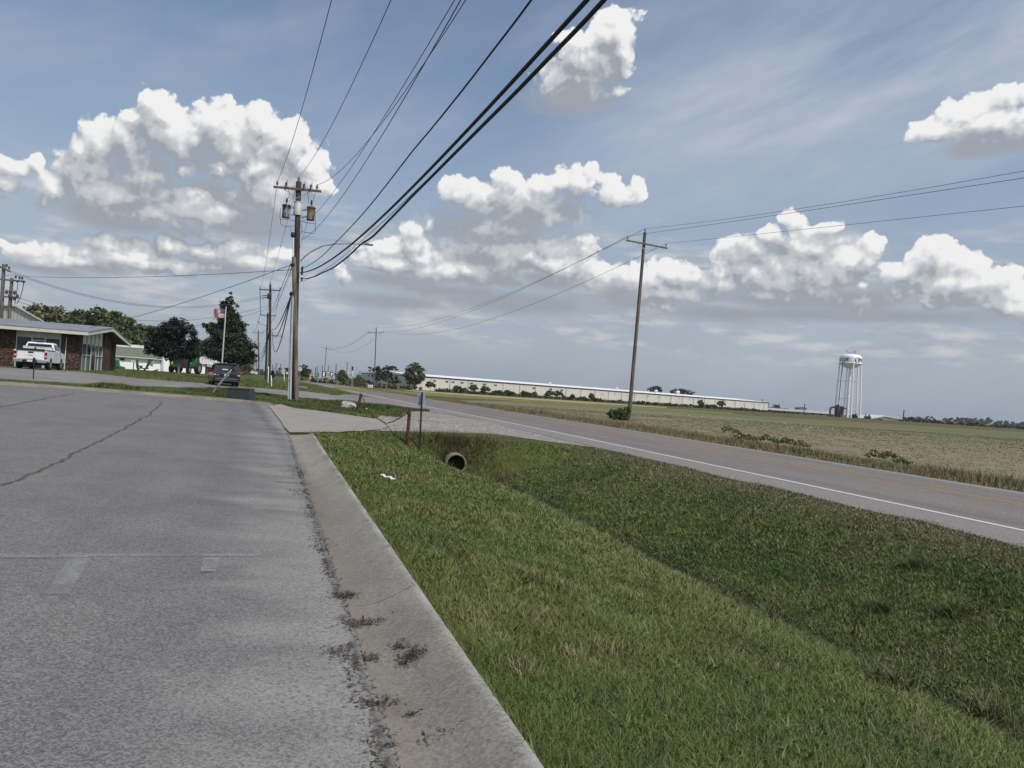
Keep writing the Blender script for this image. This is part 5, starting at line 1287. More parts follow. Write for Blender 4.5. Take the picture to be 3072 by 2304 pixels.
# rubble, litter
b = G(1045, 1226); D_ = depth(b)
m = MB(); random.seed(8)
M_RUB = material('broken_concrete', lambda nt: dict(color=mixc(ramp(nz(coords(), 6, 5, .65), .35, .65), (.24, .23, .22), (.46, .45, .43))), rough=.95)
def rock(label, px, py, sx, sy, sz, rz, tilt):
    p = G(px, py); vs = []; bm = bmesh.new(); bmesh.ops.create_icosphere(bm, subdivisions=2, radius=1)
    for v in bm.verts:
        n_ = v.co.copy(); k = 1 + .35 * (random.random() - .5); v.co = Vector((n_.x * sx * k, n_.y * sy * k, max(-.5, min(.6, n_.z)) * sz * k))
    me = bpy.data.meshes.new('concrete_chunk'); bm.to_mesh(me); bm.free(); me.materials.append(M_RUB)
    o = bpy.data.objects.new('concrete_chunk', me); C.objects.link(o); o.location = p + Vector((0, 0, sz * .3)); o.rotation_euler = (tilt, .2, rz); return tag(o, label, 'rubble', 'broken concrete by the drive')
rock('jagged pale slab of broken concrete tipped up by the leaning post', 1047, 1221, .48, .34, .30, .4, .35)
rock('dark edged concrete lump in front of the tipped slab', 1036, 1225, .34, .26, .22, 1.4, -.3)
rock('small pale concrete piece right of the tipped slab', 1060, 1221, .18, .14, .18, 2.2, .2)
rock('tiny pale stone in the grass past the leaning post', 1099, 1228, .10, .08, .08, .2, 0)
a, b = G(1142, 1436), G(1184, 1449); dr = (b - a); w_ = Vector((-dr.y, dr.x, 0)).normalized() * .013
vs = []
for i in range(7):
    p = a + dr * i / 6; z = h1(p.x, p.y) + .055 + .012 * math.sin(i * 2.1); k = 1 + .4 * math.sin(i * 1.7)
    vs += [(p.x - w_.x * k, p.y - w_.y * k, z), (p.x + w_.x * k, p.y + w_.y * k, z + .02)]
m = MB().add(vs, [(2 * i, 2 * i + 1, 2 * i + 3, 2 * i + 2) for i in range(6)]); o = m.build('plastic_strip', paint('litter_white', (.72, .74, .76), .5, .06)); s_ = o.modifiers.new('thick', 'SOLIDIFY'); s_.thickness = .004; tag(o, 'white strip of plastic litter lying in the grass', 'litter')
# utility box
b0 = G(722, 1199); D_ = depth(b0); t = thing('utility_box', 'dark green tapered utility pedestal box at the lot edge', 'utility box', b0)
w2 = 35.5 * D_ / FPX; wt = 31 * D_ / FPX; hb = 35.5 * D_ / FPX
def ring(w, dpt, z): return [b0 + RGT * (-w) - FWD * dpt + Vector((0, 0, z)), b0 + RGT * w - FWD * dpt + Vector((0, 0, z)), b0 + RGT * w + FWD * dpt + Vector((0, 0, z)), b0 + RGT * (-w) + FWD * dpt + Vector((0, 0, z))]
wb(MB().loft([ring(w2, .45, -.1), ring(wt * 1.01, .38, hb * .90)], smooth=False), 'cabinet', M_DKGREEN, t, bevel=.02)
wb(MB().loft([ring(wt * 1.04, .41, hb * .90), ring(wt * 1.03, .40, hb * .95), ring(wt * .98, .36, hb)], smooth=False), 'lid', M_DKGREEN, t, bevel=.015)
# guy anchor guard leaning towards the pole
b = G(631, 1185); D_ = depth(b); t = thing('guy_wire', 'leaning grey guy wire guard in front of the dark minivan', 'guy wire', b)
e1 = b.lerp(W(878, 890, SD), .215); e2 = W(878, 890, SD)
wb(MB().tube([b - Vector((0, 0, .1)), b.lerp(e1, .33), b.lerp(e1, .34), e1], [.045, .052, .066, .062], 9), 'guard', paint('grey_guard', (.15, .155, .16), .6, .12), t)
wb(MB().tube([e1, b.lerp(e2, .235)], .022, 6), 'grip', M_GALV, t); wb(MB().tube([b.lerp(e2, .235), e2], .004, 5), 'cable', M_CABLE, t)
# thin marker rod near the pickup
b = G(100, 1139.5); D_ = depth(b); t = thing('marker_rod', 'thin dark marker rod with a knob standing before the white pickup', 'marker', b); tp = W(102.5, 1077, D_)
wb(MB().tube([b - Vector((0, 0, .1)), tp], .026, 7), 'rod', M_BLACK, t); wb(MB().lathe(tp, [(0, -.09), (.05, -.06), (.06, 0), (.045, .06), (0, .09)], 10), 'knob', M_BLACK, t)
# white marker posts on the lawn
for bx, tx, d, r, lab in (((814.5, 1168), (814, 1127), 78, .045, 'slim white marker post in front of the two dark poles'), ((853.5, 1143), (852, 1108), 160, .06, 'slim white marker post on the lawn left of the transformer pole'), ((804, 1157), (805.5, 1100), 101, .05, 'pale conduit post pressed between the two dark poles')):
    post('marker_post', lab, bx, tx, r, M_WHITEM, 'post', d=d)
a, b = G(900, 1165), G(914, 1164); o = MB().box((a + b) / 2 + Vector((0, 0, .1)), (1.1, .3, .2)).box((a + b) / 2 + Vector((-.7, -.6, .06)), (.5, .3, .12)).build('drain_slab', M_CONC, bevel=.02); tag(o, 'pale concrete drain slab in the lawn beside the transformer pole', 'slab')

# ------------------------------------------------------------------ signs along the road
def text_mesh(body, size, bold=.0, depth_=.0):
    cu = bpy.data.curves.new('txt', 'FONT'); cu.body = body; cu.size = size; cu.align_x = 'CENTER'; cu.align_y = 'CENTER'; cu.offset = bold; cu.extrude = depth_
    o = bpy.data.objects.new('txt', cu); C.objects.link(o); dg = bpy.context.evaluated_depsgraph_get()
    me = bpy.data.meshes.new_from_object(o.evaluated_get(dg)); vs = [v.co.copy() for v in me.vertices]; fs = [tuple(p.vertices) for p in me.polygons]
    bpy.data.objects.remove(o); bpy.data.meshes.remove(me); return vs, fs
def face_frame(c):
    """axes of an upright panel at c that faces the road user (towards -Y)"""
    return Vector((1, 0, 0)), Vector((0, 0, 1)), Vector((0, -1, 0))
def panel(parent, name, c, w, h, mat, th=.03, poly=None, ux=None, uz=None):
    ux = ux or Vector((1, 0, 0)); uz = uz or Vector((0, 0, 1)); nn = ux.cross(uz)
    poly = poly or [(-w / 2, -h / 2), (w / 2, -h / 2), (w / 2, h / 2), (-w / 2, h / 2)]
    return wb(MB().prism([c + ux * x + uz * z for x, z in poly], -nn * th), name, mat, parent)
M_SIGNW = paint('sign_white', (.80, .81, .80), .4, .04); M_SIGNK = paint('sign_black', (.015, .015, .016), .5, .1); M_SIGNY = paint('sign_yellow', (.75, .46, .05), .45, .05); M_SIGNG = paint('sign_green', (.02, .16, .10), .45, .06)
M_SIGNO = paint('sign_orange', (.70, .33, .10), .5, .06)
d = 200; c = W(1052, 1120.5, d); b = W(1050.5, 1157, d); b.z = h1(b.x, b.y)
t = thing('speed_limit_sign', 'white speed limit 35 sign on two posts across the road', 'road sign', b)
w, h = 13.0 * d / FPX, 17.0 * d / FPX
panel(t, 'sign_panel', c, w, h, M_SIGNW)
bd = MB()
for x0, z0, x1, z1 in ((-.46, -.47, .46, -.455), (-.46, .455, .46, .47), (-.46, -.47, -.44, .47), (.44, -.47, .46, .47)): bd.box(c + Vector(((x0 + x1) / 2 * w, -.02, (z0 + z1) / 2 * h)), ((x1 - x0) * w, .02, (z1 - z0) * h))
wb(bd, 'border', M_SIGNK, t)
lm = MB()
for body, size, zz, bold in (('SPEED', .27, .33, .012), ('LIMIT', .27, .10, .012), ('35', .78, -.22, .03)):
    vs, fs = text_mesh(body, size, bold); lm.add([c + Vector((v.x, -.024, v.y + zz * h)) for v in vs], fs)
wb(lm, 'lettering', M_SIGNK, t)
for px in (1046, 1056): p = W(px, 1126, d + .3); q = W(px - 2, 1158, d + .3); q.z = h1(q.x, q.y); wb(MB().tube([q, p], .06, 6), 'post', M_GALV, t)
b = W(1058, 1160, 206); b.z = h1(b.x, b.y); t = thing('signal_head', 'dark back of a tall flashing signal behind the speed limit sign', 'signal', b)
wb(MB().tube([b, W(1057.5, 1110, 206)], .08, 7), 'post', M_GALV, t); wb(MB().loft([[W(1057.5, 1105, 206) + Vector((x * .24, y * .2, z)) for x, y in ((-1, -1), (1, -1), (1, 1), (-1, 1))] for z in (-.55, .45)] + [[W(1057.5, 1105, 206) + Vector((x * .16, y * .14, .58)) for x, y in ((-1, -1), (1, -1), (1, 1), (-1, 1))]], smooth=False), 'housing', paint('signal_housing', (.02, .035, .03), .5), t)
d = 235; c = W(932, 1124.5, d); b = W(931, 1150, d); b.z = h1(b.x, b.y); t = thing('warning_sign', 'yellow diamond warning sign with orange plate on one post', 'road sign', b)
r = 5.0 * d / FPX; panel(t, 'sign_panel', c, 1, 1, M_SIGNY, poly=[(-r, 0), (0, -r), (r, 0), (0, r)])
wb(MB().tube([c + Vector((-.25, -.03, -.22)), c + Vector((-.25, -.03, .12)), c + Vector((.0, -.03, .22)), c + Vector((.22, -.03, .05))], .05, 5), 'symbol', M_SIGNK, t)
panel(t, 'plate', W(931.5, 1133.5, d), .62, .60, M_SIGNO); wb(MB().tube([b, c + Vector((0, .08, 0))], .05, 6), 'post', M_GALV, t)
d = 285; c = W(951, 1124.5, d); b = W(950, 1148, d); b.z = h1(b.x, b.y); t = thing('guide_sign', 'green road guide sign beyond the yellow warning sign', 'road sign', b)
panel(t, 'sign_panel', c, 11.5 * d / FPX, 12.5 * d / FPX, M_SIGNG)
lm = MB()
for z in (.42, .12, -.3): lm.box(c + Vector((-.08 + z * .1, -.02, z)), (.95, .02, .06))
wb(lm, 'lettering', M_SIGNW, t)
for px in (946, 955): q = W(px, 1148, d); q.z = h1(q.x, q.y); wb(MB().tube([q, W(px + .7, 1128, d + .2)], .07, 6), 'post', M_GALV, t)
d = 262; c = W(983, 1123, d); b = W(984, 1149, d); b.z = h1(b.x, b.y); t = thing('billboard', 'black roadside billboard with a yellow flower between white shapes', 'billboard', b)
k_ = d / FPX; panel(t, 'board', c, 31 * k_, 17 * k_, M_SIGNK, .12)
def bl(pts, off=-.02): return [c + Vector((x * k_, off, z * k_)) for x, z in pts]
m = MB()
for z in (5.6, -6.0): m.add(bl([(-4, z - 1.1), (6, z - 1.6), (7, z), (5, z + 1.4), (-4, z + 1.3)]), [(0, 1, 2, 3, 4)])
m.add(bl([(-4.5, -1), (1, -1.2), (1, 1.4), (-4.5, 1.6)]), [(0, 1, 2, 3)])
m.add(bl([(-13.5, -7), (-9, -7.5), (-8, 6), (-11, 7.5), (-13.5, 5)]), [(0, 1, 2, 3, 4)])
m.add(bl([(10, -7.5), (13, -7), (12, -2), (14, 1), (14.5, 5), (12.5, 6.5), (10, 5.5), (8.5, 2), (9.5, -2)]), [(0, 1, 2, 3, 4, 5, 6, 7, 8)])
wb(m, 'white_graphic', M_SIGNW, t)
m = MB(); n_ = 24; m.add(bl([(2 + (5.6 if i % 2 else 3.2) * math.cos(i * 2 * math.pi / n_), -2.2 + (6.6 if i % 2 else 3.8) * math.sin(i * 2 * math.pi / n_)) for i in range(n_)], -.035), [tuple(range(n_))])
m2 = MB().add(bl([(2 + 1.9 * math.cos(i * .5236), -2.2 + 2.2 * math.sin(i * .5236)) for i in range(12)], -.045), [tuple(range(12))])
wb(m, 'flower', M_SIGNY, t); wb(m2, 'flower_centre', paint('flower_brown', (.16, .07, .02), .6), t)
for px in (972, 996): q = W(px - 1, 1150, d); q.z = h1(q.x, q.y); wb(MB().tube([q, W(px, 1128, d + .3)], .14, 7), 'post', M_POLE, t)
dY = R2['d'] - 6; c = W(1111, 1161.5, dY); b = W(1111, 1168, dY); b.z = h1(b.x, b.y); c.z = b.z + .62; t = thing('yard_sign', 'low white yard banner leaning against the far roadside pole', 'sign', b)
panel(t, 'banner', c, 1.5, .85, paint('banner_white', (.78, .70, .72), .6, .06), .04)
lm = MB(); random.seed(3)
for i in range(9): lm.box(c + Vector((-.55 + i * .135, -.02, -.14 + .03 * (i % 2))), (.07, .02, .26))
for i in range(6): lm.box(c + Vector((-.3 + i * .1, -.02, .22)), (.05, .02, .08))
wb(lm, 'lettering', paint('banner_red', (.20, .05, .08), .6), t)
for x in (-.6, .6): wb(MB().tube([c + Vector((x, .05, -.9)), c + Vector((x, .05, .3))], .02, 5), 'stake', M_GALV, t)
d = 150; c = W(900, 1107, d); b = W(899, 1142, d); b.z = h1(b.x, b.y); t = thing('round_sign', 'pale round sign half hidden behind the transformer pole', 'road sign', b)
panel(t, 'disc', c, 1, 1, paint('disc_grey', (.50, .50, .52), .5, .05), poly=[(.46 * math.cos(i * .2618), .46 * math.sin(i * .2618)) for i in range(24)]); wb(MB().tube([b, c + Vector((0, .06, 0))], .05, 6), 'post', M_GALV, t)
for px, py, lab in ((849, 1119, 'tiny yellow and white sign left of the white marker post'), (860.5, 1119, 'tiny white sign in front of the dark evergreen')):
    d = 300; c = W(px, py, d); b = W(px, 1132, d); b.z = h1(b.x, b.y); t = thing('road_sign', lab, 'road sign', b); panel(t, 'sign_panel', c, .9, .9, M_SIGNY if px < 855 else M_SIGNW); panel(t, 'plate', c + Vector((0, -.02, -.05)), .45, .3, M_SIGNW if px < 855 else M_SIGNK, .02); wb(MB().tube([b, c], .06, 6), 'post', M_GALV, t)
# ------------------------------------------------------------------ dealership building
def f_stone(nt):
    p = coords(); q = vmath('MULTIPLY', p, (1.0, 1.0, 1.9)); c = sep(vor(q, 3.2, out='Color')); e = vor(q, 3.2, 'DISTANCE_TO_EDGE')
    col = mixc(c[0], (.070, .036, .024), (.150, .088, .060)); col = mixc(ramp(c[1], .6, 1.) * .7, col, (.145, .115, .095))
    col = mixc(ramp(e, .015, .06, 1., 0.), col, (.022, .017, .014))
    return dict(color=col, bump=(ramp(e, 0., .12) + nz(p, 9, 4, .6) * .6, .08, 1.0))
M_STONE = material('red_brown_stone', f_stone, rough=.92)
M_CREAM = paint('cream_panel', (.66, .64, .54), .7, .06, 2., dirt=(.36, .33, .26))
M_TEAL = paint('teal_panel', (.10, .165, .155), .6, .1, 2.)
M_FASC = paint('fascia_cream', (.60, .59, .53), .6, .05, 2., dirt=(.38, .34, .27))
def f_rooftin(nt, a, b):
    p = coords(); x, y, z = sep(p); r = X.op('ABSOLUTE', X.op('SUBTRACT', X.op('FRACT', x * 2.2), .5)); n = nz(p, .8, 4, .6)
    return dict(color=mixc(ramp(n, .3, .7), a, b), bump=(ramp(r, .34, .48), .05, .8))
M_ROOFT = material('grey_metal_roof', lambda nt: f_rooftin(nt, (.22, .235, .26), (.30, .315, .34)), rough=.5, metal=.2)
M_SOFF = paint('dark_soffit', (.16, .125, .07), .8, .15)
M_ALU = paint('aluminium_frame', (.60, .61, .60), .45, .06, metal=.3)
dd_ = 62; O = W(235, 1110, dd_)
db_ = thing('dealership', 'low stone fronted dealership with a broad overhanging metal roof', 'building', O)
def Fp(px, py, off=0): return onplane(O + Vector((0, off, 0)), Vector((1, 0, 0)), px, py)
def Sp(px, py, off=0): return onplane(O + Vector((off, 0, 0)), Vector((0, 1, 0)), px, py)
zg = O.z - .25
ec = onplane(O + Vector((0, -1.15, 0)), Vector((1, 0, 0)), 265, 1001); xe, ze = ec.x, ec.z + .10
rg = onplane(Vector((xe, 0, 0)), Vector((0, 1, 0)), 340, 986); bc = onplane(Vector((xe, 0, 0)), Vector((0, 1, 0)), 393, 1033)
XL = O.x - 22
yE, yR, yB = ec.y, rg.y, bc.y; zE, zR, zB = ze, rg.z, bc.z
if zB > zE + .3 or zB < zE - .6: zB = zE
print('dealer', O, 'eave', yE, zE, 'ridge', yR, zR, 'back', yB, zB, 'xe', xe)
def ext(name, poly, x0, x1, mat, **k): return wb(MB().prism([(x0, y, z) for y, z in poly], (x1 - x0, 0, 0)), name, mat, db_, **k)
ext('roof', [(yE - .03, zE + .10), (yR, zR + .12), (yB + .03, zB + .10), (yB + .03, zB + .06), (yR, zR + .07), (yE - .03, zE + .05)], XL, xe + .05, M_ROOFT)
ext('fascia', [(yE, zE + .05), (yR, zR + .065), (yB, zB + .05), (yB, zB - .26), (yR, zR - .26), (yE, zE - .24)], xe - .12, xe, M_FASC)
ext('fascia', [(yE, zE + .045), (yE + .1, zE + .055), (yE + .1, zE - .24), (yE, zE - .24)], XL, xe - .122, M_FASC)
ext('soffit', [(yE + .1, zE - .12), (yR, zR - .06), (yB, zB - .12), (yB, zB - .16), (yR, zR - .11), (yE + .1, zE - .16)], XL, xe - .122, M_SOFF)
def rise(y): return (zE + (zR - zE) * (y - yE) / (yR - yE) if y < yR else zR + (zB - zR) * (y - yR) / (yB - yR)) - .13
y0 = O.y; x0 = O.x
ztop = rise(y0)
xs_ = [Fp(q, 1100).x for q in (41, 44, 90, 131, 176, 179)]
def slab(name, xa, xb, za, zb, off, th, mat): return wb(MB().box(((xa + xb) / 2, y0 + off + th / 2, (za + zb) / 2), (xb - xa, th, zb - za)), name, mat, db_)
slab('stone_pier', XL, xs_[0], zg, ztop, -.15, .5, M_STONE)
wb(MB().prism([(xs_[5], y0 - .15, zg), (x0, y0 - .15, zg), (x0, y0 - .15, rise(y0 - .15)), (xs_[5], y0 - .15, rise(y0 - .15))], (0, .5, 0)), 'stone_pier', M_STONE, db_)
zh = Fp(100, 1010).z; zd = Fp(110, 1019).z
slab('transom_panel', xs_[0], xs_[5], zh, ztop, .02, .08, M_CREAM)
slab('window', xs_[0], xs_[5], zg, zh - .003, .06, .05, M_GLASS)
for i, q in enumerate((xs_[1], xs_[2], xs_[3], xs_[4])): slab('mullion', q - .04, q + .04, zg, ztop - .01, -.03, .085, M_ALU)
slab('mullion', xs_[1] + .042, xs_[2] - .042, zh - .05, zh + .02, -.025, .08, M_ALU); slab('mullion', xs_[2] + .042, xs_[3] - .042, zh - .05, zh + .02, -.025, .08, M_ALU); slab('mullion', xs_[3] + .042, xs_[4] - .042, zh - .05, zh + .02, -.025, .08, M_ALU)
dr = wb(MB().box(((xs_[2] + xs_[3]) / 2, y0, zd - .04), (xs_[3] - xs_[2] - .1, .06, .08)).box((xs_[2] + .10, y0, (zg + zd) / 2 - .05), (.07, .06, zd - zg - .11)).box((xs_[3] - .10, y0, (zg + zd) / 2 - .05), (.07, .06, zd - zg - .11)), 'door_frame', M_ALU, db_)
px_s = Fp(198, 1060).x; wb(MB().tube([(px_s, y0 - .22, zg), (px_s + .02, y0 - .22, Fp(198, 1013).z)], .04, 7), 'downpipe', M_FASC, db_)
# side towards the road
ys_ = {k: Sp(k, 1100).y for k in (240, 252, 262, 268, 281, 288, 297, 304, 326)}
zw, zm = Sp(270, 1034).z, Sp(270, 1067).z
def sideq(name, ya, yb, za, zb, off, th, mat):
    zt = zb if zb is not None else None
    poly = [(x0 + off, ya, za), (x0 + off, yb, za)] + ([(x0 + off, yb, zb), (x0 + off, ya, zb)] if zb is not None else ([(x0 + off, yb, rise(yb))] + ([(x0 + off, yR, rise(yR))] if ya < yR < yb else []) + [(x0 + off, ya, rise(ya))]))
    return wb(MB().prism(poly, (-th, 0, 0)), name, mat, db_)
sideq('stone_pier', y0 + .352, ys_[240] + .3, zg, None, .003, .4, M_STONE); sideq('stone_pier', ys_[304] + .1, ys_[326] - .3, zg, None, .12, .5, M_STONE)
sideq('upper_panel', ys_[240] + .3, ys_[304], zw, None, -.05, .1, M_CREAM)
sideq('window', ys_[240] + .3, ys_[304], zm, zw - .003, -.08, .05, M_GLASS)
sideq('lower_panel', ys_[240] + .3, ys_[304], zg, zm, -.05, .1, M_TEAL)
n_ = 5
for i in range(n_ + 1):
    yy_ = ys_[240] + .34 + (ys_[304] - ys_[240] - .4) * i / n_; wb(MB().box((x0 - .01, yy_, (zg + zw) / 2), (.085, .035, zw - zg)), 'mullion', M_ALU, db_)
    wb(MB().box((x0 - .03, yy_, (zw + rise(yy_)) / 2 - .05), (.05, .04, rise(yy_) - zw - .1)), 'batten', M_SOFF, db_)
wb(MB().box((x0 + .0, (ys_[240] + ys_[304]) / 2 + .15, zm), (.09, ys_[304] - ys_[240] - .35, .07)), 'sill', M_ALU, db_)
wb(MB().box((x0 + .05, (ys_[268] + ys_[281]) / 2, (zg + zw) / 2 - .1), (.05, ys_[281] - ys_[268], zw - zg - .25)), 'door', M_GLASS, db_)
for q in (ys_[268], ys_[281]): wb(MB().box((x0 + .055, q, (zg + zw) / 2 - .1), (.08, .09, zw - zg - .22)), 'door_frame', M_ALU, db_)
sideq('rear_wall', ys_[326], yB - .3, zg, None, -.5, .3, M_STONE)
slab('inner_wall', XL, x0 - .6, zg, rise(y0 + 3), 3.0, .1, paint('dark_interior', (.03, .03, .03), .9))
# pale gabled hall behind it
db2 = 88; g0 = W(10, 1085, db2); g0.z = h1(g0.x, g0.y)
hall = thing('metal_hall', 'pale ribbed metal hall whose gable rises over the dealership roof', 'building', g0)
def f_ribs(nt, a, b, k=3.0):
    p = coords(); x, y, z = sep(p); r = X.op('FRACT', (x + y * .6) * k); n = nz(p, .5, 4, .6)
    return dict(color=mixc(ramp(X.op('ABSOLUTE', r - .5), .32, .46) * .45 + ramp(n, .4, .7) * .2, a, b), bump=(ramp(X.op('ABSOLUTE', r - .5), .3, .45), .04, .8))
M_RIB = material('ribbed_pale_metal', lambda nt: f_ribs(nt, (.50, .52, .46), (.34, .36, .32)), rough=.55)
gq = [W(q[0], q[1], db2) for q in ((-140, 960), (-120, 908), (50, 919), (134, 966), (134, 1075), (-140, 1060))]
hdir = ray(60, 1000); hdir = Vector((hdir.x, hdir.y, 0)).normalized()
wb(MB().prism(gq, hdir * 22), 'wall', M_RIB, hall)
rt = [W(q[0], q[1], db2) - FWD * .3 for q in ((-140, 904), (51, 914.5), (138, 964.5), (138, 968.5), (50, 919.5), (-140, 909))]
wb(MB().prism(rt, hdir * 22.5), 'roof', paint('pale_roof_trim', (.62, .63, .60), .5, .05), hall)

# ------------------------------------------------------------------ white workshop with green mansard, sheds beyond
M_WHB = paint('white_wall', (.88, .89, .90), .6, .03, 1., dirt=(.78, .78, .76))
M_MANS = paint('green_mansard', (.115, .155, .115), .6, .10, 1.5)
dW = 128; a = W(318, 1105, dW); b = W(482, 1115, dW + 6); dirw = (b - a); dirw.z = 0; Lw = dirw.length; dirw.normalize(); nw = Vector((dirw.y, -dirw.x, 0)); zg2 = min(h1(a.x, a.y), h1(b.x, b.y)) - .4
ws = thing('workshop', 'long white workshop with a green mansard band under a white roof edge', 'building', (a.x, a.y, zg2))
def Wp(px, py): return onplane(a, dirw, px, py)
zw1, zm1, zr1 = Wp(400, 1071).z, Wp(400, 1043).z, Wp(400, 1036).z
def wall_run(par, name, p, q, z0, z1, o0, o1, th, mat):
    """sheet from p to q, leaning from offset o0 at the bottom to o1 at the top"""
    P0 = p + nw * o0; Q0 = q + nw * o0; P1 = p + nw * o1; Q1 = q + nw * o1
    return wb(MB().prism([(P0.x, P0.y, z0), (Q0.x, Q0.y, z0), (Q1.x, Q1.y, z1), (P1.x, P1.y, z1)], -nw * th), name, mat, par)
al = a - dirw * 8
wall_run(ws, 'wall', al, b + dirw * 1.4, zg2, zw1, 0, 0, 10, M_WHB)
wall_run(ws, 'mansard', al, b, zw1 + .003, zm1, .55, .05, .3, M_MANS)
wall_run(ws, 'eave_trim', al, b + dirw * .05, zw1 - .14, zw1 + .002, .62, .62, .6, M_FASC)
wall_run(ws, 'roof_edge', al, b + dirw * .1, zm1, zr1 + .1, .12, .12, 10, M_WHITEM)
for px, w_, h_, z_ in ((365, .9, .35, zw1 - .5),): wb(MB().box(Wp(px, 1071) * 1 + nw * .04 + Vector((0, 0, -.35)), (w_, .2, h_)), 'vent', M_SIGNK, ws)
pv = Wp(447, 1084); wb(MB().box(Vector((pv.x, pv.y, pv.z)) + nw * .05, (1.6, .15, .8)), 'wall_sign', paint('grey_sign', (.32, .33, .33), .6), ws)
pdq = Wp(485.5, 1096); wb(MB().prism([Wp(481, 1080) + nw * .03, Wp(490, 1080) + nw * .03, Wp(490, 1115) + nw * .03, Wp(481, 1115) + nw * .03], nw * .05), 'door', paint('grey_door', (.45, .48, .50), .5), ws)
dS = 150; a2 = W(490, 1113, dS - 8); b2 = W(655, 1124, dS); zs = h1(a2.x, a2.y) - .3
sh = thing('shed', 'white shed with grey tin roof and one dark open bay', 'building', (a2.x, a2.y, zs))
def Sq(px, py): return onplane(a2, (Vector((b2.x - a2.x, b2.y - a2.y, 0))).normalized(), px, py)
ze2 = Sq(600, 1086).z; zt2 = Sq(600, 1056).z; nS = Vector((b2.y - a2.y, -(b2.x - a2.x), 0)).normalized()
def sb(pa, pb, z0, z1, o, th, mat, name):
    A_, B_ = Sq(pa, 1100) + nS * o, Sq(pb, 1100) + nS * o
    return wb(MB().prism([(A_.x, A_.y, z0), (B_.x, B_.y, z0), (B_.x, B_.y, z1), (A_.x, A_.y, z1)], -nS * th), name, mat, sh)
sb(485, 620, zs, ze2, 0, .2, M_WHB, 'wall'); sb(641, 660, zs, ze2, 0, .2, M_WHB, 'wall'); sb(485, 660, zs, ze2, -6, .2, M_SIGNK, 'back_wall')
A_, B_ = Sq(480, 1100), Sq(664, 1100)
wb(MB().prism([(A_ + nS * .5).xy.to_3d() + Vector((0, 0, ze2)), (B_ + nS * .5).xy.to_3d() + Vector((0, 0, ze2)), (B_ - nS * 5).xy.to_3d() + Vector((0, 0, zt2)), (A_ - nS * 5).xy.to_3d() + Vector((0, 0, zt2))], Vector((0, 0, .12))), 'roof', material('old_tin', lambda nt: f_ribs(nt, (.50, .50, .49), (.36, .36, .35), 1.2), rough=.6), sh)
sb(484, 662, ze2 - .3, ze2 - .003, .52, .06, M_WHITEM, 'eave_trim'); sb(616, 619.9, zs, ze2, .05, .06, M_SIGNK, 'door_edge'); 
sb(597, 598, zs, ze2 - .4, .03, .05, M_FASC, 'joint')

# ------------------------------------------------------------------ warehouse, barn, factory, cream shed
def f_wh(nt):
    p = wpos(); n = nz(p, .15, 5, .6); m = nz(vmath('MULTIPLY', p, (1., 1., .12)), .9, 4, .7)
    c = mixc(ramp(n, .35, .65), (.66, .63, .54), (.58, .57, .52)); return dict(color=mixc(ramp(m, .55, .75) * .3, c, (.40, .37, .30)))
M_WH = material('warehouse_cream', f_wh, rough=.7)
wz = h1(WL.x, WL.y) - .8
wh = thing('warehouse', 'very long low cream warehouse with a white roof across the field', 'building', (WL.x, WL.y, wz))
def Wq(px, py, off=0): return onplane(WL + wn * off, wdir, px, py)
zwe = Wq(1280, 1129).z; zwe2 = Wq(2300, 1207).z; zwe = (zwe + zwe2) / 2; print('warehouse', WL, WR, wlen, zwe2, zwe)
P0, P1 = WL - wdir * 3, WR
def whq(name, p, q, z0, z1, off, th, mat, par=wh):
    A_, B_ = p + wn * off, q + wn * off
    return wb(MB().prism([(A_.x, A_.y, z0), (B_.x, B_.y, z0), (B_.x, B_.y, z1), (A_.x, A_.y, z1)], -wn * th), name, mat, par)
whq('wall', P0, P1, wz, zwe - .35, 0, 45, M_WH)
whq('eave_band', P0, P1 + wdir * .3, zwe - .347, zwe, .25, 45.5, paint('dark_eave', (.07, .075, .085), .6), wh)
A_, B_ = P0 + wn * .5, P1 + wn * .5
rf = MB().prism([A_.xy.to_3d() + Vector((0, 0, zwe)), (A_ - wn * 23).xy.to_3d() + Vector((0, 0, zwe + 1.15)), (A_ - wn * 46).xy.to_3d() + Vector((0, 0, zwe))], wdir * (wlen + 3.3))
wb(rf, 'roof', paint('white_roof', (.86, .87, .89), .5, .03, .2), wh)
for px, py in ((1304, 1136.3), (1341, 1138.6), (1359.7, 1140.2), (1387, 1142.3), (1414.5, 1144.2), (1453, 1147.2), (1487, 1150), (1602, 1158.8), (1652.6, 1162.5), (1685.7, 1165)):
    c = Wq(px, py, .05); c.z -= .75; k = (depth(c)) / FPX; f = wb(MB().prism([c + wdir * sx * 5.6 * k + Vector((0, 0, sz * 2.5 * k)) for sx, sz in ((-1, -1), (1, -1), (1, 1), (-1, 1))], wn * .08), 'window', M_ALU, wh)
    for s in (-.5, .5):
        c2 = c + wdir * s * 5.2 * k + wn * .09; g = MB().prism([c2 + wdir * sx * 2.1 * k + Vector((0, 0, sz * 1.8 * k)) for sx, sz in ((-1, -1), (1, -1), (1, 1), (-1, 1))], wn * .03); g.v = [tuple(Vector(v) - wh.location) for v in g.v]; g.build('pane', M_GLASS, f)
for i in range(26):
    c = WL + wdir * wlen * (i + .5) / 26; whq('downpipe', c, c + wdir * .22, wz, zwe - .36, .14, .13, paint('downpipe_grey', (.33, .32, .29), .6))
for f, s in ((.33, .8), (.52, 1.0), (.645, 1.2), (.72, 1.5)):
    c = WL + wdir * wlen * f - wn * 12; c.z = zwe + .55; wb(MB().lathe(c, [(.5 * s, 0), (.5 * s, .7 * s), (.8 * s, .8 * s), (.6 * s, 1.3 * s), (0, 1.45 * s)], 10), 'roof_vent', M_WHITEM, wh)
random.seed(21)
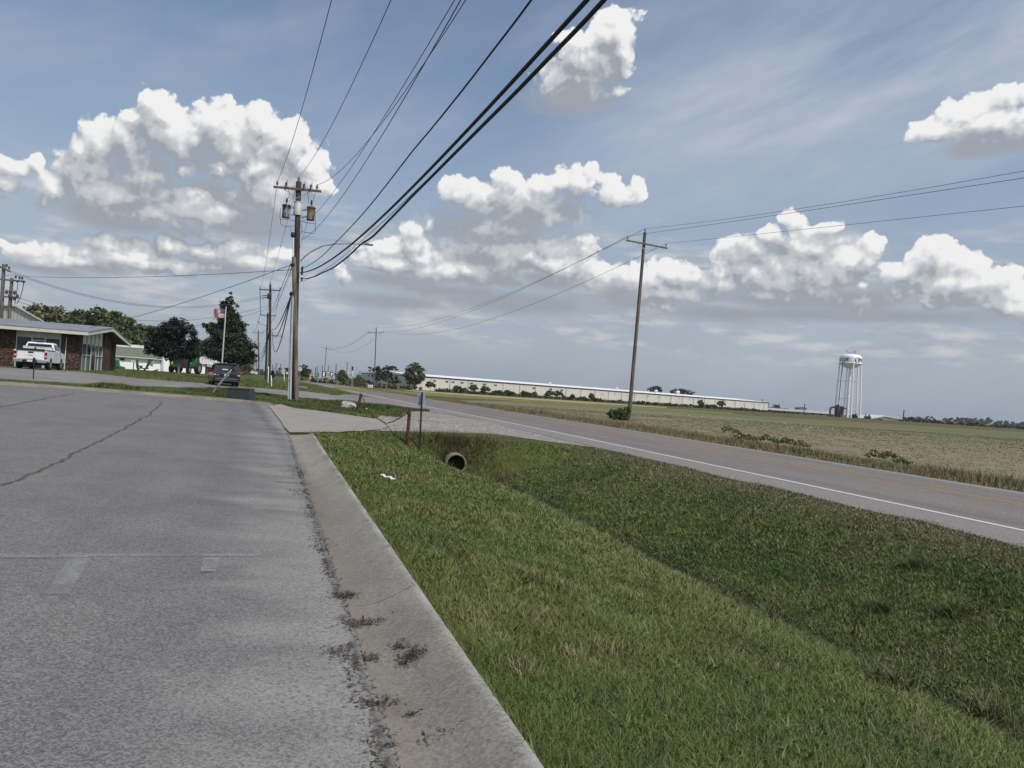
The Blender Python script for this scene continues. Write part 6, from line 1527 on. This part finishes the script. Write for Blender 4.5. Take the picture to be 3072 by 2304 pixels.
for i in range(17):
    c = WL + wdir * wlen * (.42 + .57 * i / 17 + .01 * random.random()) + wn * .02; z = zwe - 1.6 - 1.4 * random.random(); s = .5 + .5 * random.random(); whq('wall_panel', c, c + wdir * 1.6 * s, z, z + 1.3 * s, .03, .05, paint('patched_panel', (.50, .49, .43), .7))
d = 335; A_ = W(1172, 1137, d); A_.z = h1(A_.x, A_.y); bn = thing('barn', 'grey metal barn with a low gable beside the round tree', 'building', A_)
pg = [W(q[0], q[1], d) for q in ((1172, 1145), (1171.5, 1125), (1202, 1118), (1232, 1126), (1232, 1148))]
wb(MB().prism(pg, FWD * 25 + RGT * 8), 'wall', material('grey_ribs', lambda nt: f_ribs(nt, (.24, .255, .26), (.18, .19, .195), 1.5), rough=.6), bn)
pr = [W(q[0], q[1], d) - FWD * .4 for q in ((1170, 1124.2), (1202, 1116.4), (1234, 1124.6), (1234, 1127), (1202, 1118.6), (1170, 1126.6))]
wb(MB().prism(pr, FWD * 26 + RGT * 8.2), 'roof', M_WHITEM, bn)
dq = [W(q[0], q[1], d) - FWD * .05 for q in ((1196, 1146), (1196, 1134.5), (1208, 1135), (1208, 1147))]; wb(MB().prism(dq, -FWD * .1), 'door', paint('barn_door', (.55, .56, .57), .6), bn)
d = 380; A_ = W(1112, 1145, d); A_.z = h1(A_.x, A_.y); ho = thing('house', 'small white roofed house between the pines and the leafy bush', 'building', A_)
wb(MB().prism([W(q[0], q[1], d) for q in ((1094, 1146), (1094, 1137), (1131, 1139), (1131, 1149))], FWD * 9), 'wall', paint('house_wall', (.55, .50, .42), .7), ho)
wb(MB().prism([W(q[0], q[1], d) - FWD * .6 for q in ((1091, 1137.5), (1093.5, 1131), (1131.5, 1133.5), (1133, 1139.5))], FWD * 10.5), 'roof', M_WHITEM, ho)
wb(MB().prism([W(q[0], q[1], d) - FWD * .05 for q in ((1100, 1139.5), (1106, 1140), (1106, 1144), (1100, 1143.5))], -FWD * .08), 'window', M_GLASS, ho)
# long low factory and cream shed by the tower
d = 470; A_ = W(2400, 1244, d); A_.z = h1(A_.x, A_.y); fa = thing('factory', 'long low grey factory behind the water tower', 'building', A_)
wb(MB().prism([W(q[0], q[1], d) for q in ((2306, 1246), (2306, 1229), (2580, 1246), (2680, 1254), (2680, 1268))], FWD * 40), 'wall', paint('factory_grey', (.34, .33, .31), .7, .1, .3), fa)
wb(MB().prism([W(q[0], q[1], d - 1) for q in ((2304, 1229.5), (2304, 1224), (2420, 1230.5), (2500, 1236), (2582, 1243), (2700, 1252.5), (2700, 1256.5), (2582, 1248.5))], FWD * 42), 'roof', paint('factory_roof', (.66, .68, .70), .5, .06, .3), fa)
for px, py in ((2330, 1233), (2352, 1235), (2370, 1236), (2395, 1238), (2440, 1241), (2462, 1242.5)):
    wb(MB().prism([W(px + sx * 4, py + sz * 2.2, d - .2) for sx, sz in ((-1, -1), (1, -1), (1, 1), (-1, 1))], -FWD * .1), 'window', M_GLASS, fa)
wb(MB().prism([W(q[0], q[1], d + 8) for q in ((2398, 1229), (2398, 1223), (2414, 1221.5), (2420, 1224), (2420, 1230))], FWD * 8), 'roof_plant', paint('roof_plant', (.12, .12, .13), .7), fa)
wb(MB().prism([W(q[0], q[1], d + 6) for q in ((2336, 1226), (2336, 1224.2), (2366, 1225.8), (2366, 1228))], FWD * 4), 'roof_plant', paint('roof_plant', (.12, .12, .13), .7), fa)
d = 420; A_ = W(2660, 1262, d); A_.z = h1(A_.x, A_.y); cs = thing('cream_shed', 'wide cream shed with a white low gable right of the water tower', 'building', A_)
wb(MB().prism([W(q[0], q[1], d) for q in ((2614, 1264), (2614, 1254), (2650, 1251.5), (2708, 1258), (2708, 1267))], FWD * 18), 'wall', paint('cream_shed_wall', (.64, .60, .48), .7, .05, .4), cs)
wb(MB().prism([W(q[0], q[1], d - .8) for q in ((2610, 1255), (2655, 1246.5), (2711, 1256.5), (2711, 1259), (2655, 1250), (2610, 1257.5))], FWD * 20), 'roof', M_WHITEM, cs)

# ------------------------------------------------------------------ water tower
d = 400; tb = W(2541, 1254, d); tb.z = h1(tb.x, tb.y); k_ = d / FPX
zt = lambda py, px=2548: W(px, py, d).z
M_TOWER = paint('tower_white', (.87, .88, .89), .45, .03, .4)
wt = thing('water_tower', 'white water tower on six tall legs with black lettering', 'water tower', tb)
axc = Vector((tb.x, tb.y, 0)); rT = 31.0 * k_
zdome, zrim, zbowl = zt(1062), zt(1090.5), zt(1105.5)
def pc(z): return axc + Vector((0, 0, z))
prof = [(0, zbowl), (rT * .3, zbowl + .12), (rT * .62, zbowl + .75), (rT * .86, zbowl + 1.7), (rT * .985, zrim - .1), (rT, zrim + .3), (rT, zrim + (zdome - zrim) * .55), (rT * .975, zrim + (zdome - zrim) * .70), (rT * .86, zrim + (zdome - zrim) * .86), (rT * .6, zrim + (zdome - zrim) * .965), (rT * .3, zdome - .03), (0, zdome)]
wb(MB().lathe(axc, prof, 40), 'tank', M_TOWER, wt)
wb(MB().lathe(axc, [(rT * .98, zrim - .15), (rT * 1.07, zrim - .15), (rT * 1.07, zrim + .1), (rT * .98, zrim + .1)], 40), 'balcony', M_WHITEM, wt)
wb(MB().tube([tb, pc(zbowl + .1)], [.80, .72], 14), 'riser', M_TOWER, wt)
an0 = math.atan2(-FWD.y, -FWD.x)
legs = []
for i in range(6):
    a_ = an0 + R(-8 + 60 * i); c, s = math.cos(a_), math.sin(a_); lo = Vector((tb.x + c * 6.5, tb.y + s * 6.5, tb.z - .5)); hi = Vector((tb.x + c * rT * .985, tb.y + s * rT * .985, zrim)); legs.append((lo, hi)); wb(MB().tube([lo, hi], .36, 8), 'leg', M_TOWER, wt)
for f in (.36, .68):
    for i in range(6):
        p, q = legs[i][0].lerp(legs[i][1], f), legs[(i + 1) % 6][0].lerp(legs[(i + 1) % 6][1], f); wb(MB().tube([p, q], .13, 5), 'strut', M_WHITEM, wt)
lo, hi = legs[5]; wb(MB().tube([lo + Vector((-.8, -.8, 0)), hi + Vector((-.8, -.8, 0)), pc(zrim + 3) + Vector((-rT * .8, -rT * .62, 0))], .2, 6), 'ladder', M_PORCD, wt)
for dx, h_ in ((-2.2, 2.0), (-1.2, 1.2), (.4, 1.6), (1.6, 2.4), (2.2, 1.8)): wb(MB().tube([pc(zdome - .3) + RGT * dx, pc(zdome + h_) + RGT * dx], .13, 5).bar(pc(zdome + h_ * .6) + RGT * (dx - .35), pc(zdome + h_ * .6) + RGT * (dx + .35), .15, .5), 'antenna', M_GALV, wt)
lm = MB(); zl = zrim + (zdome - zrim) * .33
def on_tank(vs, fs, ang, r=rT + .03):
    out = []
    for v in vs:
        a_ = an0 + ang + v[0] / rT; out.append(axc + Vector((math.cos(a_) * r, math.sin(a_) * r, zl + v[1])))
    lm.add(out, fs)
def fine_text(body, size, bold):
    vs, fs = text_mesh(body, size, bold); return [(v.x, v.y) for v in vs], fs
for ang in (R(86), R(-94)):
    vs, fs = fine_text('PIGGOTT', 2.5, .07); on_tank([(x * 1.16, y) for x, y in vs], fs, ang); wb(lm, 'lettering', M_SIGNK, wt); lm = MB()
em = [[(-1.5, -1.2), (-.3, -1.5), (-.5, -.9), (-1.1, -.7), (-.7, .1), (-1.4, .3), (-1.2, 1.2), (-1.7, .9), (-1.8, -.2)], [(-.2, -1.5), (.9, -1.3), (1.2, -.3), (.9, .5), (1.3, 1.3), (.5, 1.6), (-.3, 1.3), (.3, 1.0), (.5, .2), (.1, -.3), (.5, -.8)], [(-.9, 1.0), (-.2, 1.5), (-.6, 1.7), (-1.1, 1.4)], [(-.35, -.1), (.0, .2), (-.1, .7), (-.5, .5)]]
for q in em: on_tank([(x * .95, y * .95) for x, y in q], [tuple(range(len(q)))], R(14))
wb(lm, 'emblem', paint('emblem_grey', (.10, .11, .12), .6), wt)
# rusty cyclone and dark elbow pipe beside the tower
d = 398; A_ = W(2512, 1252, d); A_.z = h1(A_.x, A_.y); cy = thing('silo', 'rusty cyclone hopper with dark elbow duct at the water tower foot', 'silo', A_)
M_RUSTL = paint('rusty_silo', (.20, .10, .07), .85, .3, .6); M_DKM = paint('dark_duct', (.04, .042, .045), .6, .2)
def vc(px, y0_, y1_, r, mat, name, prof=None):
    lo, hi = W(px, y0_, d), W(px, y1_, d); h_ = hi.z - lo.z; wb(MB().lathe(lo, prof(h_, r) if prof else [(0, 0), (r, 0), (r, h_), (r * .7, h_ + .25), (0, h_ + .35)], 14), name, mat, cy)
vc(2525, 1245, 1219, .95, M_RUSTL, 'hopper', lambda h_, r: [(0, 0), (r * .3, 0), (r, h_ * .35), (r, h_ * .9), (r * 1.25, h_ * .91), (r * 1.25, h_), (0, h_ + .1)])
vc(2511, 1251, 1216, 1.25, M_DKM, 'drum'); vc(2519, 1252, 1223, .5, M_RUSTL, 'stack')
wb(MB().tube([W(q[0], q[1], d) for q in ((2490, 1251), (2490, 1230), (2491.5, 1225), (2496, 1222), (2508, 1221))], .5, 9), 'duct', M_DKM, cy)
wb(MB().tube([W(q[0], q[1], d) for q in ((2526, 1224), (2540, 1226))], .3, 7), 'duct', M_DKM, cy)
for px in (2521, 2529): wb(MB().tube([W(px, 1253, d), W(px, 1236, d)], .1, 5), 'leg', M_RUSTL, cy)
# ------------------------------------------------------------------ vehicles
M_CARW = material('white_car_paint', None, (.72, .74, .76), .25, 0, .5); M_CARK = material('black_car_paint', None, (.012, .013, .016), .18, 0, .5)
M_TYRE = paint('tyre_rubber', (.02, .02, .02), .85, .15); M_RIM = paint('alloy_rim', (.40, .41, .42), .35, .08, metal=.6); M_CHROME = material('chrome', None, (.55, .56, .57), .25, .9, .5)
M_LAMPR = material('red_lamp', None, (.16, .008, .012), .2, 0, .5); M_LAMPW = material('clear_lamp', None, (.60, .50, .45), .2, 0, .5); M_UNDER = paint('underbody', (.015, .015, .015), .9); M_PLATE = paint('number_plate', (.62, .64, .68), .5, .1, 30.)
def arch(cx, r, z0, n=9):
    """points of a wheel arch, from front to back along the sill"""
    return [(cx + r * math.cos(a), max(z0, .36 + r * math.sin(a))) for a in [math.pi * i / (n - 1) for i in range(n)]]
def wheel(par, x, y, r, w, s):
    t = MB().lathe((x, y, r), [(r * .62, -w / 2), (r * .9, -w / 2), (r, -w * .36), (r, w * .36), (r * .9, w / 2), (r * .62, w / 2)], 22, axis=(1, 0, 0)).build('wheel', M_TYRE, par)
    m = MB().lathe((x + s * w * .36, y, r), [(0, s * .02), (r * .2, s * .03), (r * .5, -s * .01), (r * .63, s * .04), (r * .63, -s * .1)], 18, axis=(1, 0, 0))
    m.build('rim', M_RIM, t)
def pane(par, name, pts, mat, off, th=.012):
    """thin panel over the given quad, stood off along its outward normal"""
    pts = [Vector(p) for p in pts]; n = (pts[1] - pts[0]).cross(pts[2] - pts[0]).normalized(); return MB().prism([p + n * off for p in pts], n * th).build(name, mat, par)

def pickup(label, loc, rz):
    t = thing('pickup_truck', label, 'pickup truck', loc, rz); L = 5.85; w = .99
    side = [(0.06, .62), (.06, 1.28), (2.3, 1.30), (2.3, 1.32), (4.35, 1.28), (5.5, 1.18), (5.78, 1.02), (5.82, .62), (5.6, .52)]
    side += [(4.62 + .5, .52)] + arch(4.62, .50, .5)[1:-1] + [(4.12, .50), (1.72, .50)] + arch(1.22, .50, .5)[1:-1] + [(.72, .52), (.2, .56)]
    MB().prism([(-w, y, z) for y, z in side], (2 * w, 0, 0)).build('body', M_CARW, t, bevel=.03)
    MB().box((0, 1.24, 1.302), (1.6, 2.1, .02)).build('bed_floor', M_UNDER, t)
    MB().box((-.93, 1.2, 1.33), (.13, 2.25, .07)).box((.93, 1.2, 1.33), (.13, 2.25, .07)).build('bed_rail', M_BLACK, t)
    MB().box((0, .055, .97), (1.50, .07, .58)).build('tailgate', M_CARW, t, bevel=.02)
    MB().box((0, .04, 1.33), (1.62, .12, .15)).build('tailgate_cap', M_BLACK, t)
    MB().box((0, .012, 1.14), (.32, .02, .10)).build('handle', M_BLACK, t, bevel=.01)
    MB().prism([(-.17, .004, .95), (-.05, .004, .93), (.05, .004, .93), (.17, .004, .95), (.05, .004, .975), (-.05, .004, .975)], (0, .015, 0)).build('badge', M_RIM, t)
    for s in (-1, 1):
        MB().box((s * .895, .045, .97), (.17, .06, .46)).build('tail_light', M_LAMPR, t, bevel=.01); MB().box((s * .895, .01, .92), (.13, .02, .10)).build('reverse_light', M_LAMPW, t)
        MB().box((s * .70, -.06, .56), (.56, .16, .20)).build('bumper', M_CHROME, t, bevel=.03)
    MB().box((0, -.05, .55), (.84, .14, .16)).build('bumper_step', M_BLACK, t); MB().box((.0, -.125, .57), (.31, .012, .13)).build('number_plate', M_PLATE, t)
    MB().box((0, 2.7, .42), (1.3, 4.6, .22)).box((0, .3, .42), (.9, .5, .12)).tube([(.45, .1, .36), (.45, .9, .36)], .04, 6).lathe((-.1, .45, .42), [(0, -.3), (.16, -.26), (.18, 0), (.16, .26), (0, .3)], 10, axis=(1, 0, 0)).build('underbody', M_UNDER, t)
    def rg(y0_, y1_, wx, z): return [(-wx, y0_, z), (wx, y0_, z), (wx, y1_, z), (-wx, y1_, z)]
    MB().loft([rg(2.32, 4.45, .96, 1.26), rg(2.34, 4.42, .955, 1.34), rg(2.50, 3.72, .80, 1.84), rg(2.60, 3.6, .74, 1.90)], smooth=False).build('cab', M_CARW, t, bevel=.04)
    pane(t, 'rear_window', [(-.80, 2.375, 1.42), (.80, 2.375, 1.42), (.71, 2.495, 1.79), (-.71, 2.495, 1.79)], M_GLASS, .012); pane(t, 'windscreen', [(.82, 4.26, 1.42), (-.82, 4.26, 1.42), (-.73, 3.77, 1.80), (.73, 3.77, 1.80)], M_GLASS, .02)
    MB().box((0, 2.55, 1.855), (.36, .05, .03)).build('brake_light', M_SIGNK, t)
    for s in (-1, 1):
        a_ = lambda y, z: (s * (.955 - (z - 1.34) * .31 + .004), y, z)
        for y0_, y1_ in ((2.48, 2.82), (2.9, 3.95)):
            q = [a_(y0_, 1.41), a_(y1_, 1.41), a_(min(y1_, 3.68), 1.78), a_(max(y0_, 2.56), 1.78)]; q = q if s > 0 else q[::-1]; pane(t, 'side_window', q, M_GLASS, .006)
        MB().box((s * 1.10, 3.98, 1.40), (.22, .09, .20)).build('mirror', M_BLACK, t, bevel=.02); MB().box((s * .995, 2.98, 1.12), (.03, .18, .04)).build('door_handle', M_BLACK, t)
        MB().box((s * .994, 2.88, .92), (.006, .014, .72)).box((s * .994, 4.05, .92), (.006, .014, .72)).box((s * .994, 2.31, .95), (.006, .014, .66)).build('door_seam', M_UNDER, t)
        wheel(t, s * .86, 1.22, .39, .27, s); wheel(t, s * .86, 4.62, .39, .27, s)
    return t
b = G(88, 1111); b = W(88, 1111, 50.5); b.z = h1(b.x, b.y) + .03
pk = pickup('white pickup truck parked tail out before the stone fronted dealership', b, R(4))
MB().box((0, 2.06, 1.43), (1.74, .48, .22)).box((0, 2.06, 1.555), (1.80, .52, .04)).build('toolbox', M_WHITEM, pk, bevel=.015)
MB().box((-.12, 1.80, 1.45), (.10, .03, .20)).build('sticker', M_LAMPR, pk)
pk2 = dup(pk, None, None, None, 'small far white pickup seen side on beyond the conifer')
b2_ = W(742, 1131, 262); b2_.z = h1(b2_.x, b2_.y) + .05; pk2.location = b2_ - RGT * 2.4; pk2.rotation_euler = (0, 0, -YAW - R(62)); pk2.scale = (1, .95, 1)
for o in (pk, pk2): o['group'] = 'white pickup trucks'

def minivan(label, loc, rz):
    t = thing('minivan', label, 'minivan', loc, rz); w = .985
    side = [(.05, .45), (-.02, .60), (.03, .98), (.12, 1.08), (3.9, 1.02), (4.85, .88), (5.08, .70), (5.1, .42), (4.9, .30), (4.45, .28)] + arch(4.05, .43, .3)[1:-1] + [(3.60, .28), (1.55, .28)] + arch(1.12, .43, .3)[1:-1] + [(.66, .30), (.2, .34)]
    MB().prism([(-w, y, z) for y, z in side], (2 * w, 0, 0)).build('body', M_CARK, t, bevel=.05)
    def rg(y0_, y1_, wx, z): return [(-wx, y0_, z), (wx, y0_, z), (wx, y1_, z), (-wx, y1_, z)]
    MB().loft([rg(.09, 4.0, .965, 1.02), rg(.12, 3.85, .955, 1.10), rg(.32, 2.95, .83, 1.66), rg(.42, 2.75, .76, 1.735), rg(.8, 2.3, .6, 1.755)], smooth=False).build('cabin', M_CARK, t, bevel=.05)
    pane(t, 'rear_window', [(-.80, .15, 1.14), (.80, .15, 1.14), (.74, .305, 1.60), (-.74, .305, 1.60)], M_GLASS, .02)
    MB().box((0, .30, 1.70), (1.45, .26, .045)).build('spoiler', M_CARK, t, bevel=.015)
    MB().tube([(-.02, .125, 1.15), (.25, .16, 1.20), (.42, .18, 1.26)], .016, 5).build('wiper', M_BLACK, t)
    MB().add([(-.34, .13, 1.235), (.02, .13, 1.24), (.12, .14, 1.28), (-.05, .155, 1.325), (-.30, .155, 1.32)], [(0, 1, 2, 3, 4)]).build('sticker', paint('pale_sticker', (.45, .60, .55), .6), t)
    for s in (-1, 1):
        MB().prism([(s * .70, .02, .84), (s * .955, .05, .84), (s * .955, .09, 1.10), (s * .80, .09, 1.10)], (0, -.05, 0)).build('tail_light', M_LAMPR, t); MB().box((s * .86, -.035, .86), (.2, .03, .07)).build('reverse_light', M_LAMPW, t)
        a_ = lambda y, z: (s * (.955 - (z - 1.10) * .223 + .004), y, z)
        for y0_, y1_ in ((.42, 1.35), (1.42, 2.40), (2.48, 3.30)):
            q = [a_(y0_, 1.15), a_(y1_, 1.15), a_(min(y1_, 2.9), 1.58), a_(max(y0_, .52), 1.58)]; q = q if s > 0 else q[::-1]; pane(t, 'side_window', q, M_GLASS, .006)
        MB().box((s * 1.09, 3.15, 1.13), (.22, .12, .17)).build('mirror', M_CARK, t, bevel=.03); wheel(t, s * .87, 1.12, .34, .23, s); wheel(t, s * .87, 4.05, .34, .23, s)
    MB().box((0, -.045, .50), (1.84, .16, .26)).build('bumper', M_CARK, t, bevel=.04); MB().box((0, -.135, .575), (1.5, .02, .035)).build('chrome_strip', M_CHROME, t); MB().box((0, -.135, .44), (1.7, .02, .02)).build('bumper_crease', M_RIM, t)
    MB().box((0, -.005, .86), (.72, .05, .20)).build('plate_recess', M_UNDER, t); MB().box((-.02, -.036, .85), (.32, .015, .15)).build('number_plate', M_PLATE, t); MB().box((0, -.035, .985), (.60, .02, .03)).build('chrome_bar', M_CHROME, t)
    MB().box((-.62, -.012, .84), (.16, .012, .05)).build('badge', M_RIM, t)
    MB().box((0, 2.5, .30), (1.5, 4.2, .16)).build('underbody', M_UNDER, t)
    return t
b = W(678, 1157, 57); b.z = h1(b.x, b.y) + .02
minivan('dark minivan seen from behind on the grass behind the guy guard', b, R(9))

# green farm machines in front of the white workshop
M_JDG = paint('farm_green', (.018, .115, .028), .45, .12, 2.); M_JDD = paint('machine_dark', (.022, .024, .024), .7, .2); M_JDY = paint('farm_yellow', (.60, .42, .03), .5)
d = 118; c0 = W(540, 1122, d); c0.z = h1(c0.x, c0.y)
cb = thing('combine', 'green combine harvester seen from behind under the dark maple', 'harvester', c0, -YAW)
m = MB(); 
def rg3(y, w, z0, z1, k=.9): return [(-w, y, z0), (w, y, z0), (w, y, z0 + (z1 - z0) * .7), (w * k, y, z1), (-w * k, y, z1), (-w, y, z0 + (z1 - z0) * .7)]
m.loft([rg3(-1.2, 1.0, .9, 2.2), rg3(-.6, 1.35, .8, 2.7), rg3(1.5, 1.45, .8, 3.0), rg3(3.5, 1.45, 1.0, 2.9), rg3(4.2, 1.2, 1.2, 2.6)], smooth=False).build('body', M_JDD, cb, bevel=.05)
m = MB().loft([rg3(-.2, 1.42, 1.9, 2.65), rg3(1.2, 1.5, 1.9, 3.15, .8), rg3(3.0, 1.5, 1.9, 3.15, .8)], smooth=False); m.build('grain_tank', M_JDG, cb, bevel=.05)
for s in (-1, 1):
    MB().box((s * 1.5, .9, 1.6), (.08, 2.6, .9)).build('side_panel', M_JDG, cb, bevel=.03); wheel(cb, s * 1.55, 2.9, .95, .65, s); wheel(cb, s * 1.35, -.1, .62, .45, s); MB().box((s * .8, -1.28, 1.5), (.25, .08, .5)).build('tail_light', M_LAMPR if s > 0 else M_JDY, cb)
MB().tube([(1.35, .2, 2.9), (1.75, -.6, 2.2), (2.05, -1.0, 1.4)], .15, 8).build('auger', M_JDG, cb); MB().box((0, 4.0, 2.7), (1.9, 1.3, 1.2)).build('cab', M_GLASS, cb, bevel=.05); MB().box((0, 4.0, 3.36), (2.1, 1.5, .14)).build('cab_roof', M_JDG, cb)
MB().prism([(-.32, -.75, 2.35), (.32, -.75, 2.35), (0, -.75, 2.85)], (0, -.04, 0)).build('warning_triangle', M_SIGNO, cb); MB().box((0, -1.26, 1.15), (1.5, .1, .5)).build('spreader', M_JDG, cb)
MB().tube([(-1.5, .3, 2.2), (-1.7, .3, 2.2), (-1.7, .3, 1.0)], .05, 6).build('ladder', M_JDG, cb)
d = 112; c0 = W(337, 1108, d); c0.z = h1(c0.x, c0.y); ld = thing('loader', 'green loader with low bucket beside the stone pier', 'loader', c0, -YAW)
MB().loft([[( -.8, y, z0), (.9, y, z0), (.7, y, z1), (-.8, y, z1)] for y, z0, z1 in ((-.5, .3, 1.3), (.5, .3, 1.3))], smooth=False).build('body', M_JDG, ld, bevel=.04); MB().tube([(-.7, 0, 1.2), (-.6, 0, 1.75), (.3, 0, 1.6), (.5, 0, 1.0)], .09, 6).build('frame', M_JDG, ld)
MB().prism([(.5, -.8, .05), (1.5, -.8, .05), (1.45, -.8, .35), (.7, -.8, .5)], (0, 1.6, 0)).build('bucket', M_JDG, ld); MB().box((-.3, 0, 1.42), (.4, .4, .2)).build('seat', M_JDY, ld)
for s in (-1, 1): wheel(ld, s * .55, -.45, .36, .3, s)
d = 114; c0 = W(427, 1113, d); c0.z = h1(c0.x, c0.y); mw = thing('mower_deck', 'green folding mower implement against the white workshop wall', 'implement', c0, -YAW)
MB().box((0, 0, .35), (1.6, .7, .14)).box((-.2, -.1, .55), (.3, .3, .4)).build('deck', M_JDG, mw); MB().bar((-.75, 0, .3), (-.95, 0, 1.6), .3, .25).bar((-.95, 0, 1.2), (-.5, 0, .6), .12, .1).build('wing', M_JDG, mw); MB().bar((.55, 0, .3), (1.0, 0, 1.5), .3, .25).bar((1.0, 0, 1.5), (1.25, 0, 1.35), .2, .15).build('wing', M_JDG, mw)
for s in (-1, 1): wheel(mw, s * .5, -.3, .22, .16, s)
MB().bar((1.7, 0, .05), (2.2, 0, .25), .25, .15).bar((2.2, 0, .1), (2.4, 0, .4), .1, .1).build('hitch', M_JDD, mw)
# red tractor mower next to the far pickup and red car in the bay
d = 225; c0 = W(722, 1129, d); c0.z = h1(c0.x, c0.y); rm = thing('riding_mower', 'small red and black riding mower beside the minivan', 'mower', c0, -YAW + .6)
MB().loft([[(-.45, y, .35), (.45, y, .35), (.38, y, h_), (-.38, y, h_)] for y, h_ in ((-.9, .8), (.1, .75), (.2, 1.1), (1.0, 1.0))], smooth=False).build('body', paint('mower_red', (.45, .05, .02), .4), rm, bevel=.04); MB().box((0, -.4, 1.05), (.5, .45, .5)).build('seat', M_BLACK, rm)
for s in (-1, 1): wheel(rm, s * .55, -.6, .42, .3, s); wheel(rm, s * .5, .8, .28, .2, s)
c0 = Sq(633, 1121) - nS * 2; c0.z = zs + .3; rc = thing('red_car', 'red car parked inside the dark open bay of the shed', 'car', c0, -YAW + .5)
MB().loft([[(-.85, y, .35), (.85, y, .35), (.85 * k, y, h_), (-.85 * k, y, h_)] for y, h_, k in ((-2, .9, .95), (-1.6, 1.0, .9), (-.8, 1.4, .75), (.6, 1.4, .75), (1.3, .95, .9), (2.1, .8, .9))], smooth=False).build('body', paint('red_car_paint', (.35, .02, .03), .3), rc, bevel=.05)
MB().box((0, -1.3, 1.12), (1.3, .06, .25)).build('rear_window', M_GLASS, rc)
for s in (-1, 1): wheel(rc, s * .75, -1.2, .32, .22, s); wheel(rc, s * .75, 1.3, .32, .22, s)
# small sign before the workshop
b = W(399, 1120, 86); b.z = h1(b.x, b.y); t = thing('lawn_sign', 'small pale board sign on a dark post on the dealership lawn', 'sign', b)
wb(MB().tube([b - Vector((0, 0, .2)), W(401.5, 1081, 86)], .05, 6), 'post', M_BLACK, t); c = W(401, 1084, 86); wb(MB().box(c + Vector((0, -.06, 0)), (.5, .04, .27)), 'board', paint('grey_board', (.50, .52, .52), .6), t)

# ------------------------------------------------------------------ flagpole and flag
d = 80; b = W(664, 1116, d); b.z = h1(b.x, b.y); t = thing('flagpole', 'pale metal flagpole standing behind the dark minivan', 'flagpole', b); tp = W(678, 924, d)
wb(MB().tube([b, tp], [.085, .06], 10), 'pole', paint('flagpole_grey', (.60, .61, .62), .4, .05, metal=.3), t); wb(MB().lathe(tp, [(0, -.05), (.07, 0), (.09, .07), (.05, .14), (0, .16)], 10), 'finial', M_GALV, t)
fl_ = bpy.data.meshes.new('flag'); NX, NY = 44, 26; vs = []; cu = []
hoist0, hoist1 = W(676.5, 928, d), W(674, 955, d); flyv = RGT * (-36 * d / FPX)
for j in range(NY + 1):
    for i in range(NX + 1):
        f, g_ = i / NX, j / NY; p = hoist0.lerp(hoist1, g_) + flyv * f + FWD * (.16 * math.sin(f * 7.5 + g_ * 1.4) * f) + Vector((0, 0, -.18 * f * f + .06 * math.sin(f * 9 + g_ * 2) * f + (.10 * f))); vs.append(tuple(p - hoist0)); cu.append((f, g_))
fs = [(j * (NX + 1) + i, j * (NX + 1) + i + 1, (j + 1) * (NX + 1) + i + 1, (j + 1) * (NX + 1) + i) for j in range(NY) for i in range(NX)]
fl_.from_pydata(vs, [], fs); mi = []
for q in range(len(fs)):
    j, i = divmod(q, NX); f, g_ = (i + .5) / NX, (j + .5) / NY
    if f < .42 and g_ < 7 / 13: mi.append(3 if (i % 3 == 1 and j % 3 == 1) else 2)
    else: mi.append(int(g_ * 13) % 2)
for m in (paint('flag_red', (.42, .012, .028), .8, .05), paint('flag_white', (.74, .73, .72), .8, .04), paint('flag_blue', (.02, .035, .12), .8, .05), paint('flag_star', (.74, .74, .74), .8, .02)): fl_.materials.append(m)
fl_.polygons.foreach_set('material_index', mi); fl_.polygons.foreach_set('use_smooth', [True] * len(fs)); fl_.update()
o = bpy.data.objects.new('flag', fl_); C.objects.link(o); o.location = hoist0; s_ = o.modifiers.new('thick', 'SOLIDIFY'); s_.thickness = .004; tag(o, 'stars and stripes flag streaming from the top of the flagpole', 'flag')
# ------------------------------------------------------------------ air
mb = MB().box((0, 600, 19), (9600, 10400, 48)); hz = mb.build('haze', bpy.data.materials.new('haze')); hz['kind'] = 'stuff'; hz['label'] = 'faint blue summer haze over the fields'; hz['category'] = 'haze'
hm = hz.data.materials[0]; hm.use_nodes = True; n_ = hm.node_tree; n_.nodes.clear(); ou = n_.nodes.new('ShaderNodeOutputMaterial'); vo = n_.nodes.new('ShaderNodeVolumePrincipled')
vo.inputs['Color'].default_value = (.78, .86, .97, 1); vo.inputs['Density'].default_value = .00013; vo.inputs['Anisotropy'].default_value = .2; n_.links.new(vo.outputs[0], ou.inputs['Volume'])
